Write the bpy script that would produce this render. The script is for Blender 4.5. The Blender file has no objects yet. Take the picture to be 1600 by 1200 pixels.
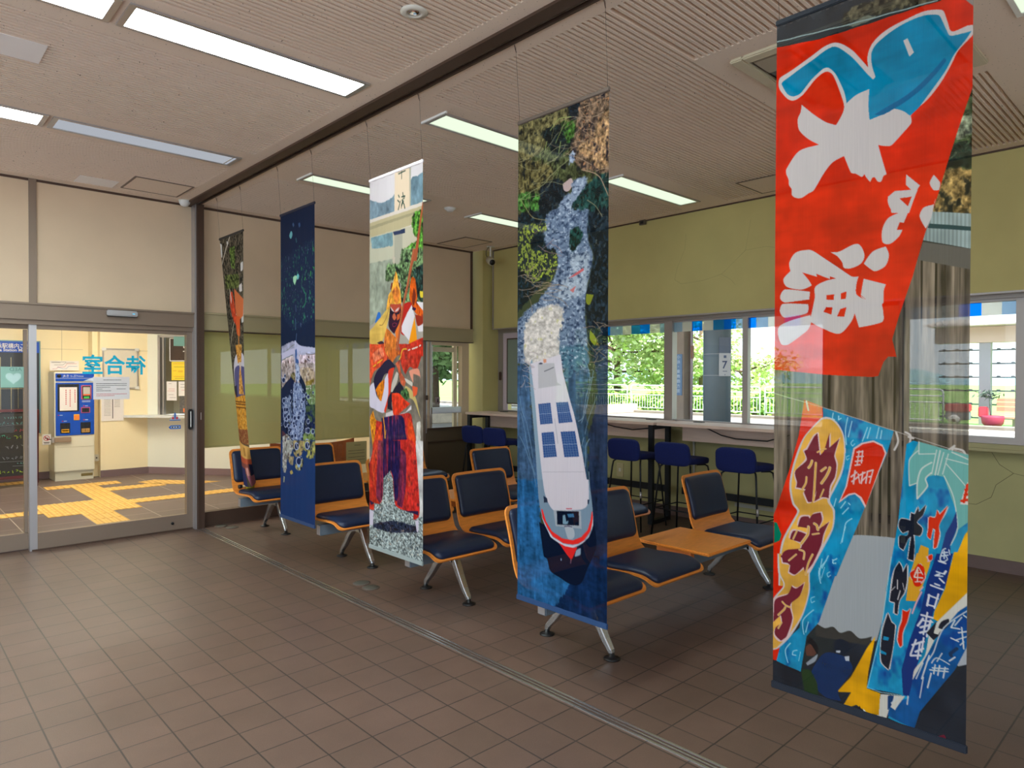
import bpy, math, random
import numpy as np
from mathutils import Vector, Matrix

random.seed(7)
# ------------------------------------------------------------------ camera, light, exposure
scene = bpy.context.scene
COL = scene.collection
cam_data = bpy.data.cameras.new('camera')
cam = bpy.data.objects.new('camera', cam_data)
COL.objects.link(cam)
scene.camera = cam
cam_data.sensor_width = 36.0
cam_data.lens = 1066.27 / 1600 * 36.0
YAW, PITCH, ROLL = 0.755383, 0.011098, -0.002608
_F = Vector((math.sin(YAW) * math.cos(PITCH), math.cos(YAW) * math.cos(PITCH), -math.sin(PITCH)))
_R = Vector((math.cos(YAW), -math.sin(YAW), 0))
_D = _F.cross(_R)
_r2 = math.cos(ROLL) * _R + math.sin(ROLL) * _D
_d2 = -math.sin(ROLL) * _R + math.cos(ROLL) * _D
cam.matrix_world = Matrix.Translation((0, 0, 1.5)) @ Matrix((_r2, -_d2, -_F)).transposed().to_4x4()
cam_data.clip_start = 0.05
cam_data.clip_end = 600

vs = scene.view_settings
vs.view_transform = 'Standard'
vs.look = 'None'
vs.exposure = 0.95
vs.gamma = 1.0
vs.use_curve_mapping = False
scene.cycles.use_denoising = True
scene.cycles.max_bounces = 10
scene.cycles.diffuse_bounces = 5
scene.cycles.glossy_bounces = 4
scene.cycles.transparent_max_bounces = 16
scene.cycles.sample_clamp_indirect = 6.0
scene.cycles.caustics_reflective = False
scene.cycles.caustics_refractive = False

SKY_STRENGTH = 1.6
SUN_STRENGTH = 5.5
LAMP_WHITE = 15      # radiance of the lit fluorescent troughs, entrance half
LAMP_GREEN = 0.55      # waiting half (greener, weaker tubes)
LAMP_HALL = 23.0       # concourse ceiling lamps

world = bpy.data.worlds.new('world')
scene.world = world
world.use_nodes = True
wn = world.node_tree
wn.nodes.clear()
w_out = wn.nodes.new('ShaderNodeOutputWorld')
w_bg = wn.nodes.new('ShaderNodeBackground')
w_tc = wn.nodes.new('ShaderNodeTexCoord')
w_sep = wn.nodes.new('ShaderNodeSeparateXYZ')
w_ramp = wn.nodes.new('ShaderNodeValToRGB')
w_ramp.color_ramp.elements[0].position = 0.0
w_ramp.color_ramp.elements[0].color = (0.80, 0.92, 1.0, 1)
w_ramp.color_ramp.elements[1].position = 0.5
w_ramp.color_ramp.elements[1].color = (0.62, 0.80, 1.0, 1)
wn.links.new(w_tc.outputs['Generated'], w_sep.inputs[0])
wn.links.new(w_sep.outputs['Z'], w_ramp.inputs[0])
wn.links.new(w_ramp.outputs[0], w_bg.inputs['Color'])
w_bg.inputs['Strength'].default_value = SKY_STRENGTH
wn.links.new(w_bg.outputs[0], w_out.inputs[0])

sun_d = bpy.data.lights.new('sun', 'SUN')
sun_d.energy = SUN_STRENGTH
sun_d.angle = 0.01
sun_d.color = (1.0, 0.95, 0.86)
sun = bpy.data.objects.new('sun', sun_d)
COL.objects.link(sun)
sun.rotation_euler = Vector((0.25, 0.45, -0.86)).to_track_quat('-Z', 'Y').to_euler()

# ------------------------------------------------------------------ helpers
def srgb(c):
    out = []
    for v in c[:3]:
        v = v / 255.0
        out.append(v / 12.92 if v <= 0.04045 else ((v + 0.055) / 1.055) ** 2.4)
    return tuple(out)

def mat(name, rgb, rough=0.6, metal=0.0, noise=0.0, scale=8.0, bump=0.0, bscale=60.0, spec=None, stretch=None, lin=False):
    m = bpy.data.materials.new(name)
    m.use_nodes = True
    nt = m.node_tree
    b = nt.nodes['Principled BSDF']
    c = tuple(rgb) if lin else srgb(rgb)
    b.inputs['Base Color'].default_value = (*c, 1)
    b.inputs['Roughness'].default_value = rough
    b.inputs['Metallic'].default_value = metal
    if spec is not None:
        b.inputs['Specular IOR Level'].default_value = spec
    tc = None
    if noise or bump:
        tc = nt.nodes.new('ShaderNodeTexCoord')
        mp = nt.nodes.new('ShaderNodeMapping')
        nt.links.new(tc.outputs['Object'], mp.inputs[0])
        if stretch:
            mp.inputs['Scale'].default_value = stretch
    if noise:
        n = nt.nodes.new('ShaderNodeTexNoise')
        n.inputs['Scale'].default_value = scale
        n.inputs['Detail'].default_value = 5
        r = nt.nodes.new('ShaderNodeValToRGB')
        r.color_ramp.elements[0].position = 0.3
        r.color_ramp.elements[1].position = 0.7
        r.color_ramp.elements[0].color = (*[v * (1 - noise) for v in c], 1)
        r.color_ramp.elements[1].color = (*[min(1, v * (1 + noise)) for v in c], 1)
        nt.links.new(mp.outputs[0], n.inputs['Vector'])
        nt.links.new(n.outputs['Fac'], r.inputs[0])
        nt.links.new(r.outputs[0], b.inputs['Base Color'])
    if bump:
        n2 = nt.nodes.new('ShaderNodeTexNoise')
        n2.inputs['Scale'].default_value = bscale
        n2.inputs['Detail'].default_value = 3
        bp = nt.nodes.new('ShaderNodeBump')
        bp.inputs['Strength'].default_value = bump
        bp.inputs['Distance'].default_value = 0.004
        nt.links.new(mp.outputs[0], n2.inputs['Vector'])
        nt.links.new(n2.outputs['Fac'], bp.inputs['Height'])
        nt.links.new(bp.outputs[0], b.inputs['Normal'])
    return m

def emis(name, rgb, strength):
    m = bpy.data.materials.new(name)
    m.use_nodes = True
    nt = m.node_tree
    nt.nodes.clear()
    o = nt.nodes.new('ShaderNodeOutputMaterial')
    e = nt.nodes.new('ShaderNodeEmission')
    e.inputs[0].default_value = (*srgb(rgb), 1)
    e.inputs[1].default_value = strength
    nt.links.new(e.outputs[0], o.inputs[0])
    return m

def glass(name, tint=(1, 1, 1), refl=1.0):
    m = bpy.data.materials.new(name)
    m.use_nodes = True
    nt = m.node_tree
    nt.nodes.clear()
    o = nt.nodes.new('ShaderNodeOutputMaterial')
    t = nt.nodes.new('ShaderNodeBsdfTransparent')
    t.inputs[0].default_value = (*tint, 1)
    g = nt.nodes.new('ShaderNodeBsdfGlossy')
    g.inputs['Roughness'].default_value = 0.0
    f = nt.nodes.new('ShaderNodeFresnel')
    f.inputs[0].default_value = 1.5
    mu = nt.nodes.new('ShaderNodeMath')
    mu.operation = 'MULTIPLY'
    mu.inputs[1].default_value = refl
    mx = nt.nodes.new('ShaderNodeMixShader')
    # only the outer side of each face mirrors, the inner side lets everything out
    ge = nt.nodes.new('ShaderNodeNewGeometry')
    iv = nt.nodes.new('ShaderNodeMath'); iv.operation = 'SUBTRACT'; iv.inputs[0].default_value = 1.0
    m3 = nt.nodes.new('ShaderNodeMath'); m3.operation = 'MULTIPLY'
    nt.links.new(ge.outputs['Backfacing'], iv.inputs[1])
    nt.links.new(f.outputs[0], mu.inputs[0])
    nt.links.new(mu.outputs[0], m3.inputs[0])
    nt.links.new(iv.outputs[0], m3.inputs[1])
    nt.links.new(m3.outputs[0], mx.inputs[0])
    nt.links.new(t.outputs[0], mx.inputs[1])
    nt.links.new(g.outputs[0], mx.inputs[2])
    nt.links.new(mx.outputs[0], o.inputs[0])
    return m

def film(name, rgb, alpha):
    """translucent sticker film: part seen through, part diffusing"""
    m = bpy.data.materials.new(name)
    m.use_nodes = True
    nt = m.node_tree
    nt.nodes.clear()
    o = nt.nodes.new('ShaderNodeOutputMaterial')
    t = nt.nodes.new('ShaderNodeBsdfTransparent')
    c = srgb(rgb)
    t.inputs[0].default_value = (*c, 1)
    d = nt.nodes.new('ShaderNodeBsdfTranslucent')
    d.inputs[0].default_value = (*c, 1)
    d2 = nt.nodes.new('ShaderNodeBsdfDiffuse')
    d2.inputs[0].default_value = (*c, 1)
    m1 = nt.nodes.new('ShaderNodeMixShader')
    m1.inputs[0].default_value = 0.4
    nt.links.new(d.outputs[0], m1.inputs[1])
    nt.links.new(d2.outputs[0], m1.inputs[2])
    mx = nt.nodes.new('ShaderNodeMixShader')
    mx.inputs[0].default_value = alpha
    nt.links.new(t.outputs[0], mx.inputs[1])
    nt.links.new(m1.outputs[0], mx.inputs[2])
    nt.links.new(mx.outputs[0], o.inputs[0])
    return m

class MB:
    def __init__(self):
        self.v, self.f, self.smooth = [], [], []
    def add(self, vs_, fs_, smooth=False):
        o = len(self.v)
        self.v += [tuple(p) for p in vs_]
        for f in fs_:
            self.f.append(tuple(i + o for i in f))
            self.smooth.append(smooth)
        return self
    def box(self, x0, x1, y0, y1, z0, z1):
        x0, x1 = min(x0, x1), max(x0, x1); y0, y1 = min(y0, y1), max(y0, y1); z0, z1 = min(z0, z1), max(z0, z1)
        v = [(x, y, z) for z in (z0, z1) for y in (y0, y1) for x in (x0, x1)]
        return self.add(v, [(0, 2, 3, 1), (4, 5, 7, 6), (0, 1, 5, 4), (2, 6, 7, 3), (0, 4, 6, 2), (1, 3, 7, 5)])
    def bbox(self, x0, x1, y0, y1, z0, z1, b=0.004):
        """box with chamfered edges"""
        x0, x1 = min(x0, x1), max(x0, x1); y0, y1 = min(y0, y1), max(y0, y1); z0, z1 = min(z0, z1), max(z0, z1)
        b = min(b, (x1 - x0) * .45, (y1 - y0) * .45, (z1 - z0) * .45)
        import bmesh
        bm = bmesh.new()
        r = bmesh.ops.create_cube(bm, size=1.0)
        for v in bm.verts:
            v.co = Vector(((x0 + x1) / 2 + v.co.x * (x1 - x0), (y0 + y1) / 2 + v.co.y * (y1 - y0), (z0 + z1) / 2 + v.co.z * (z1 - z0)))
        bmesh.ops.bevel(bm, geom=list(bm.edges), offset=b, segments=2, affect='EDGES')
        bm.verts.index_update()
        self.add([v.co[:] for v in bm.verts], [[v.index for v in f.verts] for f in bm.faces])
        bm.free()
        return self
    def tube(self, pts, r, n=10, cap=True):
        pts = [Vector(p) for p in pts]
        rs = r if isinstance(r, (list, tuple)) else [r] * len(pts)
        vs_, fs_ = [], []
        prev = None
        for i, p in enumerate(pts):
            d = (pts[min(i + 1, len(pts) - 1)] - pts[max(i - 1, 0)]).normalized()
            if prev is None:
                a = d.orthogonal().normalized()
            else:
                a = (prev - d * prev.dot(d)).normalized()
            prev = a
            b = d.cross(a)
            for k in range(n):
                t = 2 * math.pi * k / n
                vs_.append(p + (a * math.cos(t) + b * math.sin(t)) * rs[i])
        for i in range(len(pts) - 1):
            for k in range(n):
                k2 = (k + 1) % n
                fs_.append((i * n + k, i * n + k2, (i + 1) * n + k2, (i + 1) * n + k))
        if cap:
            fs_.append(tuple(range(n))[::-1])
            fs_.append(tuple((len(pts) - 1) * n + k for k in range(n)))
        return self.add(vs_, fs_, True)
    def lathe(self, prof, c, n=24, axis='Z'):
        """prof: list of (radius, height)"""
        vs_, fs_ = [], []
        for r, h in prof:
            for k in range(n):
                t = 2 * math.pi * k / n
                if axis == 'Z':
                    vs_.append((c[0] + r * math.cos(t), c[1] + r * math.sin(t), c[2] + h))
                elif axis == 'Y':
                    vs_.append((c[0] + r * math.cos(t), c[1] + h, c[2] + r * math.sin(t)))
                else:
                    vs_.append((c[0] + h, c[1] + r * math.cos(t), c[2] + r * math.sin(t)))
        for i in range(len(prof) - 1):
            for k in range(n):
                k2 = (k + 1) % n
                fs_.append((i * n + k, i * n + k2, (i + 1) * n + k2, (i + 1) * n + k))
        fs_.append(tuple(range(n))[::-1])
        fs_.append(tuple((len(prof) - 1) * n + k for k in range(n)))
        return self.add(vs_, fs_, True)
    def sweep(self, path, w, t, side=(1, 0, 0)):
        """rectangular section swept along path; w = width along side, t = thickness (lists allowed)"""
        pts = [Vector(p) for p in path]
        s = Vector(side).normalized()
        W = w if isinstance(w, (list, tuple)) else [w] * len(pts)
        T = t if isinstance(t, (list, tuple)) else [t] * len(pts)
        vs_, fs_ = [], []
        for i, p in enumerate(pts):
            d = (pts[min(i + 1, len(pts) - 1)] - pts[max(i - 1, 0)]).normalized()
            nrm = s.cross(d).normalized()
            for a, b in ((-1, -1), (1, -1), (1, 1), (-1, 1)):
                vs_.append(p + s * a * W[i] / 2 + nrm * b * T[i] / 2)
        for i in range(len(pts) - 1):
            for k in range(4):
                k2 = (k + 1) % 4
                fs_.append((i * 4 + k, i * 4 + k2, (i + 1) * 4 + k2, (i + 1) * 4 + k))
        fs_.append((3, 2, 1, 0))
        e = (len(pts) - 1) * 4
        fs_.append((e, e + 1, e + 2, e + 3))
        return self.add(vs_, fs_)
    def poly(self, pts, ext):
        """flat polygon (3D points) extruded by vector ext"""
        n = len(pts)
        e = Vector(ext)
        v = [Vector(p) for p in pts] + [Vector(p) + e for p in pts]
        f = [tuple(range(n))[::-1], tuple(range(n, 2 * n))]
        for i in range(n):
            j = (i + 1) % n
            f.append((i, j, n + j, n + i))
        return self.add(v, f)
    def build(self, name, m, parent=None, bevel=0.0):
        me = bpy.data.meshes.new(name)
        me.from_pydata(self.v, [], self.f)
        me.polygons.foreach_set('use_smooth', self.smooth)
        me.materials.append(m)
        me.update()
        o = bpy.data.objects.new(name, me)
        COL.objects.link(o)
        if parent:
            o.parent = parent
            o.matrix_parent_inverse = Matrix.Identity(4)
        if bevel:
            md = o.modifiers.new('bevel', 'BEVEL')
            md.width = bevel
            md.segments = 2
            md.limit_method = 'ANGLE'
        return o

def tag(o, label=None, cat=None, group=None, kind=None):
    if label: o['label'] = label
    if cat: o['category'] = cat
    if group: o['group'] = group
    if kind: o['kind'] = kind
    return o

def struct(o):
    o['kind'] = 'structure'
    return o

def empty(name, loc=(0, 0, 0), rz=0.0):
    o = bpy.data.objects.new(name, None)
    COL.objects.link(o)
    o.location = loc
    o.rotation_euler = (0, 0, rz)
    o.empty_display_size = 0.1
    return o

def copy_tree(o, parent=None):
    c = o.copy()
    COL.objects.link(c)
    if parent:
        c.parent = parent
    for ch in list(o.children):
        copy_tree(ch, c)
    return c

def text_mesh(s, size, loc, xdir, ydir, m, name, parent=None, ext=0.0006, align='LEFT', xs=1.0, bold=0.0):
    """printed lettering: font outline turned into a thin mesh lying in the plane xdir, ydir"""
    cu = bpy.data.curves.new(name, 'FONT')
    cu.body = s
    cu.size = size
    cu.extrude = ext
    cu.offset = bold
    cu.align_x = align
    cu.resolution_u = 3
    tmp = bpy.data.objects.new(name, cu)
    COL.objects.link(tmp)
    dg = bpy.context.evaluated_depsgraph_get()
    me = bpy.data.meshes.new_from_object(tmp.evaluated_get(dg))
    bpy.data.objects.remove(tmp)
    X, Y = Vector(xdir).normalized(), Vector(ydir).normalized()
    Z = X.cross(Y)
    M = Matrix((X * xs, Y, Z)).transposed().to_4x4()
    M.translation = Vector(loc)
    me.transform(M)
    me.materials.clear()
    me.materials.append(m)
    o = bpy.data.objects.new(name, me)
    COL.objects.link(o)
    if parent:
        o.parent = parent
    return o

# ------------------------------------------------------------------ materials
M = {}
M['panel'] = mat('beige_wall_panel', (222, 198, 170), .85, noise=.03, scale=3, bump=.15, bscale=500)
M['olive_wall'] = mat('cream_painted_plaster', (196, 184, 122), .8, noise=.06, scale=2.2, bump=.1, bscale=90)
M['hall_wall'] = mat('concourse_wall_panel', (246, 230, 192), .7)
M['ceil'] = None
M['brown_metal'] = mat('brown_anodised_frame', (140, 122, 108), .45, .35)
M['dark_brown'] = mat('dark_brown_frame', (88, 68, 58), .45, .4)
M['alu'] = mat('satin_aluminium', (190, 188, 192), .35, .75)
M['win_alu'] = mat('window_aluminium', (168, 160, 156), .45, .5)
M['polished'] = mat('polished_cast_aluminium', (205, 208, 212), .22, .9)
M['beam_grey'] = mat('grey_painted_steel', (112, 126, 140), .45, .2)
M['black_plastic'] = mat('black_plastic', (22, 22, 24), .4)
M['black_metal'] = mat('black_powder_coated_steel', (24, 27, 32), .45, .3)
M['navy'] = mat('navy_vinyl', (20, 36, 66), .38, noise=.05, scale=20)
M['ply'] = mat('beech_plywood', (232, 142, 58), .42, noise=.12, scale=9, stretch=(1, 8, 8))
M['plyedge'] = mat('plywood_edge', (216, 122, 60), .5)
M['table'] = mat('oak_table_laminate', (236, 150, 62), .4, noise=.12, scale=6, stretch=(2, 22, 22))
M['blue_fabric'] = mat('royal_blue_wool', (10, 28, 92), .95, noise=.12, scale=90, bump=.3, bscale=400)
M['counter'] = mat('pale_wood_laminate', (226, 198, 180), .45, noise=.05, scale=5, stretch=(12, 1, 12))
M['base'] = mat('brown_baseboard_tile', (104, 84, 80), .5, noise=.06)
M['white'] = mat('white_enamel', (226, 226, 226), .45)
M['offwhite'] = mat('offwhite_plastic', (222, 218, 208), .5)
M['trough'] = mat('lamp_trough_enamel', (235, 238, 240), .35)
M['lamp_w'] = emis('fluorescent_white', (240, 255, 252), LAMP_WHITE)
M['lamp_g'] = emis('fluorescent_greenish', (236, 255, 224), LAMP_GREEN)
M['lamp_h'] = emis('fluorescent_hall', (255, 246, 226), LAMP_HALL)
M['glass'] = glass('clear_window_glass', (.97, .98, .97))
M['glass_door'] = glass('door_glass', (.97, .98, .97), .45)
M['glass_dark'] = glass('partition_glass', (.98, .98, .96), 1.4)
M['paper'] = mat('white_paper', (232, 226, 226), .8)
M['ink'] = mat('black_ink', (40, 38, 40), .8)
M['redink'] = mat('red_ink', (200, 40, 60), .8)
M['blueink'] = mat('blue_print', (20, 100, 190), .7)
M['teal_vinyl'] = mat('turquoise_lettering_vinyl', (0, 196, 240), .5)
M['kiosk'] = mat('kiosk_cream_steel', (222, 218, 200), .45)
M['kiosk_blue'] = mat('kiosk_blue_front', (0, 76, 190), .4)
M['black_glass'] = mat('dark_screen', (40, 46, 58), .15)
M['yellow'] = mat('yellow_plastic', (236, 178, 40), .5)
M['orange'] = mat('orange_plastic', (240, 120, 60), .5)
M['green'] = mat('green_key', (60, 190, 90), .5)
M['maroon'] = mat('maroon_painted_wood', (92, 34, 38), .5)
M['chalk'] = mat('blackboard', (38, 36, 34), .8, noise=.15, scale=5)
M['asphalt'] = mat('platform_paving', (158, 152, 146), .9, noise=.05, scale=2)
M['grass'] = mat('meadow_grass', (140, 182, 86), .95, noise=.25, scale=.7)
M['concrete'] = mat('weathered_concrete', (150, 140, 128), .85, noise=.12, scale=3)
M['white_paint'] = mat('white_painted_steel', (238, 242, 246), .4)
M['leaf'] = mat('tree_leaves', (206, 218, 158), .7, noise=.35, scale=1.2)
M['bark'] = mat('tree_bark', (110, 92, 74), .9, noise=.2)
M['bushleaf'] = mat('hedge_leaves', (170, 205, 100), .7, noise=.35, scale=1.5)

def ceiling_material():
    m = bpy.data.materials.new('rockwool_ceiling_board')
    m.use_nodes = True
    nt = m.node_tree
    b = nt.nodes['Principled BSDF']
    b.inputs['Roughness'].default_value = .95
    tc = nt.nodes.new('ShaderNodeTexCoord')
    mp = nt.nodes.new('ShaderNodeMapping')
    mp.inputs['Scale'].default_value = (1.0, 1.0, 1.0)
    nt.links.new(tc.outputs['Object'], mp.inputs[0])
    n = nt.nodes.new('ShaderNodeTexNoise')
    n.inputs['Scale'].default_value = 95
    n.inputs['Detail'].default_value = 2.5
    n.inputs['Distortion'].default_value = .6
    nt.links.new(mp.outputs[0], n.inputs['Vector'])
    r = nt.nodes.new('ShaderNodeValToRGB')
    e = r.color_ramp.elements
    e[0].position, e[0].color = .275, (*srgb((130, 114, 102)), 1)
    e[1].position, e[1].color = .315, (*srgb((240, 222, 206)), 1)
    nt.links.new(n.outputs['Fac'], r.inputs[0])
    nt.links.new(r.outputs[0], b.inputs['Base Color'])
    return m
M['ceil'] = ceiling_material()

def floor_material(name, c1, c2, grout, w, h, mortar, offx=0.0, offy=0.0, var=.06):
    m = bpy.data.materials.new(name)
    m.use_nodes = True
    nt = m.node_tree
    b = nt.nodes['Principled BSDF']
    tc = nt.nodes.new('ShaderNodeTexCoord')
    mp = nt.nodes.new('ShaderNodeMapping')
    mp.inputs['Location'].default_value = (offx, offy, 0)
    nt.links.new(tc.outputs['Object'], mp.inputs[0])
    br = nt.nodes.new('ShaderNodeTexBrick')
    br.offset = 0.0
    br.squash = 1.0
    br.inputs['Scale'].default_value = 1.0
    br.inputs['Brick Width'].default_value = w
    br.inputs['Row Height'].default_value = h
    br.inputs['Mortar Size'].default_value = mortar
    br.inputs['Mortar Smooth'].default_value = .1
    br.inputs['Bias'].default_value = 0
    br.inputs['Color1'].default_value = (*srgb(c1), 1)
    br.inputs['Color2'].default_value = (*srgb(c2), 1)
    br.inputs['Mortar'].default_value = (*srgb(grout), 1)
    nt.links.new(mp.outputs[0], br.inputs['Vector'])
    n = nt.nodes.new('ShaderNodeTexNoise')
    n.inputs['Scale'].default_value = 2.2
    n.inputs['Detail'].default_value = 7
    n.inputs['Roughness'].default_value = .65
    nt.links.new(tc.outputs['Object'], n.inputs['Vector'])
    n3 = nt.nodes.new('ShaderNodeTexNoise')
    n3.inputs['Scale'].default_value = 260
    n3.inputs['Detail'].default_value = 1
    nt.links.new(tc.outputs['Object'], n3.inputs['Vector'])
    mr = nt.nodes.new('ShaderNodeMapRange')
    mr.inputs['From Min'].default_value = .3
    mr.inputs['From Max'].default_value = .7
    mr.inputs['To Min'].default_value = 1 - var * 2
    mr.inputs['To Max'].default_value = 1 + var * 2
    nt.links.new(n.outputs['Fac'], mr.inputs['Value'])
    mr3 = nt.nodes.new('ShaderNodeMapRange')
    mr3.inputs['From Min'].default_value = .3
    mr3.inputs['From Max'].default_value = .7
    mr3.inputs['To Min'].default_value = .88
    mr3.inputs['To Max'].default_value = 1.12
    nt.links.new(n3.outputs['Fac'], mr3.inputs['Value'])
    mm = nt.nodes.new('ShaderNodeMath'); mm.operation = 'MULTIPLY'
    nt.links.new(mr.outputs[0], mm.inputs[0]); nt.links.new(mr3.outputs[0], mm.inputs[1])
    vm = nt.nodes.new('ShaderNodeVectorMath'); vm.operation = 'SCALE'
    nt.links.new(br.outputs['Color'], vm.inputs[0]); nt.links.new(mm.outputs[0], vm.inputs['Scale'])
    nt.links.new(vm.outputs[0], b.inputs['Base Color'])
    b.inputs['Roughness'].default_value = .42
    bp = nt.nodes.new('ShaderNodeBump')
    bp.inputs['Strength'].default_value = .5
    bp.inputs['Distance'].default_value = .002
    bp.invert = True
    nt.links.new(br.outputs['Fac'], bp.inputs['Height'])
    nt.links.new(bp.outputs[0], b.inputs['Normal'])
    return m
M['floor'] = floor_material('brown_floor_tile', (103, 81, 71), (97, 77, 67), (60, 51, 46), .198, .2, .0035, -.128, -.05)
M['hall_floor'] = floor_material('concourse_floor_tile', (112, 94, 90), (107, 90, 86), (176, 160, 150), .6, .6, .005, -.46, -.33, .03)

# ------------------------------------------------------------------ room shell
YL, ZC = 7.05, 3.17
XB_BACK, YB_BACK = -3.6, -3.2
XW = 6.35            # wall below the windows
o = MB().box(XB_BACK, XW + .1, YB_BACK, YL + .06, -.1, 0).build('floor', M['floor']); struct(o)

# ceiling: slab, plain border boards and ribbed boards in one mesh
c = MB()
c.box(XB_BACK, 6.25, YB_BACK, YL + .05, 3.194, 3.28)
def ribs(x0, x1, y0, y1, p=.0335):
    y = y0
    while y + .02 < y1:
        c.box(x0, x1, y, y + .0165, 3.17, 3.1941)
        y += p
def plain(x0, x1, y0, y1):
    c.box(x0, x1, y0, y1, 3.17, 3.1941)
# entrance half
plain(2.13, 2.225, YB_BACK, YL)
for y0, y1 in ((-.26, .22), (1.53, 2.01), (3.32, 3.80), (5.10, 5.59), (6.90, YL)):
    plain(XB_BACK, 2.13, y0, y1)
for y0, y1 in ((YB_BACK, -.26), (.22, 1.53), (2.01, 3.32), (3.80, 5.10), (5.59, 6.90)):
    ribs(XB_BACK, 2.13, y0, y1)
# waiting half
plain(2.355, 2.46, YB_BACK, YL)
for y0, y1 in ((.20, .93), (3.32, 3.80), (5.10, 5.59), (6.90, YL)):
    plain(2.46, 6.04, y0, y1)
ribs(2.46, 5.92, 3.80, 5.10); ribs(2.46, 5.92, 5.59, 6.90); ribs(2.46, 5.92, 1.98, 3.32)
plain(5.92, 6.04, .93, 3.32); plain(5.92, 6.04, 3.80, 5.10); plain(5.92, 6.04, 5.59, 6.90)
ribs(2.46, 3.18, .93, 1.98); ribs(4.44, 5.92, .93, 1.98); plain(3.18, 4.44, .93, 1.98)
ribs(2.46, 6.04, YB_BACK, .20)
struct(c.build('ceiling', M['ceil']))
struct(MB().box(2.225, 2.30, YB_BACK, YL, 3.155, 3.185).build('trim_1', M['dark_brown']))
struct(MB().box(2.345, 2.357, YB_BACK, YL, 3.160, 3.18).build('trim_2', M['dark_brown']))
struct(MB().box(2.30, 2.345, YB_BACK, YL, 3.186, 3.2).build('trim_3', M['black_plastic']))
struct(MB().box(-3.6, 2.306, 7.035, 7.05, 3.15, 3.17).box(2.39, 5.9, 7.035, 7.05, 3.15, 3.17).build('trim_4', M['dark_brown']))
# floor track of the folding partition: two bright rails and a dark groove
tr = empty('floor_track', (2.355, 0, 0)); struct(tr); tr.name = 'trim_5'
MB().box(-.030, -.018, YB_BACK, 6.96, 0, .003).box(.018, .030, YB_BACK, 6.96, 0, .003).box(-.004, .004, YB_BACK, 6.96, 0, .0025).build('rail', M['polished'], tr)
MB().box(-.018, .018, YB_BACK, 6.96, 0, .001).build('groove', M['dark_brown'], tr)

# unseen walls that close the room (daylight openings in both)
wl = MB()
wl.box(XB_BACK - .1, XB_BACK, YB_BACK, YL, 0, .3).box(XB_BACK - .1, XB_BACK, YB_BACK, YL, 3.0, 3.2)
for y in (-3.2, .1, 3.4, 6.75): wl.box(XB_BACK - .1, XB_BACK, y, y + .3, .3, 3.0)
struct(wl.build('wall_west', M['panel']))
wb = MB()
wb.box(XB_BACK, 2.35, YB_BACK - .1, YB_BACK, 0, .3).box(XB_BACK, 2.35, YB_BACK - .1, YB_BACK, 3.0, 3.2).box(2.35, XW, YB_BACK - .1, YB_BACK, 0, 3.2)
for x in (-3.6, -.6, 2.2): wb.box(x, x + .2, YB_BACK - .1, YB_BACK, .3, 3.0)
struct(wb.build('wall_back', M['panel']))

# ------------------------------------------------------------------ wall with the sliding door
w = MB()
w.box(XB_BACK, 2.306, 7.04, 7.16, 2.10, 3.18)
w.box(2.39, 5.87, 7.05, 7.16, 2.12, 3.18)
struct(w.build('wall_left', M['panel']))
w = MB()
w.box(.99, 1.045, 7.028, 7.045, 2.10, 3.17)
w.box(XB_BACK, -2.2, 7.028, 7.045, 2.10, 3.17)
struct(w.build('trim_6', M['brown_metal']))
# transom and header above the doors
hd = MB().box(XB_BACK, 2.306, 6.97, 7.16, 1.97, 2.108).box(XB_BACK, 2.306, 7.00, 7.16, 1.93, 1.97)
hd.box(XB_BACK, 2.306, 6.955, 7.16, 2.096, 2.112)
struct(hd.build('trim_7', M['brown_metal']))
# post at the end of the partition track
struct(MB().box(2.322, 2.392, 6.94, 7.16, 0, 3.17).box(2.33, 2.34, 6.93, 6.95, 0, 3.17).build('trim_8', M['dark_brown']))
struct(MB().box(2.306, 2.322, 6.95, 7.16, 0, 3.17).build('trim_9', M['alu']))

# sliding door leaf: frame, glass, handle, lettering
d1 = empty('door_1', (1.65, 7.05, 0)); struct(d1)
def P_(x): return x - 1.65
MB().box(P_(.985), P_(1.04), -.03, .03, .0, 1.93).build('stile', M['alu'], d1)
MB().box(P_(2.252), P_(2.306), -.03, .03, .0, 1.93).box(P_(1.04), P_(2.252), -.025, .025, 1.895, 1.93).box(P_(1.04), P_(2.252), -.03, .03, .012, .148).build('frame', M['brown_metal'], d1)
MB().box(P_(1.04), P_(2.252), -.003, .003, .148, 1.895).build('pane', M['glass_door'], d1)
MB().bbox(P_(2.262), P_(2.302), -.06, -.03, .975, 1.172, .008).build('handle', M['black_plastic'], d1)
MB().box(P_(2.276), P_(2.284), -.0625, -.058, 1.0, 1.15).build('handle_print', M['white'], d1)
MB().lathe([(.013, 0), (.013, -.012), (.006, -.014)], (P_(2.118), -.03, .075), 16, 'Y').build('lock_cylinder', M['black_metal'], d1)
MB().box(P_(1.0), P_(2.3), -.045, .045, 0, .012).build('threshold', M['dark_brown'], d1)
# mirrored lettering on the far face of the glass, read from the concourse
for ch, x1 in (('待', 1.9), ('合', 1.727), ('室', 1.549)):
    text_mesh(ch, .185, (P_(x1), .006, 1.526), (-1, 0, 0), (0, 0, 1), M['teal_vinyl'], 'lettering', d1, bold=.0042, xs=.93)
MB().box(P_(2.145), P_(2.245), .004, .006, 1.787, 1.88).build('sticker', film('pale_green_film', (190, 222, 214), .85), d1)

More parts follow.
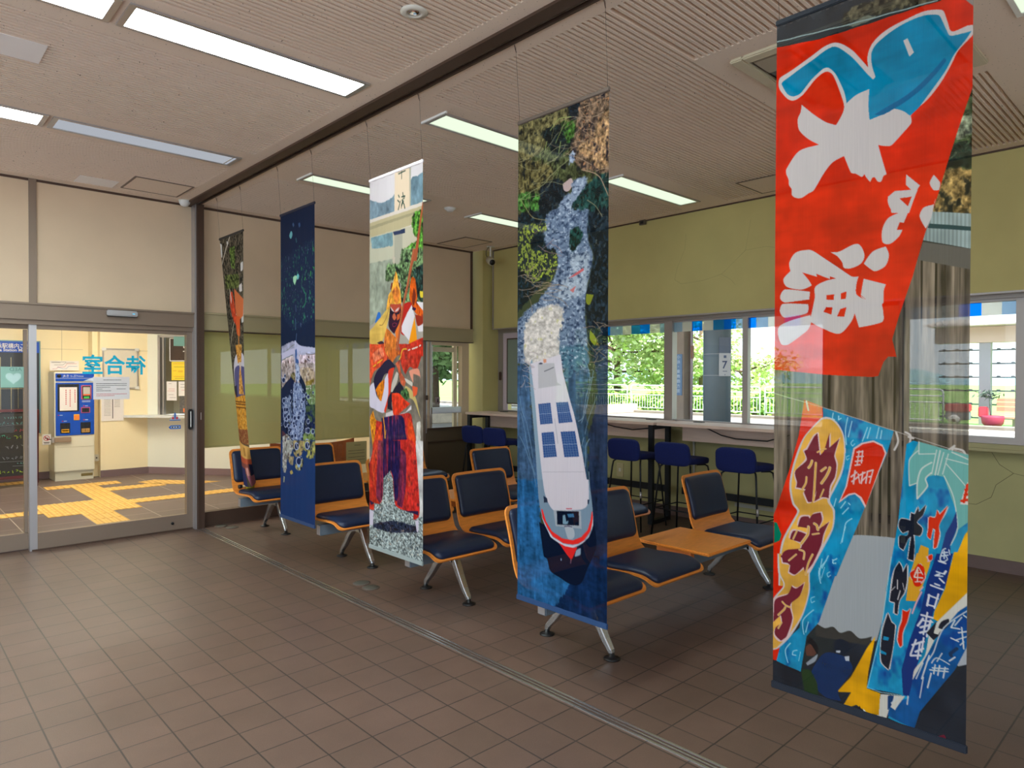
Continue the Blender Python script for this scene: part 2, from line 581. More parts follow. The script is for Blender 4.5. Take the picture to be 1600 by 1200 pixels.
d2 = empty('door_2', (.3, 7.05, 0)); struct(d2)
MB().box(-.62, -.56, .04, .1, 0, 1.93).box(-.56, .69, .045, .095, 1.895, 1.93).box(-.56, .69, .04, .1, .012, .148).box(.66, .685, .045, .095, .15, 1.89).build('frame', M['brown_metal'], d2)
MB().box(-.56, .66, .066, .072, .148, 1.895).build('pane', M['glass_door'], d2)
MB().box(-3.8, -.62, .04, .1, 0, .15).box(-3.8, -.62, .045, .095, 1.895, 1.93).build('fixed_light_frame', M['brown_metal'], d2)
MB().box(-3.8, -.62, .066, .072, .148, 1.895).build('fixed_pane', M['glass_door'], d2)

ae = empty('defibrillator_sign', (.887, 7.10, 1.483))
tag(ae, 'pale green rectangular heart sign stuck on the left door glass', 'sign')
MB().box(-.088, .088, -.004, .0, -.088, .088).build('film', film('sign_film_green', (196, 232, 228), .8), ae)
hp = [(0, -.045)] + [(.055 * math.sin(t) ** 3 * -1, .0035 * (13 * math.cos(t) - 5 * math.cos(2 * t) - 2 * math.cos(3 * t) - math.cos(4 * t))) for t in [math.pi - k * 2 * math.pi / 24 for k in range(1, 24)]]
MB().poly([(x, -.006, z - .006) for x, z in hp], (0, .001, 0)).build('heart', mat('pale_heart_print', (196, 224, 220), .6), ae)
text_mesh('AED', .042, (.06, -.0065, .052), (-1, 0, 0), (0, 0, 1), mat('pale_print', (120, 160, 158), .6), 'lettering', ae, xs=1.1)

def notice(name, x, z, w_, h_, y, label, lines, redlast=False, papermat=None, yaw=0.0, grp=None):
    e = empty(name, (x, y, z), yaw)
    tag(e, label, 'notice', grp)
    MB().box(-w_ / 2, w_ / 2, 0, .0015, -h_ / 2, h_ / 2).build('sheet', papermat or M['paper'], e)
    k, r = MB(), MB()
    rnd = random.Random(hash(label) % 1000 if False else len(label))
    for zz, wd, off, red in lines:
        t = r if red else k
        x0 = -w_ / 2 + off * w_
        x1 = x0 + wd * w_
        xx = x0
        while xx < x1:
            l = rnd.uniform(.004, .012)
            t.box(xx, min(xx + l, x1), -.001, 0, (.5 - zz) * h_ - .0022, (.5 - zz) * h_ + .0022)
            xx += l + .002
    if k.v: k.build('print', M['ink'], e)
    if r.v: r.build('red_print', M['redink'], e)
    return e
notice('glass_notice', 1.611, 1.384, .294, .205, 7.043, 'wide white printed notice taped at eye height on the sliding door glass',
       [(.14, .5, .27, 0), (.30, .84, .08, 0), (.38, .84, .08, 0), (.46, .38, .08, 0), (.54, .16, .08, 0), (.54, .25, .64, 0), (.62, .4, .08, 0), (.76, .84, .08, 1), (.83, .5, .08, 1)])
wtri = empty('warning_sticker', (2.152, 7.043, 1.09))
tag(wtri, 'small blue and red triangular warning sticker on the door glass', 'sticker')
MB().poly([(-.048, 0, -.02), (.048, 0, -.02), (0, 0, .05)], (0, .001, 0)).build('triangle', mat('sticker_grey', (196, 200, 206), .5), wtri)
MB().box(-.006, .006, -.002, 0, -.01, .05).box(-.05, .05, -.002, 0, -.026, -.018).build('exclamation_mark', M['blueink'], wtri)
MB().box(-.026, -.01, -.002, 0, -.012, .008).box(.01, .026, -.002, 0, -.012, .008).build('red_dots', M['redink'], wtri)
arr = empty('arrow_sticker', (2.148, 7.043, 1.0))
tag(arr, 'small blue left pointing arrow sticker low on the sliding door', 'sticker')
MB().poly([(-.056, 0, 0), (-.036, 0, -.018), (.056, 0, -.018), (.056, 0, .018), (-.036, 0, .018)], (0, .001, 0)).build('arrow', M['blueink'], arr)
MB().box(-.034, .046, -.002, 0, -.009, .009).build('panel', mat('sticker_pale', (186, 200, 214), .5), arr)
MB().box(-.028, -.014, -.003, -.002, -.006, .006).box(-.004, .012, -.003, -.002, -.004, .004).box(.022, .036, -.003, -.002, -.006, .006).build('print', M['ink'], arr)

ds = empty('door_sensor', (1.674, 6.955, 2.062))
tag(ds, 'silver motion sensor bar on the header above the sliding door', 'sensor')
MB().bbox(-.125, .125, -.035, 0, -.026, .026, .008).build('housing', M['alu'], ds)
MB().box(-.12, .12, -.03, -.002, -.032, -.026).build('lens', M['black_plastic'], ds)
MB().box(.08, .10, -.036, -.034, -.004, .002).build('indicator', emis('blue_indicator', (80, 190, 240), 1.0), ds)

# track post strike
MB().box(2.346, 2.360, 6.925, 6.94, 1.06, 1.155)
st = tag(MB().box(2.343, 2.363, 6.925, 6.9305, 1.055, 1.155).build('strike_plate', M['dark_brown']), 'small lock strike plate on the dark post beside the sliding door', 'lock')
MB().box(2.350, 2.357, 6.9235, 6.926, 1.07, 1.14).build('slot', M['alu'], st)

# ------------------------------------------------------------------ glazed partition right of the post
g = empty('window_1', (3.75, 7.05, 0)); struct(g)
MB().box(-1.36, 1.32, -.03, .06, 0, .14).build('sill_rail', M['dark_brown'], g)
MB().box(-1.36, 1.32, -.003, .003, .14, 1.96).build('pane', M['glass_dark'], g)
MB().box(1.27, 1.37, -.03, .05, 0, 1.96).build('window_frame', M['brown_metal'], g)
beam_m = mat('beam_olive_grey', (172, 158, 126), .7)
struct(MB().box(2.39, 5.87, 6.99, 7.10, 1.955, 2.125).box(2.39, 5.87, 6.975, 7.0, 2.108, 2.125).box(2.39, 5.87, 6.98, 7.0, 1.95, 1.968).build('trim_10', beam_m))
struct(MB().box(2.39, 5.87, 6.985, 7.10, 1.940, 1.954).box(5.868, 5.885, 7.02, 7.10, 1.95, 3.17).build('trim_11', M['dark_brown']))
# olive blind drawn behind the glass
bl = tag(MB().box(2.40, 5.08, 7.115, 7.13, .782, 1.95).build('roller_blind', mat('olive_blind_cloth', (208, 198, 136), .85, noise=.03, scale=3)), 'olive green blind drawn down behind the long glass partition', 'blind')
MB().box(2.40, 5.08, 7.10, 7.115, .772, .79).build('hem_bar', mat('blind_hem', (200, 192, 136), .7), bl)
notice('framed_notice', 4.135, .60, .27, .27, 7.035, 'yellowed printed notice low on the glass partition behind the benches',
       [(.15, .3, .4, 0), (.38, .8, .1, 0), (.5, .8, .1, 0), (.66, .8, .1, 0), (.78, .8, .1, 0)], papermat=mat('yellowed_paper', (178, 170, 118), .8))
# side window and dado at the right end of that wall
g2 = empty('window_2', (5.45, 7.05, 0)); struct(g2)
f = MB().box(-.33, -.245, -.03, .05, .83, 1.95).box(.25, .37, -.03, .05, .83, 1.95).box(-.245, .25, -.03, .05, 1.90, 1.95)
f.build('window_frame', mat('door_frame_beige', (214, 190, 160), .6, .0), g2)
MB().box(-.245, .25, -.02, .03, 1.02, 1.10).box(-.245, -.225, -.02, .03, .845, 1.9).build('mid_rail', M['alu'], g2)
MB().box(-.245, .25, -.003, .003, .845, 1.90).build('pane', M['glass'], g2)
MB().box(-.335, -.325, -.045, -.02, .78, 1.95).box(-.275, -.265, -.045, -.02, .78, 1.95).build('guide_rod', M['alu'], g2)
MB().bbox(-.345, -.315, -.06, -.04, 1.2, 1.26, .004).build('latch', M['dark_brown'], g2)
MB().box(-.215, .2, .07, .11, 1.82, 1.88).box(-.225, -.195, .07, .11, .85, 1.88).box(.195, .25, .07, .11, .8, 1.95).build('outer_sash', mat('outer_sash_cream', (222, 208, 184), .6), g2)
dado_m = mat('dark_brown_dado', (92, 78, 60), .6)
struct(MB().box(5.12, 5.9, 6.99, 7.16, 0, .83).build('wall_dado', dado_m))
struct(MB().box(5.12, 5.9, 6.97, 6.99, .655, .672).box(5.12, 5.9, 6.965, 6.99, .822, .845).build('trim_12', M['dark_brown']))
nt_ = notice('pictogram_notice', 5.318, 1.188, .072, .09, 7.04, 'small grey pictogram card on the side window glass', [(.8, .7, .15, 0)], papermat=mat('grey_card', (150, 132, 134), .8))
MB().lathe([(.009, 0), (.009, -.0015)], (0, -.0005, .015), 12, 'Y').poly([(-.014, -.001, -.02), (.014, -.001, -.02), (.005, -.001, .01), (-.005, -.001, .01)], (0, -.001, 0)).build('pictogram', M['ink'], nt_)

# corner column, lintel box and window wall
struct(MB().box(5.925, 6.45, 6.86, 7.16, 0, 3.18).build('wall_column', M['olive_wall']))
MBx = MB().box(6.045, 6.5, YB_BACK, 6.79, 2.13, 3.18)
struct(MBx.build('wall_right', M['olive_wall']))
struct(MB().box(6.028, 6.045, 6.775, 6.79, 2.13, 3.165).box(6.028, 6.045, YB_BACK, 6.79, 2.118, 2.132).build('trim_13', M['win_alu']))
struct(MB().box(6.03, 6.046, YB_BACK, 6.79, 3.158, 3.172).build('trim_14', M['dark_brown']))
struct(MB().box(XW, XW + .12, YB_BACK, 6.9, 0, 1.0).build('wall_right_lower', mat('shaded_lower_plaster', (176, 170, 120), .8, noise=.08, scale=2.5, bump=.1, bscale=90)))  # same paint as above, darkened to carry the dimmer light down here
struct(MB().box(XW - .012, XW + .01, YB_BACK, 6.86, 0, .10).build('baseboard_right', M['base']))
struct(MB().box(6.19, XW + .12, YB_BACK, 6.86, .955, .998).box(6.17, 6.2, YB_BACK, 6.86, .94, .962).build('trim_15', mat('sill_olive', (164, 156, 112), .5)))
# hairline cracks in the plaster
def crack(pts, x, name='plaster_crack'):
    mb = MB()
    for (a, b) in zip(pts, pts[1:]):
        mb.tube([(x, *a), (x, *b)], .0016, 5)
    return mb
cr = crack([(1.30, .92), (1.25, .83), (1.16, .77), (1.27, .67), (1.30, .57), (1.40, .50), (1.50, .50), (1.70, .51)], XW)
cr2 = crack([(1.16, .77), (1.05, .75), (.9, .72)], XW)
cr.add(cr2.v, cr2.f)
co = cr.build('wall_crack', mat('crack_dark', (96, 92, 66), .9)); struct(co)
cq = crack([(3.85, 2.95), (3.86, 2.80), (3.95, 2.62), (3.98, 2.50), (3.9, 2.45), (3.65, 2.46), (3.45, 2.50), (3.2, 2.70), (3.15, 2.98)], 6.046)
cq2 = crack([(3.2, 2.7), (3.0, 2.71), (2.8, 2.66)], 6.046); cq.add(cq2.v, cq2.f)
cq3 = crack([(3.45, 2.50), (3.35, 2.44), (3.3, 2.38)], 6.046); cq.add(cq3.v, cq3.f)
struct(cq.build('wall_crack', mat('crack_faint', (158, 150, 104), .9)))

# windows in the right wall
def window(n, y0, y1, parts=True):
    e = empty('window_%d' % n, (6.22, (y0 + y1) / 2, 1.0)); struct(e)
    hw = (y1 - y0) / 2
    MB().box(-.02, .04, -hw, hw, 0, .05).box(-.02, .04, -hw, hw, 1.075, 1.14).box(-.02, .04, -hw, -hw + .028, .05, 1.075).box(-.02, .04, hw - .028, hw, .05, 1.075).build('window_frame', M['win_alu'], e)
    MB().box(.008, .014, -hw + .03, hw - .03, .05, 1.075).build('pane', M['glass'], e)
    return e
struct(MB().box(6.17, 6.26, YB_BACK, 6.83, 2.095, 2.135).box(6.2, 6.26, 6.79, 6.86, .99, 2.13).build('trim_16', M['win_alu']))
wn_list = [(3, 6.79, 5.55), (4, 5.55, 4.18), (5, 4.16, 3.28), (6, 3.28, 2.51), (7, 1.91, 1.10), (8, 1.10, -.1), (9, -.1, -1.6), (10, -1.6, -3.2)]
for n, a, b in wn_list:
    window(n, b, a)
struct(MB().box(6.19, 6.28, 4.10, 4.19, .99, 2.12).build('trim_17', M['win_alu']))
struct(MB().box(6.17, 6.45, 1.91, 2.51, 1.0, 2.13).build('wall_pier', M['olive_wall']))
# inner sash ajar with pale lilac frame and dark rimmed frosted panel (left window)
sash = empty('noticeboard', (6.19, 6.26, 1.57))
tag(sash, 'grey green panel with thin dark rim in the left window behind the counter', 'noticeboard')
MB().box(0, .012, -.46, .40, -.42, .42).build('panel', mat('grey_green_panel', (128, 142, 132), .5), sash)
MB().box(-.004, .014, -.47, .41, -.435, -.42).box(-.004, .014, -.47, .41, .42, .435).box(-.004, .014, .40, .412, -.43, .43).box(-.004, .014, -.472, -.46, -.43, .43).build('rim', M['dark_brown'], sash)
MB().box(.014, .02, .412, .52, -.56, .53).box(.014, .02, -.5, .412, .435, .53).build('mount', mat('lilac_board', (206, 190, 200), .6), sash)
hk = tag(MB().bbox(6.155, 6.19, 6.775, 6.80, 1.45, 1.56, .006).build('window_latch', M['dark_brown']), 'dark pull latch on the frame left of the grey green panel', 'latch')

# checkered film strips at the head of the windows
FB = film('film_blue', (50, 176, 255), .35); FT = film('film_steel_blue', (90, 176, 215), .45)
FW = film('film_white', (236, 234, 228), .5); FG = film('film_grey_blue', (190, 208, 224), .5)
chk = {4: [(5.1, FB), (4.96, FG), (4.78, FW), (4.66, FT), (4.54, FB), (4.41, FW), (4.28, FG), (4.20, None)],
       5: [(4.11, FG), (4.0, FW), (3.885, FB), (3.765, FW), (3.64, FT), (3.52, FB), (3.39, FG), (3.30, None)],
       6: [(3.26, FB), (3.18, FG), (3.06, FW), (2.9, FB), (2.75, FW), (2.62, FG), (2.53, None)],
       7: [(1.89, FG), (1.7, FW), (1.5, FB), (1.35, FW), (1.22, FG), (1.13, None)],
       8: [(1.09, FB), (.95, FW), (.8, FT), (.65, FB), (.5, FG), (.35, FW), (.2, FB), (.05, None)]}
for n, cells in chk.items():
    e = empty('window_film', (6.225, cells[0][0], 2.03))
    tag(e, {4: 'blue and grey checked film along the window head right of the boat banner', 5: 'blue and grey checked film above the two platform pillars', 6: 'blue and pale checked film at the window edge beside the red flag banner',
            7: 'checked window film behind the red flag banner', 8: 'bright blue checked film at the right edge of the room'}[n], 'window film', 'checked films at the window heads')
    for (y, m_), (y2, _) in zip(cells, cells[1:]):
        MB().box(0, .001, y2 - cells[0][0], y - cells[0][0], -.055, .047).build('film_square', m_, e)

# ------------------------------------------------------------------ ceiling lamps and fittings
def lamp(x0, x1, y0, y1, lit, label, group=None, edge=False):
    cx, cy = (x0 + x1) / 2, (y0 + y1) / 2
    hx, hy = (x1 - x0) / 2, (y1 - y0) / 2
    e = empty('ceiling_light', (cx, cy, ZC))
    tag(e, label, 'ceiling light', group)
    f = MB()
    a, b = .03, .022
    f.box(-hx - a, hx + a, -hy - b, -hy, -.008, .008).box(-hx - a, hx + a, hy, hy + b, -.008, .008)
    f.box(-hx - a, -hx, -hy, hy, -.008, .008).box(hx, hx + a, -hy, hy, -.008, .008)
    f.build('frame', M['alu'], e)
    if edge:
        MB().box(-hx - a - .012, -hx - a, -hy - .05, hy + .03, -.014, 0).build('end_cap', M['white'], e)
    if lit:
        MB().box(-hx, hx, -hy, hy, -.003, .002).build('diffuser', lit, e)
    else:
        t = MB()
        t.add([(-hx, -hy, -.002), (hx, -hy, -.002), (hx, -hy * .3, .0065), (-hx, -hy * .3, .0065), (hx, hy, .0065), (-hx, hy, .0065)], [(0, 1, 2, 3), (3, 2, 4, 5)])
        t.build('reflector', M['trough'], e)
        MB().box(-hx, hx, -hy, hy, -.003, .002).build('added_glow_panel', emis('added_glow_panel', (214, 220, 230), .32), e)  # weak glow added so the unlit trough does not look dark
        MB().box(hx - .03, hx - .02, -hy, hy, -.006, .004).build('tube_holder', M['white'], e)
    return e
GL = 'fluorescent lights over the entrance half'
lamp(.89, 2.065, 3.43, 3.645, M['lamp_w'], 'long lit fluorescent trough over the entrance, nearest the camera and the track')
lamp(-.385, .80, 3.43, 3.645, M['lamp_w'], 'lit fluorescent trough cut by the top left corner of the photo')
lamp(.905, 2.06, 5.265, 5.475, None, 'unlit fluorescent trough in front of the sliding door')
lamp(-.37, .82, 5.265, 5.475, M['lamp_w'], 'lit fluorescent trough at the left edge, in line with the unlit one')
for x, l in ((-.38, 'left'), (.89, 'right')): lamp(x, x + 1.17, 1.64, 1.855, M['lamp_w'], 'lit trough above the camera, %s one of the pair' % l)
for x, l in ((-2.9, 'far left'), (-1.65, 'inner left')):
    for y, k in ((1.64, 'level with the camera'), (3.43, 'in the middle row'), (5.26, 'in the row by the sliding door')): lamp(x, x + 1.17, y, y + .215, M['lamp_w'], 'lit trough %s, %s column outside the photo' % (k, l))
lamp(2.69, 3.86, 3.475, 3.66, M['lamp_g'], 'greenish lit light passing behind the top of the boat banner', edge=True)
lamp(2.69, 3.86, 5.275, 5.455, M['lamp_g'], 'greenish lit light between the dark blue banner and the samurai banner', edge=True)
lamp(4.58, 5.75, 5.335, 5.525, M['lamp_g'], 'greenish lit light left of the boat banner, farthest of the waiting half', edge=True)
lamp(4.57, 5.73, 3.53, 3.71, M['lamp_g'], 'greenish lit light right of the boat banner near the window wall', edge=True)
lamp(2.69, 3.84, .50, .69, M['lamp_g'], 'light cut by the top right corner of the photo')

def hatch(x0, x1, y0, y1, label):
    e = empty('ceiling_hatch', ((x0 + x1) / 2, (y0 + y1) / 2, ZC)); tag(e, label, 'ceiling hatch')
    hx, hy = (x1 - x0) / 2, (y1 - y0) / 2
    MB().box(-hx, hx, -hy, hy, -.004, .001).build('panel', M['ceil'], e)
    t = .014
    MB().box(-hx - t, hx + t, -hy - t, -hy, -.006, .002).box(-hx - t, hx + t, hy, hy + t, -.006, .002).box(-hx - t, -hx, -hy, hy, -.006, .002).box(hx, hx + t, -hy, hy, -.006, .002).build('frame', mat('hatch_frame', (128, 112, 100), .5, .3), e)
hatch(1.645, 2.09, 6.35, 6.79, 'square access hatch in the ceiling just left of the partition post')
hatch(5.22, 5.62, 6.36, 6.90, 'square access hatch in the ceiling at the far corner column')
hatch(5.45, 5.90, 2.45, 2.96, 'square access hatch in the ceiling left of the red flag banner')
for (x0, x1, y0, y1, l) in ((.25, .67, 4.15, 4.42, 'pale rectangular grille on the ribbed ceiling at the left edge'), (1.29, 1.58, 6.63, 6.88, 'pale rectangular grille on the ceiling left of the access hatch')):
    tag(MB().box(x0, x1, y0, y1, ZC - .002, ZC + .001).build('ceiling_plate', mat('pale_plate', (252, 248, 248), .8)), l, 'ceiling plate')

sp = empty('downlight', (1.826, 2.60, ZC)); tag(sp, 'small round recessed downlight between the ceiling ribs at top centre', 'downlight')
MB().lathe([(.062, 0), (.064, -.004), (.040, -.010), (.032, -.010), (.032, -.002)], (0, 0, 0), 28).build('ring', M['offwhite'], sp)
MB().lathe([(.031, -.004), (.024, -.0085), (.012, -.0095)], (0, 0, 0), 24).build('reflector', mat('mirror_reflector', (230, 230, 235), .08, 1.0), sp)
sm = empty('smoke_detector', (4.205, 5.37, ZC)); tag(sm, 'white round smoke detector on the ceiling right of the samurai banner', 'smoke detector')
MB().lathe([(.052, 0), (.054, -.012), (.040, -.022), (.030, -.034), (.012, -.038)], (0, 0, 0), 28).build('body', M['white'], sm)
MB().lathe([(.060, 0), (.060, -.005)], (0, 0, 0), 28).build('base', M['offwhite'], sm)
dm = empty('dome_sensor', (2.20, 6.90, ZC)); tag(dm, 'small white dome sensor in the corner above the partition post', 'sensor')
MB().lathe([(.05, 0), (.05, -.012), (.046, -.030), (.034, -.048), (.014, -.058)], (0, 0, 0), 28).build('dome', M['white'], dm)
MB().lathe([(.055, 0), (.055, -.006)], (0, 0, 0), 28).build('base', M['offwhite'], dm)
ir = empty('receiver_box', (6.03, 4.36, 3.145)); tag(ir, 'tiny dark box under the ceiling edge on the window wall', 'sensor')
MB().bbox(-.03, .0, -.04, .04, -.025, .025, .004).build('housing', mat('box_brown', (90, 80, 66), .5), ir)
MB().bbox(-.034, -.03, -.02, .02, -.015, .012, .002).build('lens', M['black_plastic'], ir)

cc = empty('security_camera', (5.83, 6.60, ZC)); tag(cc, 'white bullet security camera hanging from the ceiling by the corner column', 'camera')
MB().lathe([(.05, 0), (.05, -.010)], (0, 0, 0), 24).tube([(0, 0, -.01), (0, 0, -.155)], .014, 12).build('bracket', M['offwhite'], cc)
d = Vector((-.35, -.9, -.42)).normalized()
p0 = Vector((0, .03, -.165))
MB().tube([p0, p0 + d * .13], .044, 18).tube([p0 + d * .02, p0 + d * .125], .048, 18).build('body', mat('camera_cream', (200, 192, 168), .45), cc)
MB().tube([p0 + d * .127, p0 + d * .138], .036, 18).build('lens', M['black_plastic'], cc)
MB().tube([(-.02, .01, 0), (-.05, .03, -.06), (-.05, .03, -.11), (-.01, .03, -.16)], .004, 8).build('cable', M['black_plastic'], cc)

# ceiling air conditioner
ac = empty('air_conditioner', (3.80, 1.38, ZC)); tag(ac, 'cream ceiling cassette air conditioner partly behind the red flag banner', 'air conditioner')
MB().bbox(-.49, .49, .40, .47, -.022, 0, .006).bbox(-.49, .49, -.47, -.40, -.022, 0, .006).bbox(-.49, -.42, -.40, .40, -.022, 0, .006).bbox(.42, .49, -.40, .40, -.022, 0, .006).build('frame', mat('ac_cream', (205, 194, 168), .5), ac)
MB().box(-.42, .42, -.40, .40, -.002, -.001).build('recess', M['black_plastic'], ac)
MB().bbox(-.40, -.22, .20, .385, -.016, -.004, .004).bbox(-.41, .41, .145, .17, -.018, -.003, .004).bbox(-.40, .40, -.38, -.05, -.016, -.004, .004).build('grille_panel', mat('ac_grey', (168, 156, 136), .5), ac)
MB().tube([(-.20, .27, -.006), (.40, .27, -.006)], .07, 16).build('flap', mat('ac_flap', (150, 132, 74), .45), ac)
MB().tube([(-.38, .06, .0), (.40, .06, .0)], .06, 14).build('louvre', mat('ac_louvre', (104, 92, 58), .5), ac)
MB().box(-.33, -.29, .27, .274, -.0175, -.016).box(-.32, -.28, .262, .265, -.0175, -.016).build('mark', M['ink'], ac)

# ------------------------------------------------------------------ beam benches
def arc(p):
    s = [0]
    for a, b in zip(p, p[1:]): s.append(s[-1] + math.hypot(b[0] - a[0], b[1] - a[1]))
    return s
def smooth_path(ctrl, n):
    """Catmull-Rom through 2D control points, resampled evenly"""
    P = [ctrl[0]] + list(ctrl) + [ctrl[-1]]
    out = []
    for i in range(1, len(P) - 2):
        for k in range(12):
            t = k / 12
            a, b, c_, d_ = P[i - 1], P[i], P[i + 1], P[i + 2]
            out.append(tuple(.5 * ((2 * b[j]) + (-a[j] + c_[j]) * t + (2 * a[j] - 5 * b[j] + 4 * c_[j] - d_[j]) * t * t + (-a[j] + 3 * b[j] - 3 * c_[j] + d_[j]) * t ** 3) for j in (0, 1)))
    out.append(ctrl[-1])
    s = arc(out)
    res = []
    for k in range(n):
        q = s[-1] * k / (n - 1)
        i = max(0, min(len(out) - 2, next((j for j in range(len(s)) if s[j] >= q), len(s) - 1) - 1))
        t = (q - s[i]) / max(1e-9, s[i + 1] - s[i])
        res.append((out[i][0] + (out[i + 1][0] - out[i][0]) * t, out[i][1] + (out[i + 1][1] - out[i][1]) * t))
    return res
# side profile of the seat shell (depth y, height z), from the top of the back to the front lip
PROF = smooth_path([(.245, .790), (.215, .70), (.182, .60), (.155, .50), (.128, .435), (.075, .400), (-.02, .392), (-.15, .400), (-.25, .402), (-.31, .388), (-.355, .358)], 60)
SLEN = arc(PROF)[-1]
def shell_mesh(mb, s0, s1, hw, rc, off0, off1, puff=False, ns=34, nw=14, bend=.022):
    """panel following PROF between arc fractions s0..s1, half width hw, rounded corners rc"""
    def prof(s):
        q = s * (len(PROF) - 1)
        i = min(int(q), len(PROF) - 2); t = q - i
        y = PROF[i][0] + (PROF[i + 1][0] - PROF[i][0]) * t
        z = PROF[i][1] + (PROF[i + 1][1] - PROF[i][1]) * t
        dy, dz = PROF[i + 1][0] - PROF[i][0], PROF[i + 1][1] - PROF[i][1]
        l = math.hypot(dy, dz)
        return y, z, (dz / l, -dy / l)      # normal pointing to the sitter's side
    L_ = (s1 - s0) * SLEN
    ss = []
    # denser rows in the rounded ends
    for k in range(ns):
        u = k / (ns - 1)
        u = .5 - .5 * math.cos(math.pi * u)
        ss.append(u)
    rows = []
    for layer in (0, 1):
        g = []
        for u in ss:
            d = min(u, 1 - u) * L_
            h = hw if d >= rc else hw - rc + math.sqrt(max(0, rc * rc - (rc - d) ** 2))
            y, z, n = prof(s0 + (s1 - s0) * u)
            wf = max(0, 1 - (s0 + (s1 - s0) * u) * 1.6)        # the back is dished
            row = []
            for j in range(nw + 1):
                w_ = -1 + 2 * j / nw
                w_ = math.sin(w_ * math.pi / 2)
                x = w_ * h
                if puff and layer == 1:
                    e1 = min(1, (1 - abs(w_)) * h / .035); e2 = min(1, d / .035)
                    q = (math.sqrt(max(0, 1 - (1 - e1) ** 2)) * math.sqrt(max(0, 1 - (1 - e2) ** 2)))
                    off = off0 + (off1 - off0) * q
                else:
                    off = off1 if layer else off0
                bd = -bend * (x / hw) ** 2 * wf
                row.append((x, y + n[0] * off + bd, z + n[1] * off))
            g.append(row)
        rows.append(g)
    N = nw + 1
    v = [p for g in rows for r in g for p in r]
    f = []
    o = ns * N
    for i in range(ns - 1):
        for j in range(nw):
            a = i * N + j
            f.append((a, a + N, a + N + 1, a + 1))
            f.append((o + a, o + a + 1, o + a + N + 1, o + a + N))
        a = i * N
        f.append((a, o + a, o + a + N, a + N)); a += nw
        f.append((a, a + N, o + a + N, o + a))
    for j in range(nw):
        f.append((j, j + 1, o + j + 1, o + j)); a = (ns - 1) * N + j
        f.append((a, o + a, o + a + 1, a + 1))
    mb.add(v, f, True)
    return mb
def sharp(o):
    md = o.modifiers.new('edges', 'EDGE_SPLIT'); md.split_angle = math.radians(50)
    return o

def make_seat(parent, x):
    s = sharp(shell_mesh(MB(), 0, 1, .262, .045, -.006, .006).build('seat_shell', M['ply'], parent))
    s.location = (x, 0, 0)
    shell_mesh(MB(), .022, .37, .243, .04, .006, .032, True, 30, 16).build('backrest_pad', M['navy'], s)
    shell_mesh(MB(), .50, .985, .243, .045, .006, .034, True, 30, 16).build('seat_pad', M['navy'], s)
    return s
def make_bench():
    e = empty('beam_bench', (0, 0, 0))
    bm_ = MB().bbox(-.02, 2.42, -.115, -.055, .285, .365, .004).build('beam', M['beam_grey'], e)
    MB().box(-.022, -.019, -.11, -.06, .29, .36).build('end_cap', M['alu'], bm_)
    for lx in (.36, 2.14):
        lg = empty('leg', (lx, 0, 0)); lg.parent = e
        a = MB()
        for sgn in (1, -1):
            pts = [(0, -.03 + sgn * .0, .285), (0, -.03 + sgn * .075, .262), (0, -.03 + sgn * .13, .205), (0, sgn * .195, .10), (0, sgn * .232, .045), (0, sgn * .238, .028)]
            if sgn > 0: pts = [(0, -.02, .28), (0, .05, .255), (0, .105, .20), (0, .18, .105), (0, .228, .055), (0, .238, .028)]
            else: pts = [(0, -.085, .285), (0, -.115, .235), (0, -.15, .17), (0, -.195, .095), (0, -.232, .045), (0, -.238, .028)]
            a.sweep(pts, [.05, .05, .046, .04, .034, .03], [.05, .045, .04, .036, .03, .026])
        a.box(-.025, .025, -.10, .0, .245, .29)
        a.build('leg_frame', M['polished'], lg, bevel=.006)
        for sgn in (1, -1):
            MB().lathe([(.044, .0), (.044, .006), (.03, .012), (.014, .018), (.014, .032)], (0, sgn * .238, 0), 20).build('foot', M['black_plastic'], lg)
    for k, x in enumerate((.262, .835)):
        make_seat(e, x)
    make_seat(e, 1.985)
    for x in (.262, .835, 1.985):
        MB().box(x - .12, x + .126, -.14, -.02, .366, .378).poly([(x - .12, -.20, .378), (x - .12, .06, .378), (x - .12, .0, .34), (x - .12, -.14, .34)], (.006, 0, 0)).poly([(x + .12, -.20, .378), (x + .12, .06, .378), (x + .12, .0, .34), (x + .12, -.14, .34)], (.006, 0, 0)).build('seat_bracket', M['beam_grey'], e)
    t = MB().bbox(1.17, 1.70, -.335, .215, .412, .432, .012).build('table_top', M['table'], e)
    MB().box(1.18, 1.22, -.2, .05, .36, .412).build('table_bracket', M['plyedge'], t)
    return e
bench = make_bench()
rows_ = [(2.50, 'row of navy seats and wooden table behind the boat banner, nearest bench'),
         (3.69, 'second bench from the camera, its first seat right of the samurai banner'),
         (4.87, 'third bench from the camera, between the dark blue and samurai banners'),
         (6.40, 'farthest bench of navy seats, beside the glass partition and sliding door')]
for k, (y, l) in enumerate(rows_):
    b_ = bench if k == 0 else copy_tree(bench)
    b_.location = (2.505, y, 0)
    tag(b_, l, 'bench', 'beam benches in the waiting area')

# drink bottle lying on the farthest bench
bt = empty('drink_bottle', (2.545, 6.455, .450)); tag(bt, 'small yellow bottle with black cap lying on the farthest bench seat', 'bottle')
MB().lathe([(.018, .055), (.027, .065), (.028, .125), (.02, .135)], (0, 0, 0), 18, 'X').build('bottle', mat('yellow_label', (222, 196, 40), .35), bt)
MB().lathe([(.012, .02), (.012, .05), (.018, .056)], (0, 0, 0), 16, 'X').build('neck', mat('clear_plastic', (180, 150, 110), .2), bt)
MB().lathe([(.017, -.012), (.019, -.008), (.019, .018), (.015, .021)], (0, 0, 0), 16, 'X').build('cap', M['black_plastic'], bt)

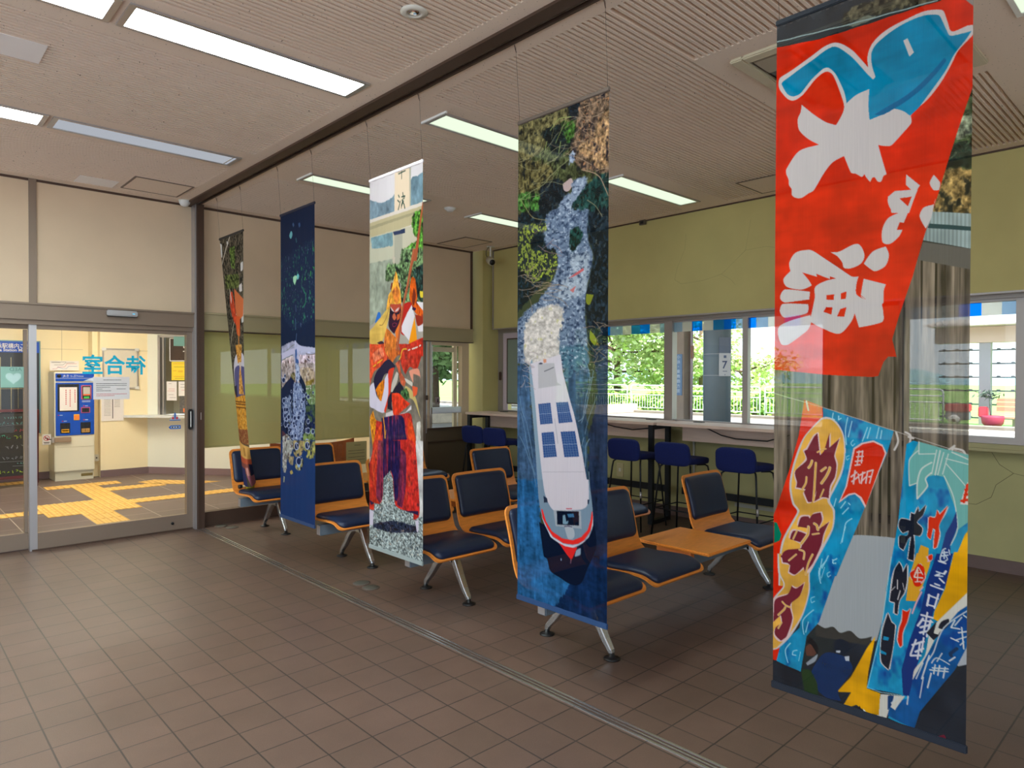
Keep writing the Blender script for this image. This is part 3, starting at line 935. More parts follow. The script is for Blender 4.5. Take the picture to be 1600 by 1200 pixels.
# floor lids
def lid(x, y, label, grp=None):
    e = empty('floor_lid', (x, y, 0)); tag(e, label, 'floor lid', grp)
    MB().lathe([(.062, 0), (.062, .004), (.054, .005)], (0, 0, 0), 28).build('ring', mat('lid_ring', (96, 84, 76), .6, .2), e)
    MB().lathe([(.052, .004), (.050, .0065), (.01, .007)], (0, 0, 0), 28).build('cover', mat('bronze_lid', (84, 82, 74), .6, .2), e)
lid(2.545, 6.93, 'round metal floor lid nearest the partition post')
lid(2.60, 6.79, 'round metal floor lid beside the farthest bench, nearer of its pair')
lid(2.585, 4.33, 'round floor lid in front of the samurai banner, farther of the pair')
lid(2.578, 4.19, 'round floor lid in front of the samurai banner, nearer of the pair')
lid(5.08, 2.50, 'lone round floor lid between the nearest bench and the window wall')

# ------------------------------------------------------------------ window counter and stools
def counter(x0, y0, x1, y1, label, frames=2):
    L_ = math.hypot(x1 - x0, y1 - y0)
    ang = math.atan2(x1 - x0, -(y1 - y0))
    e = empty('counter_table', (x0, y0, 0)); e.rotation_euler = (0, 0, ang)
    tag(e, label, 'counter')
    # local: +x towards the window, -y along the counter
    MB().bbox(0, .44, -L_ + .003, 0, 1.012, 1.040, .003).build('counter_top', M['counter'], e)
    MB().box(.385, .40, -L_ + .06, -.06, .84, 1.01).build('modesty_panel', M['counter'], e)
    for y in (-.045, -L_ + .05)[2 - frames:]:
        f_ = MB().box(.02, .06, y - .025, y + .025, 0, 1.012).box(.345, .385, y - .025, y + .025, 0, 1.012).box(.06, .345, y - .025, y + .025, 0, .04).box(.06, .345, y - .025, y + .025, .965, 1.012)
        f_.build('leg_frame', M['black_metal'], e)
    MB().box(.36, .38, -L_ + .08, -.07, .29, .36).build('stretcher', M['black_metal'], e)
    return e
c1 = counter(5.575, 6.80, 5.745, 4.02, 'pale wood window counter on black frames, far stretch behind two banners')
c2 = counter(5.745, 3.99, 5.755, 1.75, 'pale wood window counter on black frames, stretch left of the red flag banner', 1)
for (x, ys, lb) in ((6.04, [(5.05, 1.0), (4.75, .945), (4.5, .925), (4.1, .975)], 'black power cable sagging under the far stretch of the counter'),
                    (6.06, [(3.62, .995), (3.45, .93), (3.3, .905), (2.98, .905), (2.78, .97), (2.7, 1.0)], 'black power cable sagging under the counter above the middle stools'),
                    (6.05, [(2.62, 1.0), (2.45, .93), (2.15, .89), (1.95, .98)], 'black power cable under the counter next to the red flag banner')):
    x -= .0
    tag(MB().tube([(x, y, z) for y, z in ys], .006, 8).build('power_cable', M['black_plastic']), lb, 'cable')
for y, lb in ((4.30, 'dark cable grommet on the counter at the thick window post'), (3.72, 'dark cable grommet on the counter before the square pillar'), (6.5, 'dark cable grommet on the counter near the corner column')):
    x = 6.10 if y < 6 else 5.98
    e = empty('cable_grommet', (x, y, 1.04)); tag(e, lb, 'grommet')
    MB().bbox(-.03, .03, -.05, .05, 0, .006, .002).build('lid', M['black_plastic'], e)
ol = empty('wall_outlet', (XW, 4.90, .42)); tag(ol, 'beige outlet plate low on the wall behind the stool right of the boat banner', 'outlet')
MB().bbox(-.012, 0, -.05, .05, -.08, .08, .004).build('plate', mat('beige_plate', (198, 184, 140), .5), ol)
MB().box(-.014, -.012, -.015, .015, -.02, .02).build('socket', M['offwhite'], ol)
cd = tag(MB().box(XW - .02, XW, 1.9, 3.45, .20, .235).build('cable_duct', mat('grey_duct', (176, 176, 166), .5)), 'pale grey cable duct low on the wall under the counter', 'cable duct')
pv = empty('wall_conduit', (XW - .02, 3.92, 0)); tag(pv, 'thin vertical grey conduit with a box behind the middle counter frame', 'conduit')
MB().tube([(0, 0, .28), (0, 0, .95)], .012, 10).build('pipe', mat('grey_duct2', (176, 176, 166), .5), pv)
MB().bbox(-.02, .02, -.05, .05, .26, .36, .005).build('junction_box', mat('grey_duct3', (176, 176, 166), .5), pv)

def make_stool():
    # faces +x (the window); origin on the floor under the seat centre
    e = empty('bar_stool', (0, 0, 0))
    # back and seat as soft pads
    def pad(mb, cx, cy, cz, sx, sy, sz, tilt, taper=1.0, n=14, p=5.0):
        vs_, fs_ = [], []
        for i in range(n + 1):
            th = math.pi * i / n
            for j in range(2 * n):
                ph = 2 * math.pi * j / (2 * n)
                def sp_(v, e_): return math.copysign(abs(v) ** e_, v)
                ex = 2 / p
                x = sx * sp_(math.sin(th), ex) * sp_(math.cos(ph), ex)
                y = sy * sp_(math.sin(th), ex) * sp_(math.sin(ph), ex)
                z = sz * sp_(math.cos(th), ex)
                y *= 1 + (taper - 1) * (z / sz) if True else 1
                xx = x * math.cos(tilt) + z * math.sin(tilt)
                zz = -x * math.sin(tilt) + z * math.cos(tilt)
                vs_.append((cx + xx, cy + y, cz + zz))
        for i in range(n):
            for j in range(2 * n):
                j2 = (j + 1) % (2 * n)
                fs_.append((i * 2 * n + j, (i + 1) * 2 * n + j, (i + 1) * 2 * n + j2, i * 2 * n + j2))
        mb.add(vs_, fs_, True)
    m1 = MB(); pad(m1, -.205, 0, .785, .030, .185, .108, -.16, .97); m1.build('backrest', M['blue_fabric'], e)
    m2 = MB(); pad(m2, .0, 0, .715, .21, .18, .035, .04, 1.0); m2.build('seat', M['blue_fabric'], e)
    for sx, sy in ((-1, -1), (-1, 1), (1, -1), (1, 1)):
        MB().tube([(sx * .06, sy * .10, .672), (sx * .13, sy * .145, .672), (sx * .155, sy * .16, .655), (sx * .165, sy * .168, .60), (sx * .22, sy * .215, .005)], .0085, 10).build('leg', M['black_metal'], e)
    r = .195
    q = lambda t: (.165 + (.22 - .165) * t, .168 + (.215 - .168) * t)
    a, b = q(.58)
    MB().tube([(-a, -b, .26), (a, -b, .26), (a, b, .26), (-a, b, .26), (-a, -b, .26)], .006, 8).build('footrest', M['black_metal'], e)
    MB().tube([(-.21, -.205, .33), (-.2035, -.2, .39)], .011, 10).build('foot_tag', M['alu'], e)
    return e
stool = make_stool()
stools = [(5.60, 4.13, .03, 'royal blue bar stool just right of the boat banner'), (5.62, 3.585, .02, 'royal blue bar stool in front of the middle counter frame'),
          (5.62, 2.945, .0, 'royal blue bar stool nearest the red flag banner'), (5.60, 6.44, .04, 'royal blue bar stool at the far end of the counter'),
          (5.58, 6.02, .05, 'royal blue bar stool second from the far end, overlapping the end one')]
for k, (x, y, a, l) in enumerate(stools):
    s_ = stool if k == 0 else copy_tree(stool)
    s_.location = (x, y, 0); s_.rotation_euler = (0, 0, a)
    tag(s_, l, 'bar stool', 'blue bar stools at the window counter')

# traced prints of the banners: kind colour smooth width points (1/500 of width, 1/2000 of height)
ART = {
5: [
(0, (34, 40, 50), 0, 14, [-15,1917,87,1922,143,1864,265,1778,329,1960,526,1748,529,2070,-12,2200]),
(0, (44, 50, 56), 0, 14, [-30,-200,547,25,549,279,-28,82]),
(0, (70, 66, 52), 1, 5, [201,43,314,40,512,51,512,129,314,87,188,82]),
(0, (120, 124, 110), 1, 14, [197,85,252,77,279,90,225,96]),
(0, (62, 76, 48), 0, 5, [438,276,531,307,535,598,401,572]),
(0, (138, 146, 120), 1, 5, [470,418,515,413,515,465,463,469]),
(0, (38, 50, 40), 1, 5, [451,475,515,482,516,552,440,526]),
(0, (150, 122, 74), 0, 5, [400,531,534,552,535,667,394,638]),
(1, (150, 170, 170), 0, 4, [2,60,225,86,421,103]),
(0, (150, 165, 165), 0, 4, [412,638,513,662,514,750,394,709]),
(0, (40, 70, 75), 0, 0, [408,668,513,694,513,704,404,679]),
(0, (100, 95, 90), 0, 0, [394,713,514,750,514,801,382,758]),
(0, (104, 92, 80), 0, 1, [382,758,514,801,517,1170,-21,1197,-21,1037,278,1062]),
(0, (104, 92, 80), 0, 1, [-21,1104,531,1095,535,1459,-18,1556]),
(0, (165, 165, 178), 0, 0, [232,1504,297,1499,306,1512,332,1494,400,1483,401,1603,166,1656,183,1617]),
(0, (165, 168, 172), 1, 0, [180,1522,351,1492,292,1776,261,1782,238,1786,219,1772,196,1784,176,1773,152,1782,127,1774,131,1683]),
(0, (60, 58, 55), 1, 0, [127,1772,152,1782,176,1772,196,1783,222,1771,247,1785,279,1770,266,1798,127,1812]),
(0, (175, 178, 185), 0, 0, [434,1672,510,1587,512,1771,482,1788,466,1784]),
(0, (214, 38, 12), 0, 2, [-6,76,129,96,252,101,357,103,425,107,456,97,519,123,521,282,505,328,470,445,437,561,428,595,360,581,-8,511]),
(0, (214, 38, 12), 0, 2, [-9,474,435,565,429,591,398,694,371,800,339,899,322,962,329,990,333,1009,313,1008,302,1022,289,1060,273,1063,152,1057,-5,1041]),
(0, (150, 140, 135), 0, 0, [477,119,503,153,508,123]),
(0, (205, 195, 195), 1, 0, [7,188,13,169,69,151,129,125,164,120,188,131,217,160,244,199,257,219,255,188,266,158,292,139,339,125,390,120,418,125,435,135,445,168,455,195,487,192,502,197,500,217,469,247,454,277,431,314,400,350,365,376,364,399,342,421,317,445,300,443,284,436,291,464,306,520,298,523,292,536,283,534,276,522,269,521,264,532,255,519,249,507,242,513,228,502,214,495,195,445,166,455,143,480,113,524,97,531,74,541,51,529,49,509,41,496,39,478,32,461,33,445,71,402,127,397,96,373,70,341,66,308,74,290,77,269,111,306,146,338,173,353,194,314,186,273,165,212,145,195,115,206,80,241,54,250,33,238,12,208]),
(0, (0, 128, 170), 1, 2, [16,190,25,181,74,162,134,137,164,131,183,142,217,180,254,235,269,255,275,249,267,220,264,186,275,164,306,147,348,132,394,131,421,139,429,149,442,185,453,205,496,208,484,226,461,253,442,287,415,322,383,363,361,379,342,360,320,349,311,355,261,362,258,322,260,278,227,285,201,300,194,265,171,209,152,186,135,185,105,203,75,234,54,238,33,224]),
(0, (205, 195, 195), 0, 0, [267,249,275,249,260,214,255,219]),
(0, (0, 100, 150), 1, 0, [273,351,371,313,438,254,442,265,383,322,299,358]),
(0, (205, 195, 195), 0, 0, [343,177,353,174,369,217,358,224]),
(0, (205, 195, 195), 0, 0, [353,530,386,566,381,574,361,633,318,625,314,596,309,581,326,568,365,573,352,557]),
(0, (214, 38, 12), 0, 0, [337,589,367,590,358,614]),
(0, (205, 195, 195), 1, 0, [417,545,432,569,429,586,417,584,408,564]),
(0, (205, 195, 195), 1, 0, [326,571,381,577,348,656,338,653,331,672,345,674,336,691,315,707,297,700,296,666,310,638,335,628,316,614,309,586]),
(0, (214, 38, 12), 0, 0, [337,590,367,591,358,615]),
(0, (205, 195, 195), 1, 0, [421,605,412,655,400,680,386,647,395,625,418,620]),
(0, (205, 195, 195), 1, 0, [160,709,185,710,232,695,250,725,244,748,221,760,198,758,192,741,178,722]),
(0, (205, 195, 195), 1, 0, [249,752,271,722,305,713,313,737,304,765,280,776,267,769]),
(0, (205, 195, 195), 1, 0, [46,745,44,724,63,698,99,694,119,704,217,783,236,786,231,805,231,834,254,851,242,840,249,793,306,814,301,831,301,861,297,868,300,887,297,915,238,926,227,887,217,911,187,941,146,927,105,902,108,884,118,834,119,804,149,789,176,785,159,777,159,785,122,766,124,775,82,758,100,782,109,798,79,808,37,796,26,772,47,751]),
(0, (214, 38, 12), 0, 0, [151,830,171,829,170,845,151,843]),
(0, (214, 38, 12), 0, 0, [189,828,205,824,203,844,189,845]),
(0, (214, 38, 12), 0, 0, [143,877,150,864,167,866,164,886]),
(0, (214, 38, 12), 0, 0, [179,892,188,872,205,868,199,894]),
(0, (214, 38, 12), 0, 0, [231,805,241,791,240,835,256,851,233,831]),
(0, (205, 195, 195), 1, 0, [16,826,31,803,104,816,102,838,32,842]),
(0, (205, 195, 195), 1, 0, [16,868,26,845,99,852,95,878,32,887]),
(0, (205, 195, 195), 1, 0, [16,910,105,884,108,905,96,929,44,967,19,963]),
(0, (214, 38, 12), 0, 2, [90,1130,143,1148,147,1278,77,1466,-2,1689,-8,1503,11,1453,48,1342,75,1235]),
(0, (214, 38, 12), 0, 2, [-7,1576,58,1565,49,1703,18,1918,-7,1919]),
(0, (0, 120, 90), 0, 0, [2,1501,11,1502,26,1535,20,1554,2,1565]),
(0, (20, 140, 185), 0, 3, [143,1151,328,1207,313,1265,184,1626,100,1658,143,1501,147,1278]),
(0, (20, 140, 185), 0, 3, [110,1570,208,1552,180,1627,137,1769,102,1819,85,1929,12,1919,23,1873,81,1800]),
(0, (205, 195, 195), 1, 0, [139,1181,163,1179,185,1195,201,1226,206,1273,198,1331,177,1381,164,1414,178,1442,175,1487,161,1525,123,1607,110,1633,78,1676,17,1690,19,1606,30,1547,72,1461,58,1438,49,1388,57,1332,75,1271,93,1233]),
(0, (226, 168, 70), 1, 2, [139,1187,163,1184,182,1199,197,1226,202,1274,194,1327,173,1377,157,1415,172,1443,171,1488,157,1521,118,1599,105,1634,78,1676,22,1689,25,1604,37,1546,78,1459,63,1434,55,1387,63,1331,81,1270,97,1233]),
(0, (205, 195, 195), 1, 0, [13,1594,115,1585,110,1637,110,1688,91,1760,55,1833,17,1880,-7,1893,-5,1748,33,1686,16,1652]),
(0, (226, 168, 70), 1, 2, [18,1593,113,1580,106,1633,106,1689,86,1762,49,1831,12,1879,-4,1887,-2,1753,37,1687,22,1650]),
(0, (225, 190, 190), 1, 0, [132,1221,116,1233,96,1270,87,1278,94,1302,63,1344,68,1376,65,1392,93,1395,88,1405,100,1431,113,1427,133,1391,118,1428,147,1411,164,1413,168,1377,180,1349,185,1307,178,1282,192,1232,165,1260,165,1219,150,1270,139,1285]),
(0, (120, 38, 52), 1, 0, [129,1225,119,1236,100,1273,91,1281,98,1306,66,1340,71,1372,69,1388,96,1391,91,1400,103,1427,117,1423,129,1387,121,1424,143,1408,161,1409,164,1374,177,1346,181,1311,175,1285,189,1236,161,1264,161,1222,147,1274,136,1288]),
(0, (225, 190, 190), 1, 0, [143,1449,120,1456,112,1471,107,1465,80,1471,71,1500,107,1499,103,1518,59,1513,48,1541,82,1553,78,1570,41,1582,25,1598,27,1621,51,1621,46,1645,65,1650,100,1616,100,1639,122,1607,143,1554,152,1509,166,1471,134,1501,147,1471]),
(0, (120, 38, 52), 1, 0, [139,1452,117,1461,108,1475,104,1469,83,1475,74,1504,104,1503,100,1522,63,1517,52,1544,86,1549,82,1566,44,1577,28,1594,31,1617,54,1616,50,1641,68,1646,96,1613,96,1635,118,1604,140,1551,148,1513,163,1475,130,1505,143,1475]),
(0, (225, 190, 190), 1, 0, [96,1662,73,1683,59,1679,49,1705,5,1731,0,1776,-2,1809,22,1781,25,1802,6,1823,3,1845,22,1858,48,1838,63,1781,58,1734,83,1702]),
(0, (120, 38, 52), 1, 0, [93,1666,70,1687,57,1682,46,1709,8,1734,3,1772,1,1805,25,1777,28,1798,9,1819,7,1841,26,1854,44,1835,60,1779,54,1739,81,1706]),
(0, (120, 38, 52), 1, 0, [24,1602,54,1623,64,1647,90,1616,96,1633,115,1595,118,1579,26,1597]),
(1, (228, 196, 160), 1, 9, [114,1306,110,1318,104,1327]),
(1, (226, 168, 70), 1, 5, [114,1306,110,1318,104,1327]),
(1, (228, 196, 160), 1, 8, [125,1311,123,1352,121,1393,119,1421]),
(1, (226, 168, 70), 1, 5, [125,1311,123,1352,121,1393,119,1421]),
(1, (228, 196, 160), 1, 9, [141,1368,153,1348,161,1330,163,1321]),
(1, (226, 168, 70), 1, 5, [141,1368,153,1348,161,1330,163,1321]),
(1, (228, 196, 160), 1, 8, [140,1333,152,1322]),
(1, (226, 168, 70), 1, 4, [140,1333,152,1322]),
(1, (228, 196, 160), 1, 5, [129,1280,140,1273,152,1268]),
(1, (226, 168, 70), 1, 3, [129,1280,140,1273,152,1268]),
(1, (228, 196, 160), 1, 7, [86,1392,96,1373,98,1355]),
(1, (226, 168, 70), 1, 4, [86,1392,96,1373,98,1355]),
(1, (228, 196, 160), 1, 5, [138,1409,147,1385]),
(1, (226, 168, 70), 1, 3, [138,1409,147,1385]),
(1, (228, 196, 160), 1, 10, [105,1499,103,1521,84,1552]),
(1, (226, 168, 70), 1, 5, [105,1499,103,1521,84,1552]),
(1, (228, 196, 160), 1, 9, [122,1487,129,1491,132,1503]),
(1, (226, 168, 70), 1, 5, [122,1487,129,1491,132,1503]),
(1, (228, 196, 160), 1, 6, [117,1519,135,1513]),
(1, (226, 168, 70), 1, 3, [117,1519,135,1513]),
(1, (228, 196, 160), 1, 7, [79,1571,93,1575,91,1596]),
(1, (226, 168, 70), 1, 3, [79,1571,93,1575,91,1596]),
(1, (228, 196, 160), 1, 6, [61,1542,72,1515]),
(1, (226, 168, 70), 1, 3, [61,1542,72,1515]),
(1, (228, 196, 160), 1, 7, [98,1640,105,1607,118,1577]),
(1, (226, 168, 70), 1, 4, [98,1640,105,1607,118,1577]),
(1, (228, 196, 160), 1, 6, [49,1608,70,1586]),
(1, (226, 168, 70), 1, 3, [49,1608,70,1586]),
(1, (228, 196, 160), 1, 7, [30,1736,41,1744,54,1746]),
(1, (226, 168, 70), 1, 4, [30,1736,41,1744,54,1746]),
(1, (228, 196, 160), 1, 7, [17,1779,35,1758,39,1750]),
(1, (226, 168, 70), 1, 4, [17,1779,35,1758,39,1750]),
(1, (228, 196, 160), 1, 6, [28,1798,17,1819]),
(1, (226, 168, 70), 1, 3, [28,1798,17,1819]),
(1, (150, 215, 235), 1, 3, [171,1165,169,1180,175,1184]),
(1, (150, 215, 235), 1, 3, [186,1173,186,1184,193,1179]),
(1, (150, 215, 235), 1, 3, [211,1176,205,1213,208,1252]),
(1, (150, 215, 235), 1, 3, [222,1186,213,1230]),
(1, (150, 215, 235), 1, 3, [262,1201,249,1240]),
(1, (150, 215, 235), 1, 3, [262,1231,270,1201]),
(1, (150, 215, 235), 1, 3, [292,1199,286,1229]),
(1, (150, 215, 235), 1, 3, [299,1207,296,1229]),
(1, (150, 215, 235), 1, 2, [216,1282,208,1287,210,1295,216,1290]),
(1, (150, 215, 235), 1, 2, [226,1238,220,1247,224,1255,230,1248]),
(1, (150, 215, 235), 1, 3, [181,1407,175,1430]),
(1, (150, 215, 235), 1, 3, [207,1412,194,1432]),
(1, (150, 215, 235), 1, 3, [224,1457,208,1473,199,1527]),
(1, (150, 215, 235), 1, 2, [208,1482,195,1532]),
(1, (150, 215, 235), 1, 3, [215,1428,199,1448]),
(1, (150, 215, 235), 1, 3, [144,1585,136,1636]),
(1, (150, 215, 235), 1, 3, [161,1573,144,1612]),
(1, (150, 215, 235), 1, 2, [183,1580,172,1582,175,1593,183,1588]),
(1, (150, 215, 235), 1, 3, [219,1419,215,1415]),
(1, (150, 215, 235), 1, 3, [156,1587,136,1621,141,1656]),
(1, (150, 215, 235), 1, 2, [151,1608,143,1640]),
(1, (150, 215, 235), 1, 3, [185,1576,175,1584,173,1591,182,1591]),
(1, (150, 215, 235), 1, 2, [166,1618,158,1625,161,1634,168,1627]),
(1, (150, 215, 235), 1, 2, [125,1698,114,1706,116,1718,125,1711]),
(1, (150, 215, 235), 1, 3, [122,1737,91,1776,94,1816]),
(1, (150, 215, 235), 1, 3, [107,1776,99,1809]),
(1, (150, 215, 235), 1, 3, [55,1853,40,1879,48,1913]),
(1, (150, 215, 235), 1, 3, [74,1869,63,1875,61,1886,71,1885]),
(1, (150, 215, 235), 1, 2, [136,1612,141,1646]),
(1, (150, 215, 235), 1, 2, [84,1871,79,1899]),
(0, (225, 190, 190), 0, 0, [226,1261,246,1245,278,1235,301,1245,311,1267,258,1423,244,1399,231,1388,215,1394,188,1419,207,1369]),
(0, (214, 38, 12), 0, 0, [230,1264,250,1248,278,1240,300,1250,307,1269,260,1416,248,1394,231,1384,215,1389,194,1409,211,1368]),
(1, (225, 190, 190), 1, 5, [236,1271,250,1268]),
(1, (225, 190, 190), 1, 5, [235,1284,251,1281]),
(1, (225, 190, 190), 1, 5, [232,1297,249,1293]),
(1, (225, 190, 190), 1, 5, [231,1308,243,1305]),
(1, (225, 190, 190), 1, 4, [241,1267,236,1306]),
(1, (225, 190, 190), 1, 4, [250,1266,247,1300]),
(1, (225, 190, 190), 1, 5, [221,1341,235,1327]),
(1, (225, 190, 190), 1, 5, [223,1354,239,1339]),
(1, (225, 190, 190), 1, 5, [231,1323,227,1360]),
(1, (225, 190, 190), 1, 4, [239,1331,243,1356]),
(1, (225, 190, 190), 1, 5, [243,1334,257,1325]),
(1, (225, 190, 190), 1, 4, [247,1352,259,1337]),
(1, (225, 190, 190), 1, 5, [251,1325,247,1356]),
(1, (225, 190, 190), 1, 5, [263,1324,259,1354]),
(1, (225, 190, 190), 1, 5, [263,1322,278,1316]),
(1, (225, 190, 190), 1, 4, [278,1316,269,1353]),
(1, (225, 190, 190), 1, 5, [267,1336,273,1334]),
(1, (190, 180, 175), 0, 2, [-21,1107,143,1150]),
(1, (190, 180, 175), 0, 2, [143,1150,332,1207,383,1222,510,1258]),
(1, (205, 195, 190), 1, 6, [334,1210,339,1234,330,1257]),
(1, (205, 195, 190), 1, 6, [357,1208,369,1216,367,1240]),
(1, (205, 195, 190), 1, 6, [365,1220,376,1223]),
(1, (205, 195, 190), 1, 5, [454,1249,469,1235,460,1257,454,1253]),
(1, (205, 195, 190), 1, 6, [469,1242,487,1246,493,1258]),
(1, (205, 195, 190), 1, 6, [96,1134,102,1160]),
(0, (20, 140, 185), 0, 3, [360,1239,376,1229,513,1259,515,1439,456,1607,312,1640,341,1447]),
(0, (20, 140, 185), 0, 3, [329,1529,468,1503,506,1495,442,1701,384,1984,320,1979,354,1904,267,1916,301,1739]),
(0, (110, 175, 170), 0, 0, [367,1285,376,1259,389,1231,513,1259,515,1401,508,1414,477,1446,474,1400,447,1316,427,1313,405,1321,409,1345,388,1380,385,1339,368,1350]),
(1, (200, 210, 205), 1, 3, [389,1231,389,1263,426,1259]),
(1, (200, 210, 205), 1, 3, [389,1253,367,1281,368,1348,385,1339]),
(1, (200, 210, 205), 1, 4, [419,1282,395,1302,386,1339,386,1380,409,1345,405,1325,419,1308]),
(1, (200, 210, 205), 1, 3, [430,1249,419,1311]),
(1, (200, 210, 205), 1, 4, [438,1250,427,1313]),
(1, (200, 210, 205), 1, 3, [446,1254,433,1312]),
(1, (200, 210, 205), 1, 3, [456,1257,444,1309]),
(1, (200, 210, 205), 1, 3, [447,1313,468,1365,477,1442,462,1487]),
(1, (200, 210, 205), 1, 3, [451,1281,494,1334]),
(1, (200, 210, 205), 1, 3, [451,1269,512,1282]),
(1, (200, 210, 205), 1, 4, [464,1252,511,1272]),
(0, (220, 210, 205), 0, 0, [498,1323,514,1323,515,1378,482,1381,491,1343]),
(1, (214, 38, 12), 1, 6, [496,1333,512,1329]),
(1, (214, 38, 12), 1, 6, [493,1343,512,1340]),
(1, (214, 38, 12), 1, 7, [492,1356,512,1350]),
(1, (214, 38, 12), 1, 7, [485,1372,511,1363]),
(1, (214, 38, 12), 1, 7, [498,1330,490,1374]),
(1, (214, 38, 12), 1, 7, [507,1333,502,1372]),
(0, (20, 50, 120), 0, 0, [474,1400,477,1438,462,1487,463,1546,456,1591,415,1600,436,1532,452,1457,465,1428]),
(0, (20, 50, 120), 0, 0, [432,1514,468,1507,449,1601,426,1665,407,1748,383,1838,371,1904,357,1903,353,1838,370,1758,398,1663,409,1596]),
(0, (205, 195, 195), 1, 0, [386,1400,379,1421,370,1419,368,1439,346,1438,341,1460,350,1475,365,1466,362,1481,343,1485,343,1513,353,1520,363,1489,371,1480,367,1513,364,1542,376,1544,378,1503,376,1475,390,1476,395,1455,383,1441,397,1419,404,1394,388,1416]),
(0, (205, 195, 195), 1, 0, [390,1400,384,1421,375,1418,373,1438,351,1438,345,1459,355,1474,369,1466,366,1480,348,1484,348,1513,357,1519,367,1489,375,1479,371,1512,368,1541,381,1543,382,1502,381,1474,395,1475,400,1455,387,1440,401,1418,409,1393,392,1415]),
(0, (205, 195, 195), 1, 0, [389,1397,381,1419,372,1416,371,1437,348,1436,343,1457,353,1472,367,1463,363,1479,345,1481,345,1510,355,1517,366,1486,373,1477,369,1510,366,1539,379,1541,381,1500,378,1472,393,1473,398,1452,386,1438,400,1416,406,1391,390,1414]),
(0, (205, 195, 195), 1, 0, [389,1402,381,1424,372,1421,371,1442,348,1441,343,1462,353,1477,367,1468,363,1483,345,1486,345,1515,355,1522,366,1491,373,1482,369,1515,366,1544,379,1546,381,1504,378,1476,393,1478,398,1457,386,1443,400,1421,406,1395,390,1418]),
(0, (30, 34, 48), 1, 0, [389,1400,381,1421,372,1419,371,1439,348,1438,343,1460,353,1475,367,1466,363,1480,345,1484,345,1513,355,1519,366,1489,373,1480,369,1513,366,1541,379,1543,381,1503,378,1475,393,1475,398,1455,386,1441,400,1419,406,1393,390,1415]),
(0, (205, 195, 195), 1, 0, [343,1555,332,1575,325,1605,320,1664,333,1665,330,1694,339,1694,343,1658,356,1631,362,1598,362,1555,351,1581,349,1567]),
(0, (205, 195, 195), 1, 0, [348,1554,337,1574,331,1604,325,1662,338,1664,336,1692,344,1692,348,1656,361,1631,367,1596,367,1555,356,1580,354,1566]),
(0, (205, 195, 195), 1, 0, [345,1551,334,1572,329,1602,322,1660,335,1662,334,1691,342,1691,346,1654,358,1628,364,1594,364,1552,353,1578,352,1564]),
(0, (205, 195, 195), 1, 0, [345,1557,334,1578,329,1607,322,1666,335,1667,334,1696,342,1696,346,1660,358,1634,364,1599,364,1558,353,1584,352,1569]),
(0, (30, 34, 48), 1, 0, [345,1554,334,1575,329,1605,322,1663,335,1664,334,1693,342,1693,346,1657,358,1631,364,1597,364,1555,353,1580,352,1567]),
(1, (205, 195, 195), 1, 3, [341,1602,341,1626]),
(1, (205, 195, 195), 1, 2, [326,1634,335,1622]),
(1, (205, 195, 195), 1, 3, [342,1654,348,1629]),
(1, (205, 195, 195), 1, 2, [358,1626,354,1608]),
(0, (205, 195, 195), 1, 0, [315,1697,303,1744,299,1798,301,1835,319,1849,325,1809,330,1770,333,1726,325,1719]),
(0, (205, 195, 195), 1, 0, [320,1696,308,1743,304,1796,306,1833,325,1847,330,1807,335,1768,339,1725,329,1718]),
(0, (205, 195, 195), 1, 0, [318,1694,306,1740,301,1794,304,1832,321,1845,328,1805,333,1766,336,1723,327,1715]),
(0, (205, 195, 195), 1, 0, [318,1700,306,1746,301,1800,304,1838,321,1851,328,1811,333,1772,336,1729,327,1721]),
(0, (30, 34, 48), 1, 0, [318,1697,306,1744,301,1797,304,1834,321,1848,328,1808,333,1769,336,1725,327,1719]),
(0, (20, 140, 185), 0, 0, [308,1762,321,1762,319,1771,306,1772]),
(0, (20, 140, 185), 0, 0, [301,1801,315,1805,314,1811,301,1810]),
(0, (205, 195, 195), 1, 0, [431,1402,426,1423,411,1424,410,1456,409,1473,415,1480,420,1451,426,1454,424,1478,423,1503,429,1497,437,1465,434,1441,446,1411,455,1389,436,1413]),
(0, (205, 195, 195), 1, 0, [435,1401,430,1422,416,1424,414,1456,413,1472,419,1479,425,1451,430,1453,428,1478,427,1502,434,1497,441,1464,438,1440,451,1411,459,1388,440,1412]),
(0, (205, 195, 195), 1, 0, [432,1399,428,1419,414,1422,412,1454,410,1471,418,1477,423,1448,428,1452,426,1475,425,1499,432,1494,438,1461,437,1438,448,1409,456,1386,438,1410]),
(0, (205, 195, 195), 1, 0, [432,1404,428,1424,414,1427,412,1459,410,1475,418,1482,423,1453,428,1456,427,1480,425,1504,432,1499,438,1466,437,1443,448,1414,456,1391,438,1415]),
(0, (214, 38, 12), 1, 0, [432,1401,428,1422,414,1424,412,1456,410,1473,418,1480,423,1451,428,1454,426,1478,425,1502,432,1497,438,1464,437,1441,448,1411,456,1388,438,1413]),
(0, (222, 160, 40), 0, 0, [395,1499,414,1504,411,1549,386,1598,379,1584,386,1534]),
(0, (222, 160, 40), 0, 0, [386,1522,421,1521,415,1554,401,1602,386,1648,362,1652,368,1591]),
(0, (205, 195, 195), 1, 0, [411,1525,419,1519,420,1531,411,1536]),
(0, (205, 195, 195), 1, 0, [414,1524,423,1518,423,1531,414,1536]),
(0, (205, 195, 195), 1, 0, [413,1522,422,1517,422,1529,413,1534]),
(0, (205, 195, 195), 1, 0, [413,1527,422,1521,422,1532,413,1538]),
(0, (214, 38, 12), 1, 0, [413,1524,422,1518,422,1531,413,1536]),
(0, (205, 195, 195), 1, 0, [393,1548,385,1562,370,1578,374,1593,403,1587,400,1563]),
(0, (205, 195, 195), 1, 0, [397,1548,388,1561,374,1577,377,1593,406,1586,404,1562]),
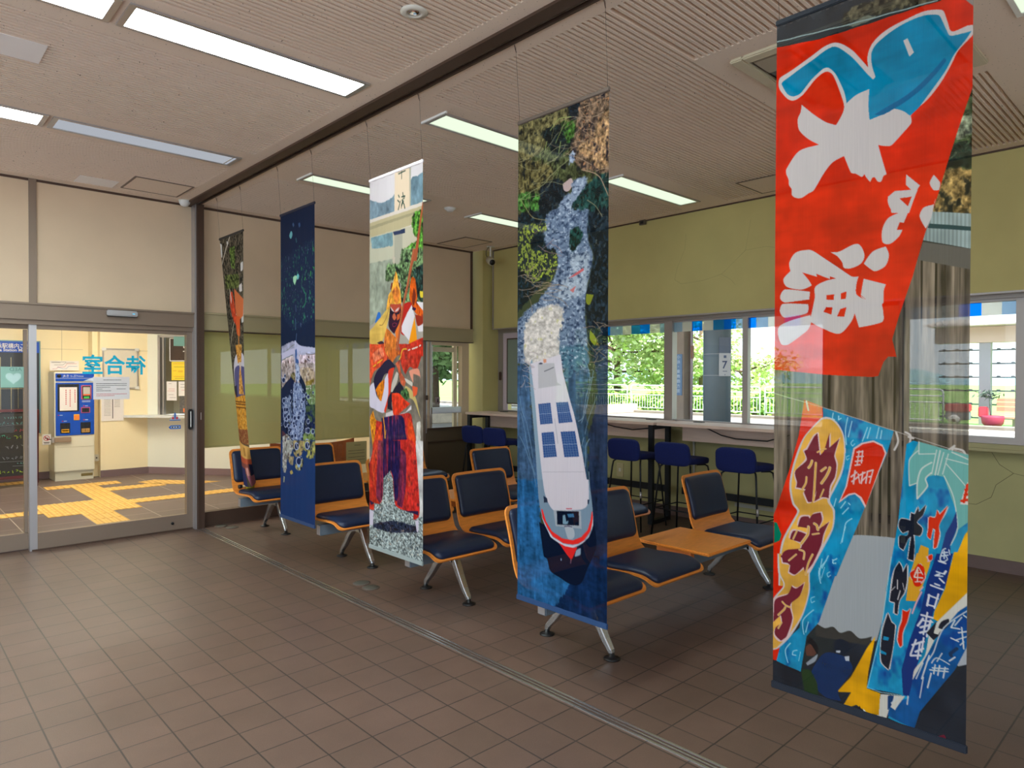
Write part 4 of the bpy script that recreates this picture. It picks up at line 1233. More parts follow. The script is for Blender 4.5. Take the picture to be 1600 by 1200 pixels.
(0, (205, 195, 195), 1, 0, [395,1546,386,1560,371,1575,376,1591,404,1584,402,1560]),
(0, (205, 195, 195), 1, 0, [395,1550,386,1564,371,1579,376,1595,404,1588,402,1565]),
(0, (214, 38, 12), 1, 0, [395,1548,386,1562,371,1577,376,1593,404,1586,402,1563]),
(0, (214, 38, 12), 1, 0, [389,1549,403,1556,404,1584,394,1607,381,1607,376,1580]),
(1, (225, 205, 195), 1, 4, [389,1559,381,1584]),
(1, (225, 205, 195), 1, 3, [391,1559,400,1575]),
(1, (225, 205, 195), 1, 3, [383,1574,397,1571]),
(1, (225, 205, 195), 1, 4, [381,1586,400,1584]),
(1, (225, 205, 195), 1, 3, [389,1566,388,1596]),
(1, (225, 205, 195), 1, 3, [383,1598,396,1594]),
(0, (205, 195, 195), 1, 0, [371,1669,363,1681,353,1679,350,1707,344,1728,340,1762,347,1779,352,1772,353,1739,363,1709,367,1689]),
(0, (205, 195, 195), 1, 0, [376,1668,367,1680,357,1678,355,1706,348,1727,344,1761,351,1777,356,1772,357,1739,367,1708,371,1688]),
(0, (205, 195, 195), 1, 0, [373,1667,365,1678,354,1676,353,1705,346,1725,343,1759,349,1776,354,1770,355,1737,365,1706,369,1687]),
(0, (205, 195, 195), 1, 0, [373,1671,365,1682,354,1681,353,1709,347,1729,343,1763,349,1781,354,1775,355,1741,365,1711,369,1691]),
(0, (214, 38, 12), 1, 0, [373,1669,365,1680,354,1678,353,1707,347,1727,343,1762,349,1778,354,1772,355,1739,365,1708,369,1688]),
(1, (225, 170, 180), 1, 4, [409,1527,415,1536]),
(1, (225, 170, 180), 1, 3, [411,1539,419,1535]),
(1, (225, 170, 180), 1, 4, [398,1621,386,1652,377,1682]),
(1, (225, 170, 180), 1, 4, [401,1607,394,1618]),
(1, (225, 170, 180), 1, 4, [404,1588,397,1598]),
(1, (215, 215, 225), 1, 5, [437,1532,452,1535]),
(1, (215, 215, 225), 1, 5, [432,1569,439,1565]),
(1, (215, 215, 225), 1, 6, [449,1562,453,1555]),
(1, (215, 215, 225), 1, 5, [419,1598,447,1603]),
(1, (215, 215, 225), 1, 5, [429,1592,439,1594]),
(1, (215, 215, 225), 1, 5, [439,1576,449,1585]),
(1, (215, 215, 225), 1, 5, [414,1625,436,1629]),
(1, (215, 215, 225), 1, 5, [412,1650,428,1651]),
(1, (215, 215, 225), 1, 6, [416,1624,411,1653]),
(1, (215, 215, 225), 1, 5, [437,1617,428,1655]),
(1, (215, 215, 225), 1, 6, [398,1681,426,1681]),
(1, (215, 215, 225), 1, 5, [402,1694,424,1692]),
(1, (215, 215, 225), 1, 5, [412,1671,403,1730]),
(1, (215, 215, 225), 1, 6, [396,1714,418,1701]),
(1, (215, 215, 225), 1, 6, [395,1728,414,1718]),
(1, (215, 215, 225), 1, 6, [390,1711,402,1689]),
(1, (215, 215, 225), 1, 6, [420,1689,411,1733]),
(1, (215, 215, 225), 1, 6, [378,1765,404,1748]),
(1, (215, 215, 225), 1, 6, [385,1781,403,1767]),
(1, (215, 215, 225), 1, 5, [386,1749,374,1790]),
(1, (215, 215, 225), 1, 5, [395,1756,390,1798]),
(1, (215, 215, 225), 1, 6, [374,1794,397,1787]),
(1, (215, 215, 225), 1, 5, [404,1739,399,1777]),
(1, (205, 215, 225), 1, 3, [452,1497,446,1502,441,1519,441,1529,449,1531,456,1524]),
(1, (205, 215, 225), 1, 3, [459,1499,461,1511]),
(1, (205, 215, 225), 1, 4, [444,1510,456,1506]),
(1, (205, 215, 225), 1, 4, [449,1504,449,1523]),
(1, (205, 215, 225), 1, 4, [442,1518,457,1513]),
(1, (205, 215, 225), 1, 3, [451,1513,456,1522]),
(1, (205, 215, 225), 1, 4, [432,1560,450,1563]),
(1, (205, 215, 225), 1, 4, [429,1571,446,1569]),
(0, (232, 165, 10), 0, 2, [515,1420,516,1593,453,1607,466,1537,493,1455]),
(0, (232, 165, 10), 0, 2, [470,1503,509,1495,510,1600,437,1687,426,1683,428,1664,451,1600]),
(0, (215, 210, 200), 1, 0, [510,1584,510,1621,442,1711,411,1783,379,1857,383,1828,407,1784,417,1726,437,1685]),
(0, (10, 85, 150), 0, 3, [510,1620,480,1651,442,1715,411,1783,379,1857,371,1907,325,1937,320,1972,384,1984,396,1935,474,1800,511,1705]),
(0, (215, 210, 200), 0, 0, [302,1921,362,1905,346,1934,338,1951,325,1946,317,1980,294,1982]),
(0, (20, 60, 110), 1, 0, [320,1920,335,1914,329,1941,320,1958]),
(0, (30, 34, 48), 1, 0, [434,1686,410,1724,427,1738,441,1720,427,1720]),
(0, (30, 34, 48), 1, 0, [460,1674,444,1685,437,1703,450,1704,461,1687]),
(1, (205, 212, 215), 1, 4, [473,1675,465,1695,484,1694]),
(1, (205, 212, 215), 1, 3, [488,1663,473,1688]),
(1, (205, 212, 215), 1, 4, [492,1657,503,1663]),
(1, (205, 212, 215), 1, 4, [481,1704,503,1694]),
(1, (205, 212, 215), 1, 3, [474,1725,503,1706]),
(1, (205, 212, 215), 1, 4, [488,1689,493,1741]),
(1, (205, 212, 215), 1, 4, [465,1722,481,1726]),
(1, (205, 212, 215), 1, 3, [485,1734,493,1723]),
(1, (205, 212, 215), 1, 3, [423,1798,435,1781,462,1790]),
(1, (205, 212, 215), 1, 3, [435,1790,446,1766]),
(1, (205, 212, 215), 1, 4, [462,1781,474,1768]),
(1, (205, 212, 215), 1, 4, [419,1817,459,1809]),
(1, (205, 212, 215), 1, 4, [431,1800,428,1824]),
(1, (205, 212, 215), 1, 4, [441,1799,437,1825]),
(1, (205, 212, 215), 1, 4, [453,1800,449,1828]),
(1, (205, 212, 215), 1, 4, [425,1810,459,1802]),
(1, (205, 212, 215), 1, 3, [404,1841,396,1898]),
(1, (205, 212, 215), 1, 4, [422,1825,414,1865]),
(1, (205, 212, 215), 1, 4, [400,1847,417,1781]),
(1, (205, 212, 215), 1, 3, [387,1851,403,1804]),
(1, (205, 212, 215), 1, 3, [503,1641,450,1699,427,1769,411,1801]),
(1, (205, 212, 215), 1, 4, [329,1936,343,1916]),
(1, (205, 212, 215), 1, 4, [339,1944,348,1924]),
(1, (205, 212, 215), 1, 4, [369,1903,367,1925]),
(1, (30, 55, 90), 1, 9, [478,1745,464,1762,466,1767]),
(0, (232, 165, 10), 0, 2, [288,1767,271,1869,267,1916,301,1919,298,1980,267,1982,240,1972,226,1982,226,2007,207,2003,204,1989,226,1942,189,1952,225,1899,266,1807]),
(0, (225, 225, 225), 0, 0, [258,1975,267,1982,274,1998,263,1998]),
(1, (160, 215, 230), 0, 2, [301,1754,269,1913,302,1916,354,1906]),
(1, (160, 215, 230), 0, 2, [325,1544,301,1754]),
(0, (22, 50, 95), 1, 2, [143,1864,167,1847,211,1848,230,1877,192,1949,202,1975,158,1980,129,1960,115,1923]),
(0, (25, 35, 50), 1, 0, [177,1819,196,1800,220,1806,222,1825,211,1841,182,1844]),
(0, (190, 195, 205), 0, 0, [185,1837,197,1833,196,1840,185,1842]),
(0, (190, 195, 205), 0, 0, [208,1847,220,1842,220,1856,211,1858]),
(0, (95, 60, 50), 1, 0, [100,1851,117,1838,133,1852,123,1870,102,1876]),
(0, (25, 25, 30), 1, 0, [100,1836,112,1819,133,1836,135,1866,117,1841]),
(0, (150, 155, 165), 1, 0, [102,1897,135,1861,128,1884,105,1904]),
(0, (40, 65, 35), 1, 2, [87,1927,113,1914,133,1948,136,2003,103,2005]),
(0, (110, 30, 50), 1, 0, [435,1984,452,1972,456,1983,442,1993]),
(0, (30, 32, 40), 1, 0, [240,1982,249,1971,260,1994,240,2002,226,2009,225,1982]),
],
4: [
(0, (62, 66, 42), 0, 5, [-43,-200,540,-46,544,550,-40,467]),
(0, (95, 88, 58), 1, 5, [-42,-29,192,-23,290,-15,316,65,239,101,104,162,-41,169]),
(0, (88, 80, 50), 1, 5, [-42,139,193,219,201,291,105,306,-41,299]),
(0, (20, 28, 36), 1, 5, [284,-12,395,-7,390,62,304,75,291,35]),
(0, (22, 32, 34), 1, 5, [131,73,252,71,316,120,292,176,226,190,172,131]),
(0, (60, 95, 40), 1, 5, [252,62,322,80,328,127,291,158,259,105]),
(0, (96, 78, 64), 1, 10, [389,-13,518,-19,520,341,462,304,342,261,304,180,328,122,340,49]),
(0, (140, 110, 80), 1, 10, [378,170,426,129,473,89,518,75,520,264,462,294,391,235,316,183]),
(0, (60, 100, 45), 1, 5, [-11,299,90,308,147,351,133,406,-11,363]),
(0, (24, 32, 38), 1, 5, [139,294,240,285,286,331,267,364,195,435,105,445,-10,422,4,385,133,387]),
(0, (150, 160, 185), 1, 6, [292,195,329,191,329,222,304,248,292,232]),
(0, (175, 150, 150), 1, 0, [260,308,304,294,317,318,292,341,267,334]),
(0, (130, 142, 165), 1, 6, [304,303,391,302,391,351,367,373,368,485,195,459,254,370,317,346]),
(0, (26, 52, 50), 1, 5, [342,369,391,333,462,312,520,332,521,521,305,489,305,416]),
(0, (24, 36, 42), 1, 5, [-40,390,174,407,343,434,241,538,196,653,6,791,-39,788]),
(0, (105, 120, 145), 1, 6, [194,400,404,435,399,550,423,610,394,709,382,798,395,906,401,1017,-9,1013,-2,840,106,769,196,691,228,628,228,550,175,543,160,479]),
(0, (150, 160, 175), 1, 6, [293,581,405,591,394,709,369,752,229,769,255,696,319,666]),
(0, (195, 185, 180), 1, 13, [43,872,106,798,209,776,262,798,262,854,243,908,244,1019,65,1018]),
(0, (100, 140, 160), 1, 0, [262,960,346,962,370,1012,263,1011]),
(0, (26, 36, 44), 1, 5, [392,442,543,468,546,1019,431,1017,395,906,382,798,400,710,423,610,399,550]),
(0, (30, 60, 55), 1, 5, [299,500,343,488,368,524,318,584,299,563]),
(0, (125, 135, 60), 1, 12, [-10,464,55,435,167,448,174,477,105,481,77,534,148,563,221,572,235,620,215,651,189,685,161,650,106,682,56,639,5,604]),
(0, (120, 125, 40), 1, 0, [388,749,424,756,406,790,388,784]),
(0, (130, 140, 40), 1, 0, [407,888,443,925,431,947,407,924]),
(0, (150, 130, 50), 1, 0, [443,934,460,952,449,978,434,960]),
(0, (190, 90, 95), 1, 0, [293,682,332,663,369,649,375,658,325,675]),
(0, (190, 110, 110), 1, 0, [300,728,332,713,319,739]),
(0, (62, 88, 120), 0, 7, [-39,1010,79,1016,80,1156,152,1560,-36,1584]),
(0, (75, 110, 130), 1, 6, [244,939,395,944,395,1060,346,1159,309,1160,256,1023]),
(0, (50, 75, 100), 1, 7, [283,1083,407,1024,395,1149,396,1310,410,1527,385,1530,322,1223]),
(0, (34, 46, 70), 1, 7, [425,944,545,948,549,1531,398,1551,402,1309,443,1139]),
(0, (40, 95, 145), 1, 7, [-36,1502,137,1483,145,1654,180,1801,325,1870,551,1852,551,2023,-33,2182]),
(0, (18, 42, 80), 1, 7, [349,1742,550,1645,551,2023,376,2071,181,2029,312,1872]),
(0, (28, 40, 66), 1, 7, [397,1455,548,1439,550,1662,435,1753,399,1751]),
(0, (14, 24, 46), 1, 0, [135,1656,200,1665,428,1594,446,1697,399,1795,369,1856,325,1874,274,1866,201,1844,180,1801,160,1791,149,1735]),
(0, (128, 150, 170), 0, 0, [72,1026,90,992,136,1155,153,1393,169,1558,132,1562,109,1348,86,1156]),
(0, (205, 195, 205), 0, 0, [83,1011,250,976,263,1051,322,1205,372,1365,410,1527,166,1558,126,1299,105,1146]),
(0, (180, 175, 180), 0, 0, [125,1012,217,1010,234,1088,254,1097,129,1113]),
(1, (60, 60, 70), 1, 3, [162,1043,214,1027]),
(0, (60, 60, 80), 1, 0, [129,1012,142,1007,156,1011,142,1015]),
(0, (205, 140, 110), 0, 0, [156,993,172,994,172,1008,158,1009]),
(0, (45, 75, 130), 0, 0, [128,1176,195,1169,210,1251,141,1259]),
(1, (110, 130, 165), 0, 1, [139,1175,153,1257]),
(1, (110, 130, 165), 0, 2, [150,1174,164,1256]),
(1, (110, 130, 165), 0, 1, [161,1173,176,1254]),
(1, (110, 130, 165), 0, 1, [172,1172,187,1254]),
(1, (110, 130, 165), 0, 1, [184,1171,199,1252]),
(1, (95, 115, 155), 0, 1, [130,1184,196,1178]),
(1, (95, 115, 155), 0, 1, [130,1193,197,1186]),
(1, (95, 115, 155), 0, 1, [132,1201,199,1194]),
(1, (95, 115, 155), 0, 1, [133,1209,201,1202]),
(1, (170, 180, 200), 0, 2, [135,1217,202,1211]),
(1, (95, 115, 155), 0, 1, [136,1226,204,1218]),
(1, (95, 115, 155), 0, 1, [137,1234,206,1226]),
(1, (95, 115, 155), 0, 1, [138,1242,207,1235]),
(1, (95, 115, 155), 0, 1, [140,1250,208,1243]),
(0, (45, 75, 130), 0, 0, [228,1167,292,1163,317,1240,242,1249]),
(1, (110, 130, 165), 0, 1, [238,1166,255,1248]),
(1, (110, 130, 165), 0, 1, [250,1165,268,1246]),
(1, (110, 130, 165), 0, 2, [260,1165,280,1245]),
(1, (110, 130, 165), 0, 1, [271,1165,292,1243]),
(1, (110, 130, 165), 0, 1, [281,1164,305,1242]),
(1, (95, 115, 155), 0, 1, [229,1175,295,1170]),
(1, (95, 115, 155), 0, 1, [231,1184,298,1179]),
(1, (95, 115, 155), 0, 1, [232,1192,300,1186]),
(1, (95, 115, 155), 0, 1, [233,1200,303,1194]),
(1, (170, 180, 200), 0, 2, [235,1208,304,1202]),
(1, (95, 115, 155), 0, 1, [237,1216,307,1210]),
(1, (95, 115, 155), 0, 1, [238,1225,310,1217]),
(1, (95, 115, 155), 0, 2, [239,1232,312,1225]),
(1, (95, 115, 155), 0, 2, [241,1240,315,1233]),
(0, (45, 75, 130), 0, 0, [148,1292,215,1284,233,1382,160,1392]),
(1, (110, 130, 165), 0, 1, [159,1291,173,1391]),
(1, (110, 130, 165), 0, 1, [171,1290,185,1389]),
(1, (110, 130, 165), 0, 1, [182,1288,197,1387]),
(1, (110, 130, 165), 0, 2, [193,1287,209,1386]),
(1, (110, 130, 165), 0, 1, [204,1286,221,1384]),
(1, (95, 115, 155), 0, 1, [148,1302,218,1294]),
(1, (95, 115, 155), 0, 1, [150,1312,220,1304]),
(1, (95, 115, 155), 0, 2, [151,1322,221,1314]),
(1, (95, 115, 155), 0, 2, [153,1332,223,1324]),
(1, (170, 180, 200), 0, 3, [154,1342,225,1334]),
(1, (95, 115, 155), 0, 1, [155,1353,226,1344]),
(1, (95, 115, 155), 0, 1, [157,1362,228,1353]),
(1, (95, 115, 155), 0, 1, [158,1372,230,1362]),
(1, (95, 115, 155), 0, 1, [160,1382,232,1372]),
(0, (45, 75, 130), 0, 0, [251,1282,328,1275,352,1372,273,1381]),
(1, (110, 130, 165), 0, 2, [264,1280,286,1379]),
(1, (110, 130, 165), 0, 1, [277,1279,299,1377]),
(1, (110, 130, 165), 0, 1, [290,1278,313,1376]),
(1, (110, 130, 165), 0, 1, [303,1278,326,1375]),
(1, (110, 130, 165), 0, 1, [316,1276,340,1373]),
(1, (95, 115, 155), 0, 1, [254,1292,331,1285]),
(1, (95, 115, 155), 0, 1, [256,1301,334,1295]),
(1, (95, 115, 155), 0, 1, [258,1311,335,1304]),
(1, (95, 115, 155), 0, 1, [260,1321,338,1314]),
(1, (170, 180, 200), 0, 2, [262,1331,340,1324]),
(1, (95, 115, 155), 0, 1, [264,1341,343,1334]),
(1, (95, 115, 155), 0, 1, [267,1351,346,1344]),
(1, (95, 115, 155), 0, 1, [268,1361,347,1353]),
(1, (95, 115, 155), 0, 1, [270,1371,350,1362]),
(1, (150, 150, 165), 0, 3, [221,1232,238,1329]),
(1, (165, 160, 170), 0, 2, [154,1451,379,1428]),
(0, (120, 140, 160), 1, 0, [125,1485,403,1455,416,1516,427,1589,422,1640,398,1679,368,1706,321,1730,267,1729,207,1706,160,1652,138,1588]),
(0, (205, 195, 205), 1, 0, [155,1481,401,1455,404,1526,392,1559,361,1575,226,1598,193,1581,166,1537]),
(0, (30, 45, 70), 0, 0, [159,1547,179,1555,181,1571,161,1574]),
(0, (30, 45, 70), 0, 0, [398,1532,407,1530,404,1548,398,1549]),
(0, (160, 165, 175), 0, 0, [216,1597,364,1579,368,1648,228,1659]),
(0, (14, 22, 42), 0, 0, [233,1598,353,1583,354,1638,236,1652]),
(0, (120, 150, 170), 1, 0, [266,1613,279,1607,286,1633,298,1626,292,1641,266,1645]),
(0, (60, 110, 150), 0, 0, [292,1602,323,1596,327,1609,298,1614]),
(0, (170, 175, 185), 1, 0, [276,1655,315,1649,330,1672,321,1694,298,1698,286,1679]),
(1, (70, 60, 90), 1, 4, [276,1654,295,1649,315,1649]),
(0, (235, 45, 40), 0, 0, [147,1602,154,1603,173,1650,207,1682,260,1702,321,1700,368,1679,398,1648,413,1609,419,1575,424,1574,425,1607,413,1649,380,1691,349,1709,321,1717,267,1720,214,1703,180,1673,155,1639]),
(0, (205, 200, 215), 0, 0, [145,1626,180,1678,214,1706,267,1722,321,1720,356,1708,389,1686,416,1651,427,1589,427,1626,405,1673,374,1701,321,1730,260,1730,200,1707,166,1665]),
(0, (225, 40, 40), 0, 0, [244,1724,280,1730,321,1729,345,1723,317,1774,310,1776]),
(1, (200, 120, 130), 0, 3, [312,1776,310,1792]),
(0, (140, 160, 180), 1, 0, [340,1736,364,1723,362,1748,331,1762]),
(0, (150, 165, 190), 1, 0, [255,1782,261,1783,259,1791,255,1791]),
(1, (190, 50, 60), 0, 4, [286,1582,314,1578]),
(1, (125, 150, 170), 1, 3, [364,983,395,1024,407,1082,389,1140,371,1221,346,1236]),
(1, (125, 150, 170), 1, 3, [425,1042,407,1113,383,1202,365,1240]),
(1, (125, 150, 170), 1, 2, [443,1139,402,1220,384,1283]),
(1, (125, 150, 170), 1, 3, [406,1300,388,1328,388,1373,385,1409]),
(1, (125, 150, 170), 1, 3, [378,1297,366,1329]),
(1, (125, 150, 170), 1, 3, [403,1425,410,1505]),
(1, (110, 140, 170), 1, 3, [15,1148,29,1207,59,1254,87,1350,95,1398]),
(1, (110, 140, 170), 1, 3, [22,1217,45,1280,81,1399,110,1469]),
(1, (110, 140, 170), 1, 3, [15,1315,52,1362,95,1446,117,1516]),
(1, (110, 140, 170), 1, 3, [36,1060,58,1123]),
(1, (150, 125, 105), 1, 1, [365,3,378,-2,389,-10,404,-12,421,-12,438,-10,454,-10]),
(1, (120, 98, 84), 1, 1, [427,74,449,83,469,96,486,112,499,129,509,146,521,163]),
(1, (165, 140, 120), 1, 1, [382,171,370,167,358,163,347,162,336,161,325,162,313,161]),
(1, (120, 98, 84), 1, 2, [485,290,475,286,467,280,460,274,454,266,446,261,440,253]),
(1, (150, 125, 105), 1, 1, [406,33,392,29,377,26,364,19,349,12,336,4,323,-5]),
(1, (150, 125, 105), 1, 2, [347,177,332,179,316,181,304,186,291,192,277,197,262,201]),
(1, (120, 98, 84), 1, 1, [358,70,337,70,316,69,296,71,277,75,262,82,245,91]),
(1, (120, 98, 84), 1, 1, [326,180,303,176,280,174,257,167,234,157,211,148,190,134]),
(1, (120, 98, 84), 1, 2, [445,244,425,238,406,235,386,230,366,229,346,228,326,227]),
(1, (165, 140, 120), 1, 1, [411,97,384,91,359,78,334,66,306,58,280,56,256,60]),
(1, (165, 140, 120), 1, 2, [352,179,371,189,390,197,407,209,426,217,444,226,461,237]),
(1, (120, 98, 84), 1, 2, [402,287,414,285,422,279,430,272,435,265,444,259,455,256]),
(1, (165, 140, 120), 1, 1, [419,-3,405,-8,391,-11,377,-16,363,-19,350,-18,335,-21]),
(1, (165, 140, 120), 1, 2, [434,294,457,292,481,294,505,299,530,304,552,303,572,299]),
(1, (165, 140, 120), 1, 2, [495,280,509,287,520,296,533,304,545,312,559,318,571,326]),
(1, (150, 125, 105), 1, 2, [479,106,503,109,525,107,547,107,568,104,587,99,606,96]),
(1, (165, 140, 120), 1, 2, [473,84,453,86,431,87,407,85,383,77,359,73,337,75]),
(1, (120, 98, 84), 1, 2, [503,15,493,7,484,1,476,-8,467,-16,458,-24,449,-32]),
(1, (120, 98, 84), 1, 2, [498,242,515,233,523,219,533,206,545,193,559,184,575,176]),
(1, (120, 98, 84), 1, 1, [346,79,331,78,318,82,305,84,292,88,279,89,266,92]),
(1, (150, 125, 105), 1, 2, [365,123,377,125,389,127,401,129,412,134,423,139,433,144]),
(1, (120, 98, 84), 1, 2, [409,177,428,187,445,199,464,208,480,219,498,229,517,235]),
(1, (150, 125, 105), 1, 2, [419,91,400,92,383,98,371,109,355,115,339,122,322,128]),
(1, (150, 125, 105), 1, 1, [425,115,411,105,399,94,389,82,378,71,367,60,358,48]),
(1, (165, 140, 120), 1, 1, [414,266,392,253,370,239,347,225,322,214,298,202,274,190]),
(1, (165, 140, 120), 1, 2, [452,36,434,36,418,40,398,38,380,38,360,37,342,38]),
(1, (150, 125, 105), 1, 1, [444,22,461,18,474,13,486,4,502,0,517,-3,533,-7]),
(1, (150, 125, 105), 1, 2, [471,28,448,21,425,14,403,7,380,-2,359,-15,340,-31]),
(1, (165, 140, 120), 1, 2, [512,49,527,44,544,41,562,40,581,45,599,49,617,59]),
(1, (150, 125, 105), 1, 1, [366,125,379,134,392,143,404,153,416,162,427,172,437,181]),
(1, (150, 125, 105), 1, 2, [513,107,525,103,539,102,553,101,568,101,582,103,597,105]),
(1, (165, 140, 120), 1, 1, [397,-11,380,-13,363,-16,346,-16,331,-14,317,-8,308,-1]),
(1, (150, 125, 105), 1, 1, [506,280,498,285,493,292,491,300,490,309,489,318,485,326]),
(1, (150, 125, 105), 1, 1, [463,163,447,164,431,167,413,167,398,170,384,175,367,177]),
(1, (150, 140, 110), 1, 2, [162,211,188,208,209,200,232,195,250,183,266,171,273,154]),
(1, (125, 120, 85), 1, 1, [222,60,213,67,208,76,207,87,201,96,198,107,197,118]),
(1, (140, 135, 100), 1, 2, [173,305,184,299,190,289,201,282,206,271,215,265,222,255]),
(1, (150, 140, 110), 1, 2, [33,274,18,280,2,284,-16,286,-37,285,-57,285,-77,282]),
(1, (140, 135, 100), 1, 2, [220,250,206,256,190,261,177,270,163,278,146,282,130,288]),
(1, (140, 135, 100), 1, 2, [164,317,139,324,111,327,79,326,50,329,18,326,-15,320]),
(1, (140, 135, 100), 1, 2, [82,278,114,278,146,280,178,285,209,290,238,302,268,312]),
(1, (150, 140, 110), 1, 2, [11,219,-7,227,-19,240,-33,252,-45,266,-58,278,-66,294]),
(1, (140, 135, 100), 1, 2, [74,153,58,154,43,153,30,157,15,158,4,163,-8,168]),
(1, (125, 120, 85), 1, 2, [28,87,56,82,85,80,111,76,134,67,156,58,171,44]),
(1, (150, 140, 110), 1, 2, [128,166,152,159,172,149,189,136,205,123,220,109,241,101]),
(1, (150, 140, 110), 1, 1, [81,306,72,317,66,330,66,344,69,359,69,373,67,387]),
(1, (140, 135, 100), 1, 2, [162,212,174,208,187,205,202,205,214,204,226,200,239,197]),
(1, (140, 135, 100), 1, 2, [193,230,176,237,161,246,142,251,127,260,108,265,89,272]),
(1, (140, 135, 100), 1, 2, [143,225,115,223,87,217,59,208,33,194,8,179,-20,166]),
(1, (140, 135, 100), 1, 2, [150,216,167,200,178,181,198,167,226,160,255,157,286,162]),
(1, (140, 135, 100), 1, 2, [5,289,-8,294,-19,301,-32,307,-45,312,-57,318,-68,326]),
(1, (125, 120, 85), 1, 2, [99,-16,85,-13,72,-7,59,-2,49,5,38,12,28,20]),
(1, (125, 120, 85), 1, 2, [88,232,104,228,118,224,130,216,136,206,140,195,146,186]),
(1, (150, 140, 110), 1, 2, [77,167,44,165,12,168,-24,163,-61,157,-98,152,-131,157]),
(1, (125, 120, 85), 1, 2, [176,154,168,163,160,172,147,178,133,184,117,186,99,187]),
(1, (150, 140, 110), 1, 2, [39,186,60,180,79,171,94,159,111,148,130,140,142,127]),
(1, (125, 120, 85), 1, 2, [152,70,165,59,175,46,188,35,202,24,220,19,242,19]),
(1, (125, 120, 85), 1, 2, [59,85,35,86,9,82,-17,79,-45,71,-71,68,-99,64]),
(1, (140, 135, 100), 1, 2, [43,15,68,15,91,12,117,16,144,22,168,22,194,27]),
(1, (125, 120, 85), 1, 1, [30,18,13,22,-4,26,-19,33,-35,38,-56,38,-78,34]),
(1, (140, 150, 90), 1, 3, [220,139,246,106,278,59]),
(1, (140, 150, 90), 1, 4, [190,81,239,49,304,57]),
(1, (140, 150, 90), 1, 4, [239,183,250,139]),
(1, (140, 150, 90), 1, 4, [160,165,172,121]),
(1, (140, 150, 90), 1, 3, [132,159,132,197]),
(1, (135, 135, 100), 1, 3, [-11,333,69,308,160,288,194,261,292,218]),
(1, (140, 130, 90), 1, 3, [19,329,55,374,98,415,174,436]),
(1, (160, 130, 110), 1, 4, [360,273,427,300,462,330,497,397]),
(1, (130, 120, 95), 1, 3, [392,395,434,425,469,470]),
(1, (145, 120, 100), 1, 2, [45,676,52,666,58,655,58,642,58,630,63,619,65,606]),
(1, (165, 140, 120), 1, 2, [148,747,158,754,170,757,182,758,194,758,206,758,217,756]),
(1, (165, 140, 120), 1, 2, [9,699,28,704,49,705,69,705,87,703,104,695,121,691]),
(1, (165, 140, 120), 1, 2, [52,668,70,665,87,661,106,661,122,654,133,645,142,634]),
(1, (165, 140, 120), 1, 2, [111,724,136,726,161,729,185,728,209,729,232,727,255,723]),
(1, (165, 140, 120), 1, 2, [112,698,131,697,149,697,167,698,185,699,203,702,220,708]),
(1, (165, 140, 120), 1, 1, [21,645,42,655,61,666,82,675,99,689,120,698,142,704]),
(1, (145, 120, 100), 1, 2, [35,732,48,731,61,733,73,732,84,728,96,727,106,722]),
(1, (145, 120, 100), 1, 2, [113,699,124,694,136,691,148,689,161,689,173,687,185,685]),
(1, (165, 140, 120), 1, 1, [-2,645,15,643,31,642,47,642,63,647,78,649,94,651]),
(1, (165, 140, 120), 1, 1, [117,636,138,633,160,634,180,635,202,638,222,640,242,638]),
(1, (165, 140, 120), 1, 2, [64,655,69,647,75,638,80,629,87,622,94,614,101,606]),
(1, (145, 120, 100), 1, 2, [49,720,66,731,76,745,83,759,87,774,90,788,91,803]),
(1, (145, 120, 100), 1, 1, [154,705,177,704,201,702,223,701,246,703,268,708,289,716]),
(1, (145, 120, 100), 1, 2, [106,723,121,718,136,713,152,709,167,705,184,704,201,707]),
(1, (165, 140, 120), 1, 2, [72,672,93,677,115,680,137,681,158,684,178,687,199,692]),
(1, (145, 120, 100), 1, 2, [172,729,193,738,216,746,238,753,258,764,275,776,288,790]),
(1, (165, 140, 120), 1, 2, [130,713,148,712,166,710,185,713,204,714,222,717,241,721]),
(1, (145, 120, 100), 1, 1, [15,625,31,624,46,624,61,625,76,625,89,621,99,615]),
(1, (165, 140, 120), 1, 1, [75,715,87,717,100,717,112,714,125,714,138,715,151,713]),
(1, (145, 120, 100), 1, 1, [167,698,180,695,193,694,206,697,219,698,232,699,244,699]),
(1, (165, 140, 120), 1, 2, [38,638,51,646,63,653,78,658,92,661,107,665,122,667]),
(1, (150, 125, 105), 1, 2, [437,991,424,986,411,981,401,973,391,964,381,956,375,946]),
(1, (150, 125, 105), 1, 1, [515,864,511,868,504,871,499,874,492,875,485,878,479,879]),
(1, (150, 125, 105), 1, 2, [455,954,449,957,444,959,439,961,434,963,428,963,422,963]),
(1, (150, 125, 105), 1, 2, [445,978,436,970,425,961,414,953,404,943,395,933,385,924]),
(1, (150, 125, 105), 1, 2, [513,939,510,945,509,951,509,958,509,964,510,971,509,977]),
(1, (150, 125, 105), 1, 1, [502,878,491,874,482,868,471,866,460,864,449,861,437,860]),
(1, (150, 125, 105), 1, 1, [477,998,467,1003,455,1006,443,1006,430,1009,417,1009,404,1010]),
(1, (150, 125, 105), 1, 2, [433,878,423,875,413,873,402,874,392,876,382,877,370,877]),
(1, (150, 125, 105), 1, 2, [473,900,464,893,459,884,452,876,444,868,434,862,425,854]),
(1, (150, 125, 105), 1, 1, [501,1001,493,995,487,989,479,983,470,978,462,973,454,967]),
(1, (150, 125, 105), 1, 2, [487,871,480,873,473,874,467,877,461,879,454,882,448,886]),
(1, (150, 125, 105), 1, 2, [474,960,467,963,460,966,454,970,447,974,442,979,436,983]),
(1, (150, 125, 105), 1, 2, [449,986,446,994,440,1001,433,1007,429,1014,427,1022,424,1030]),
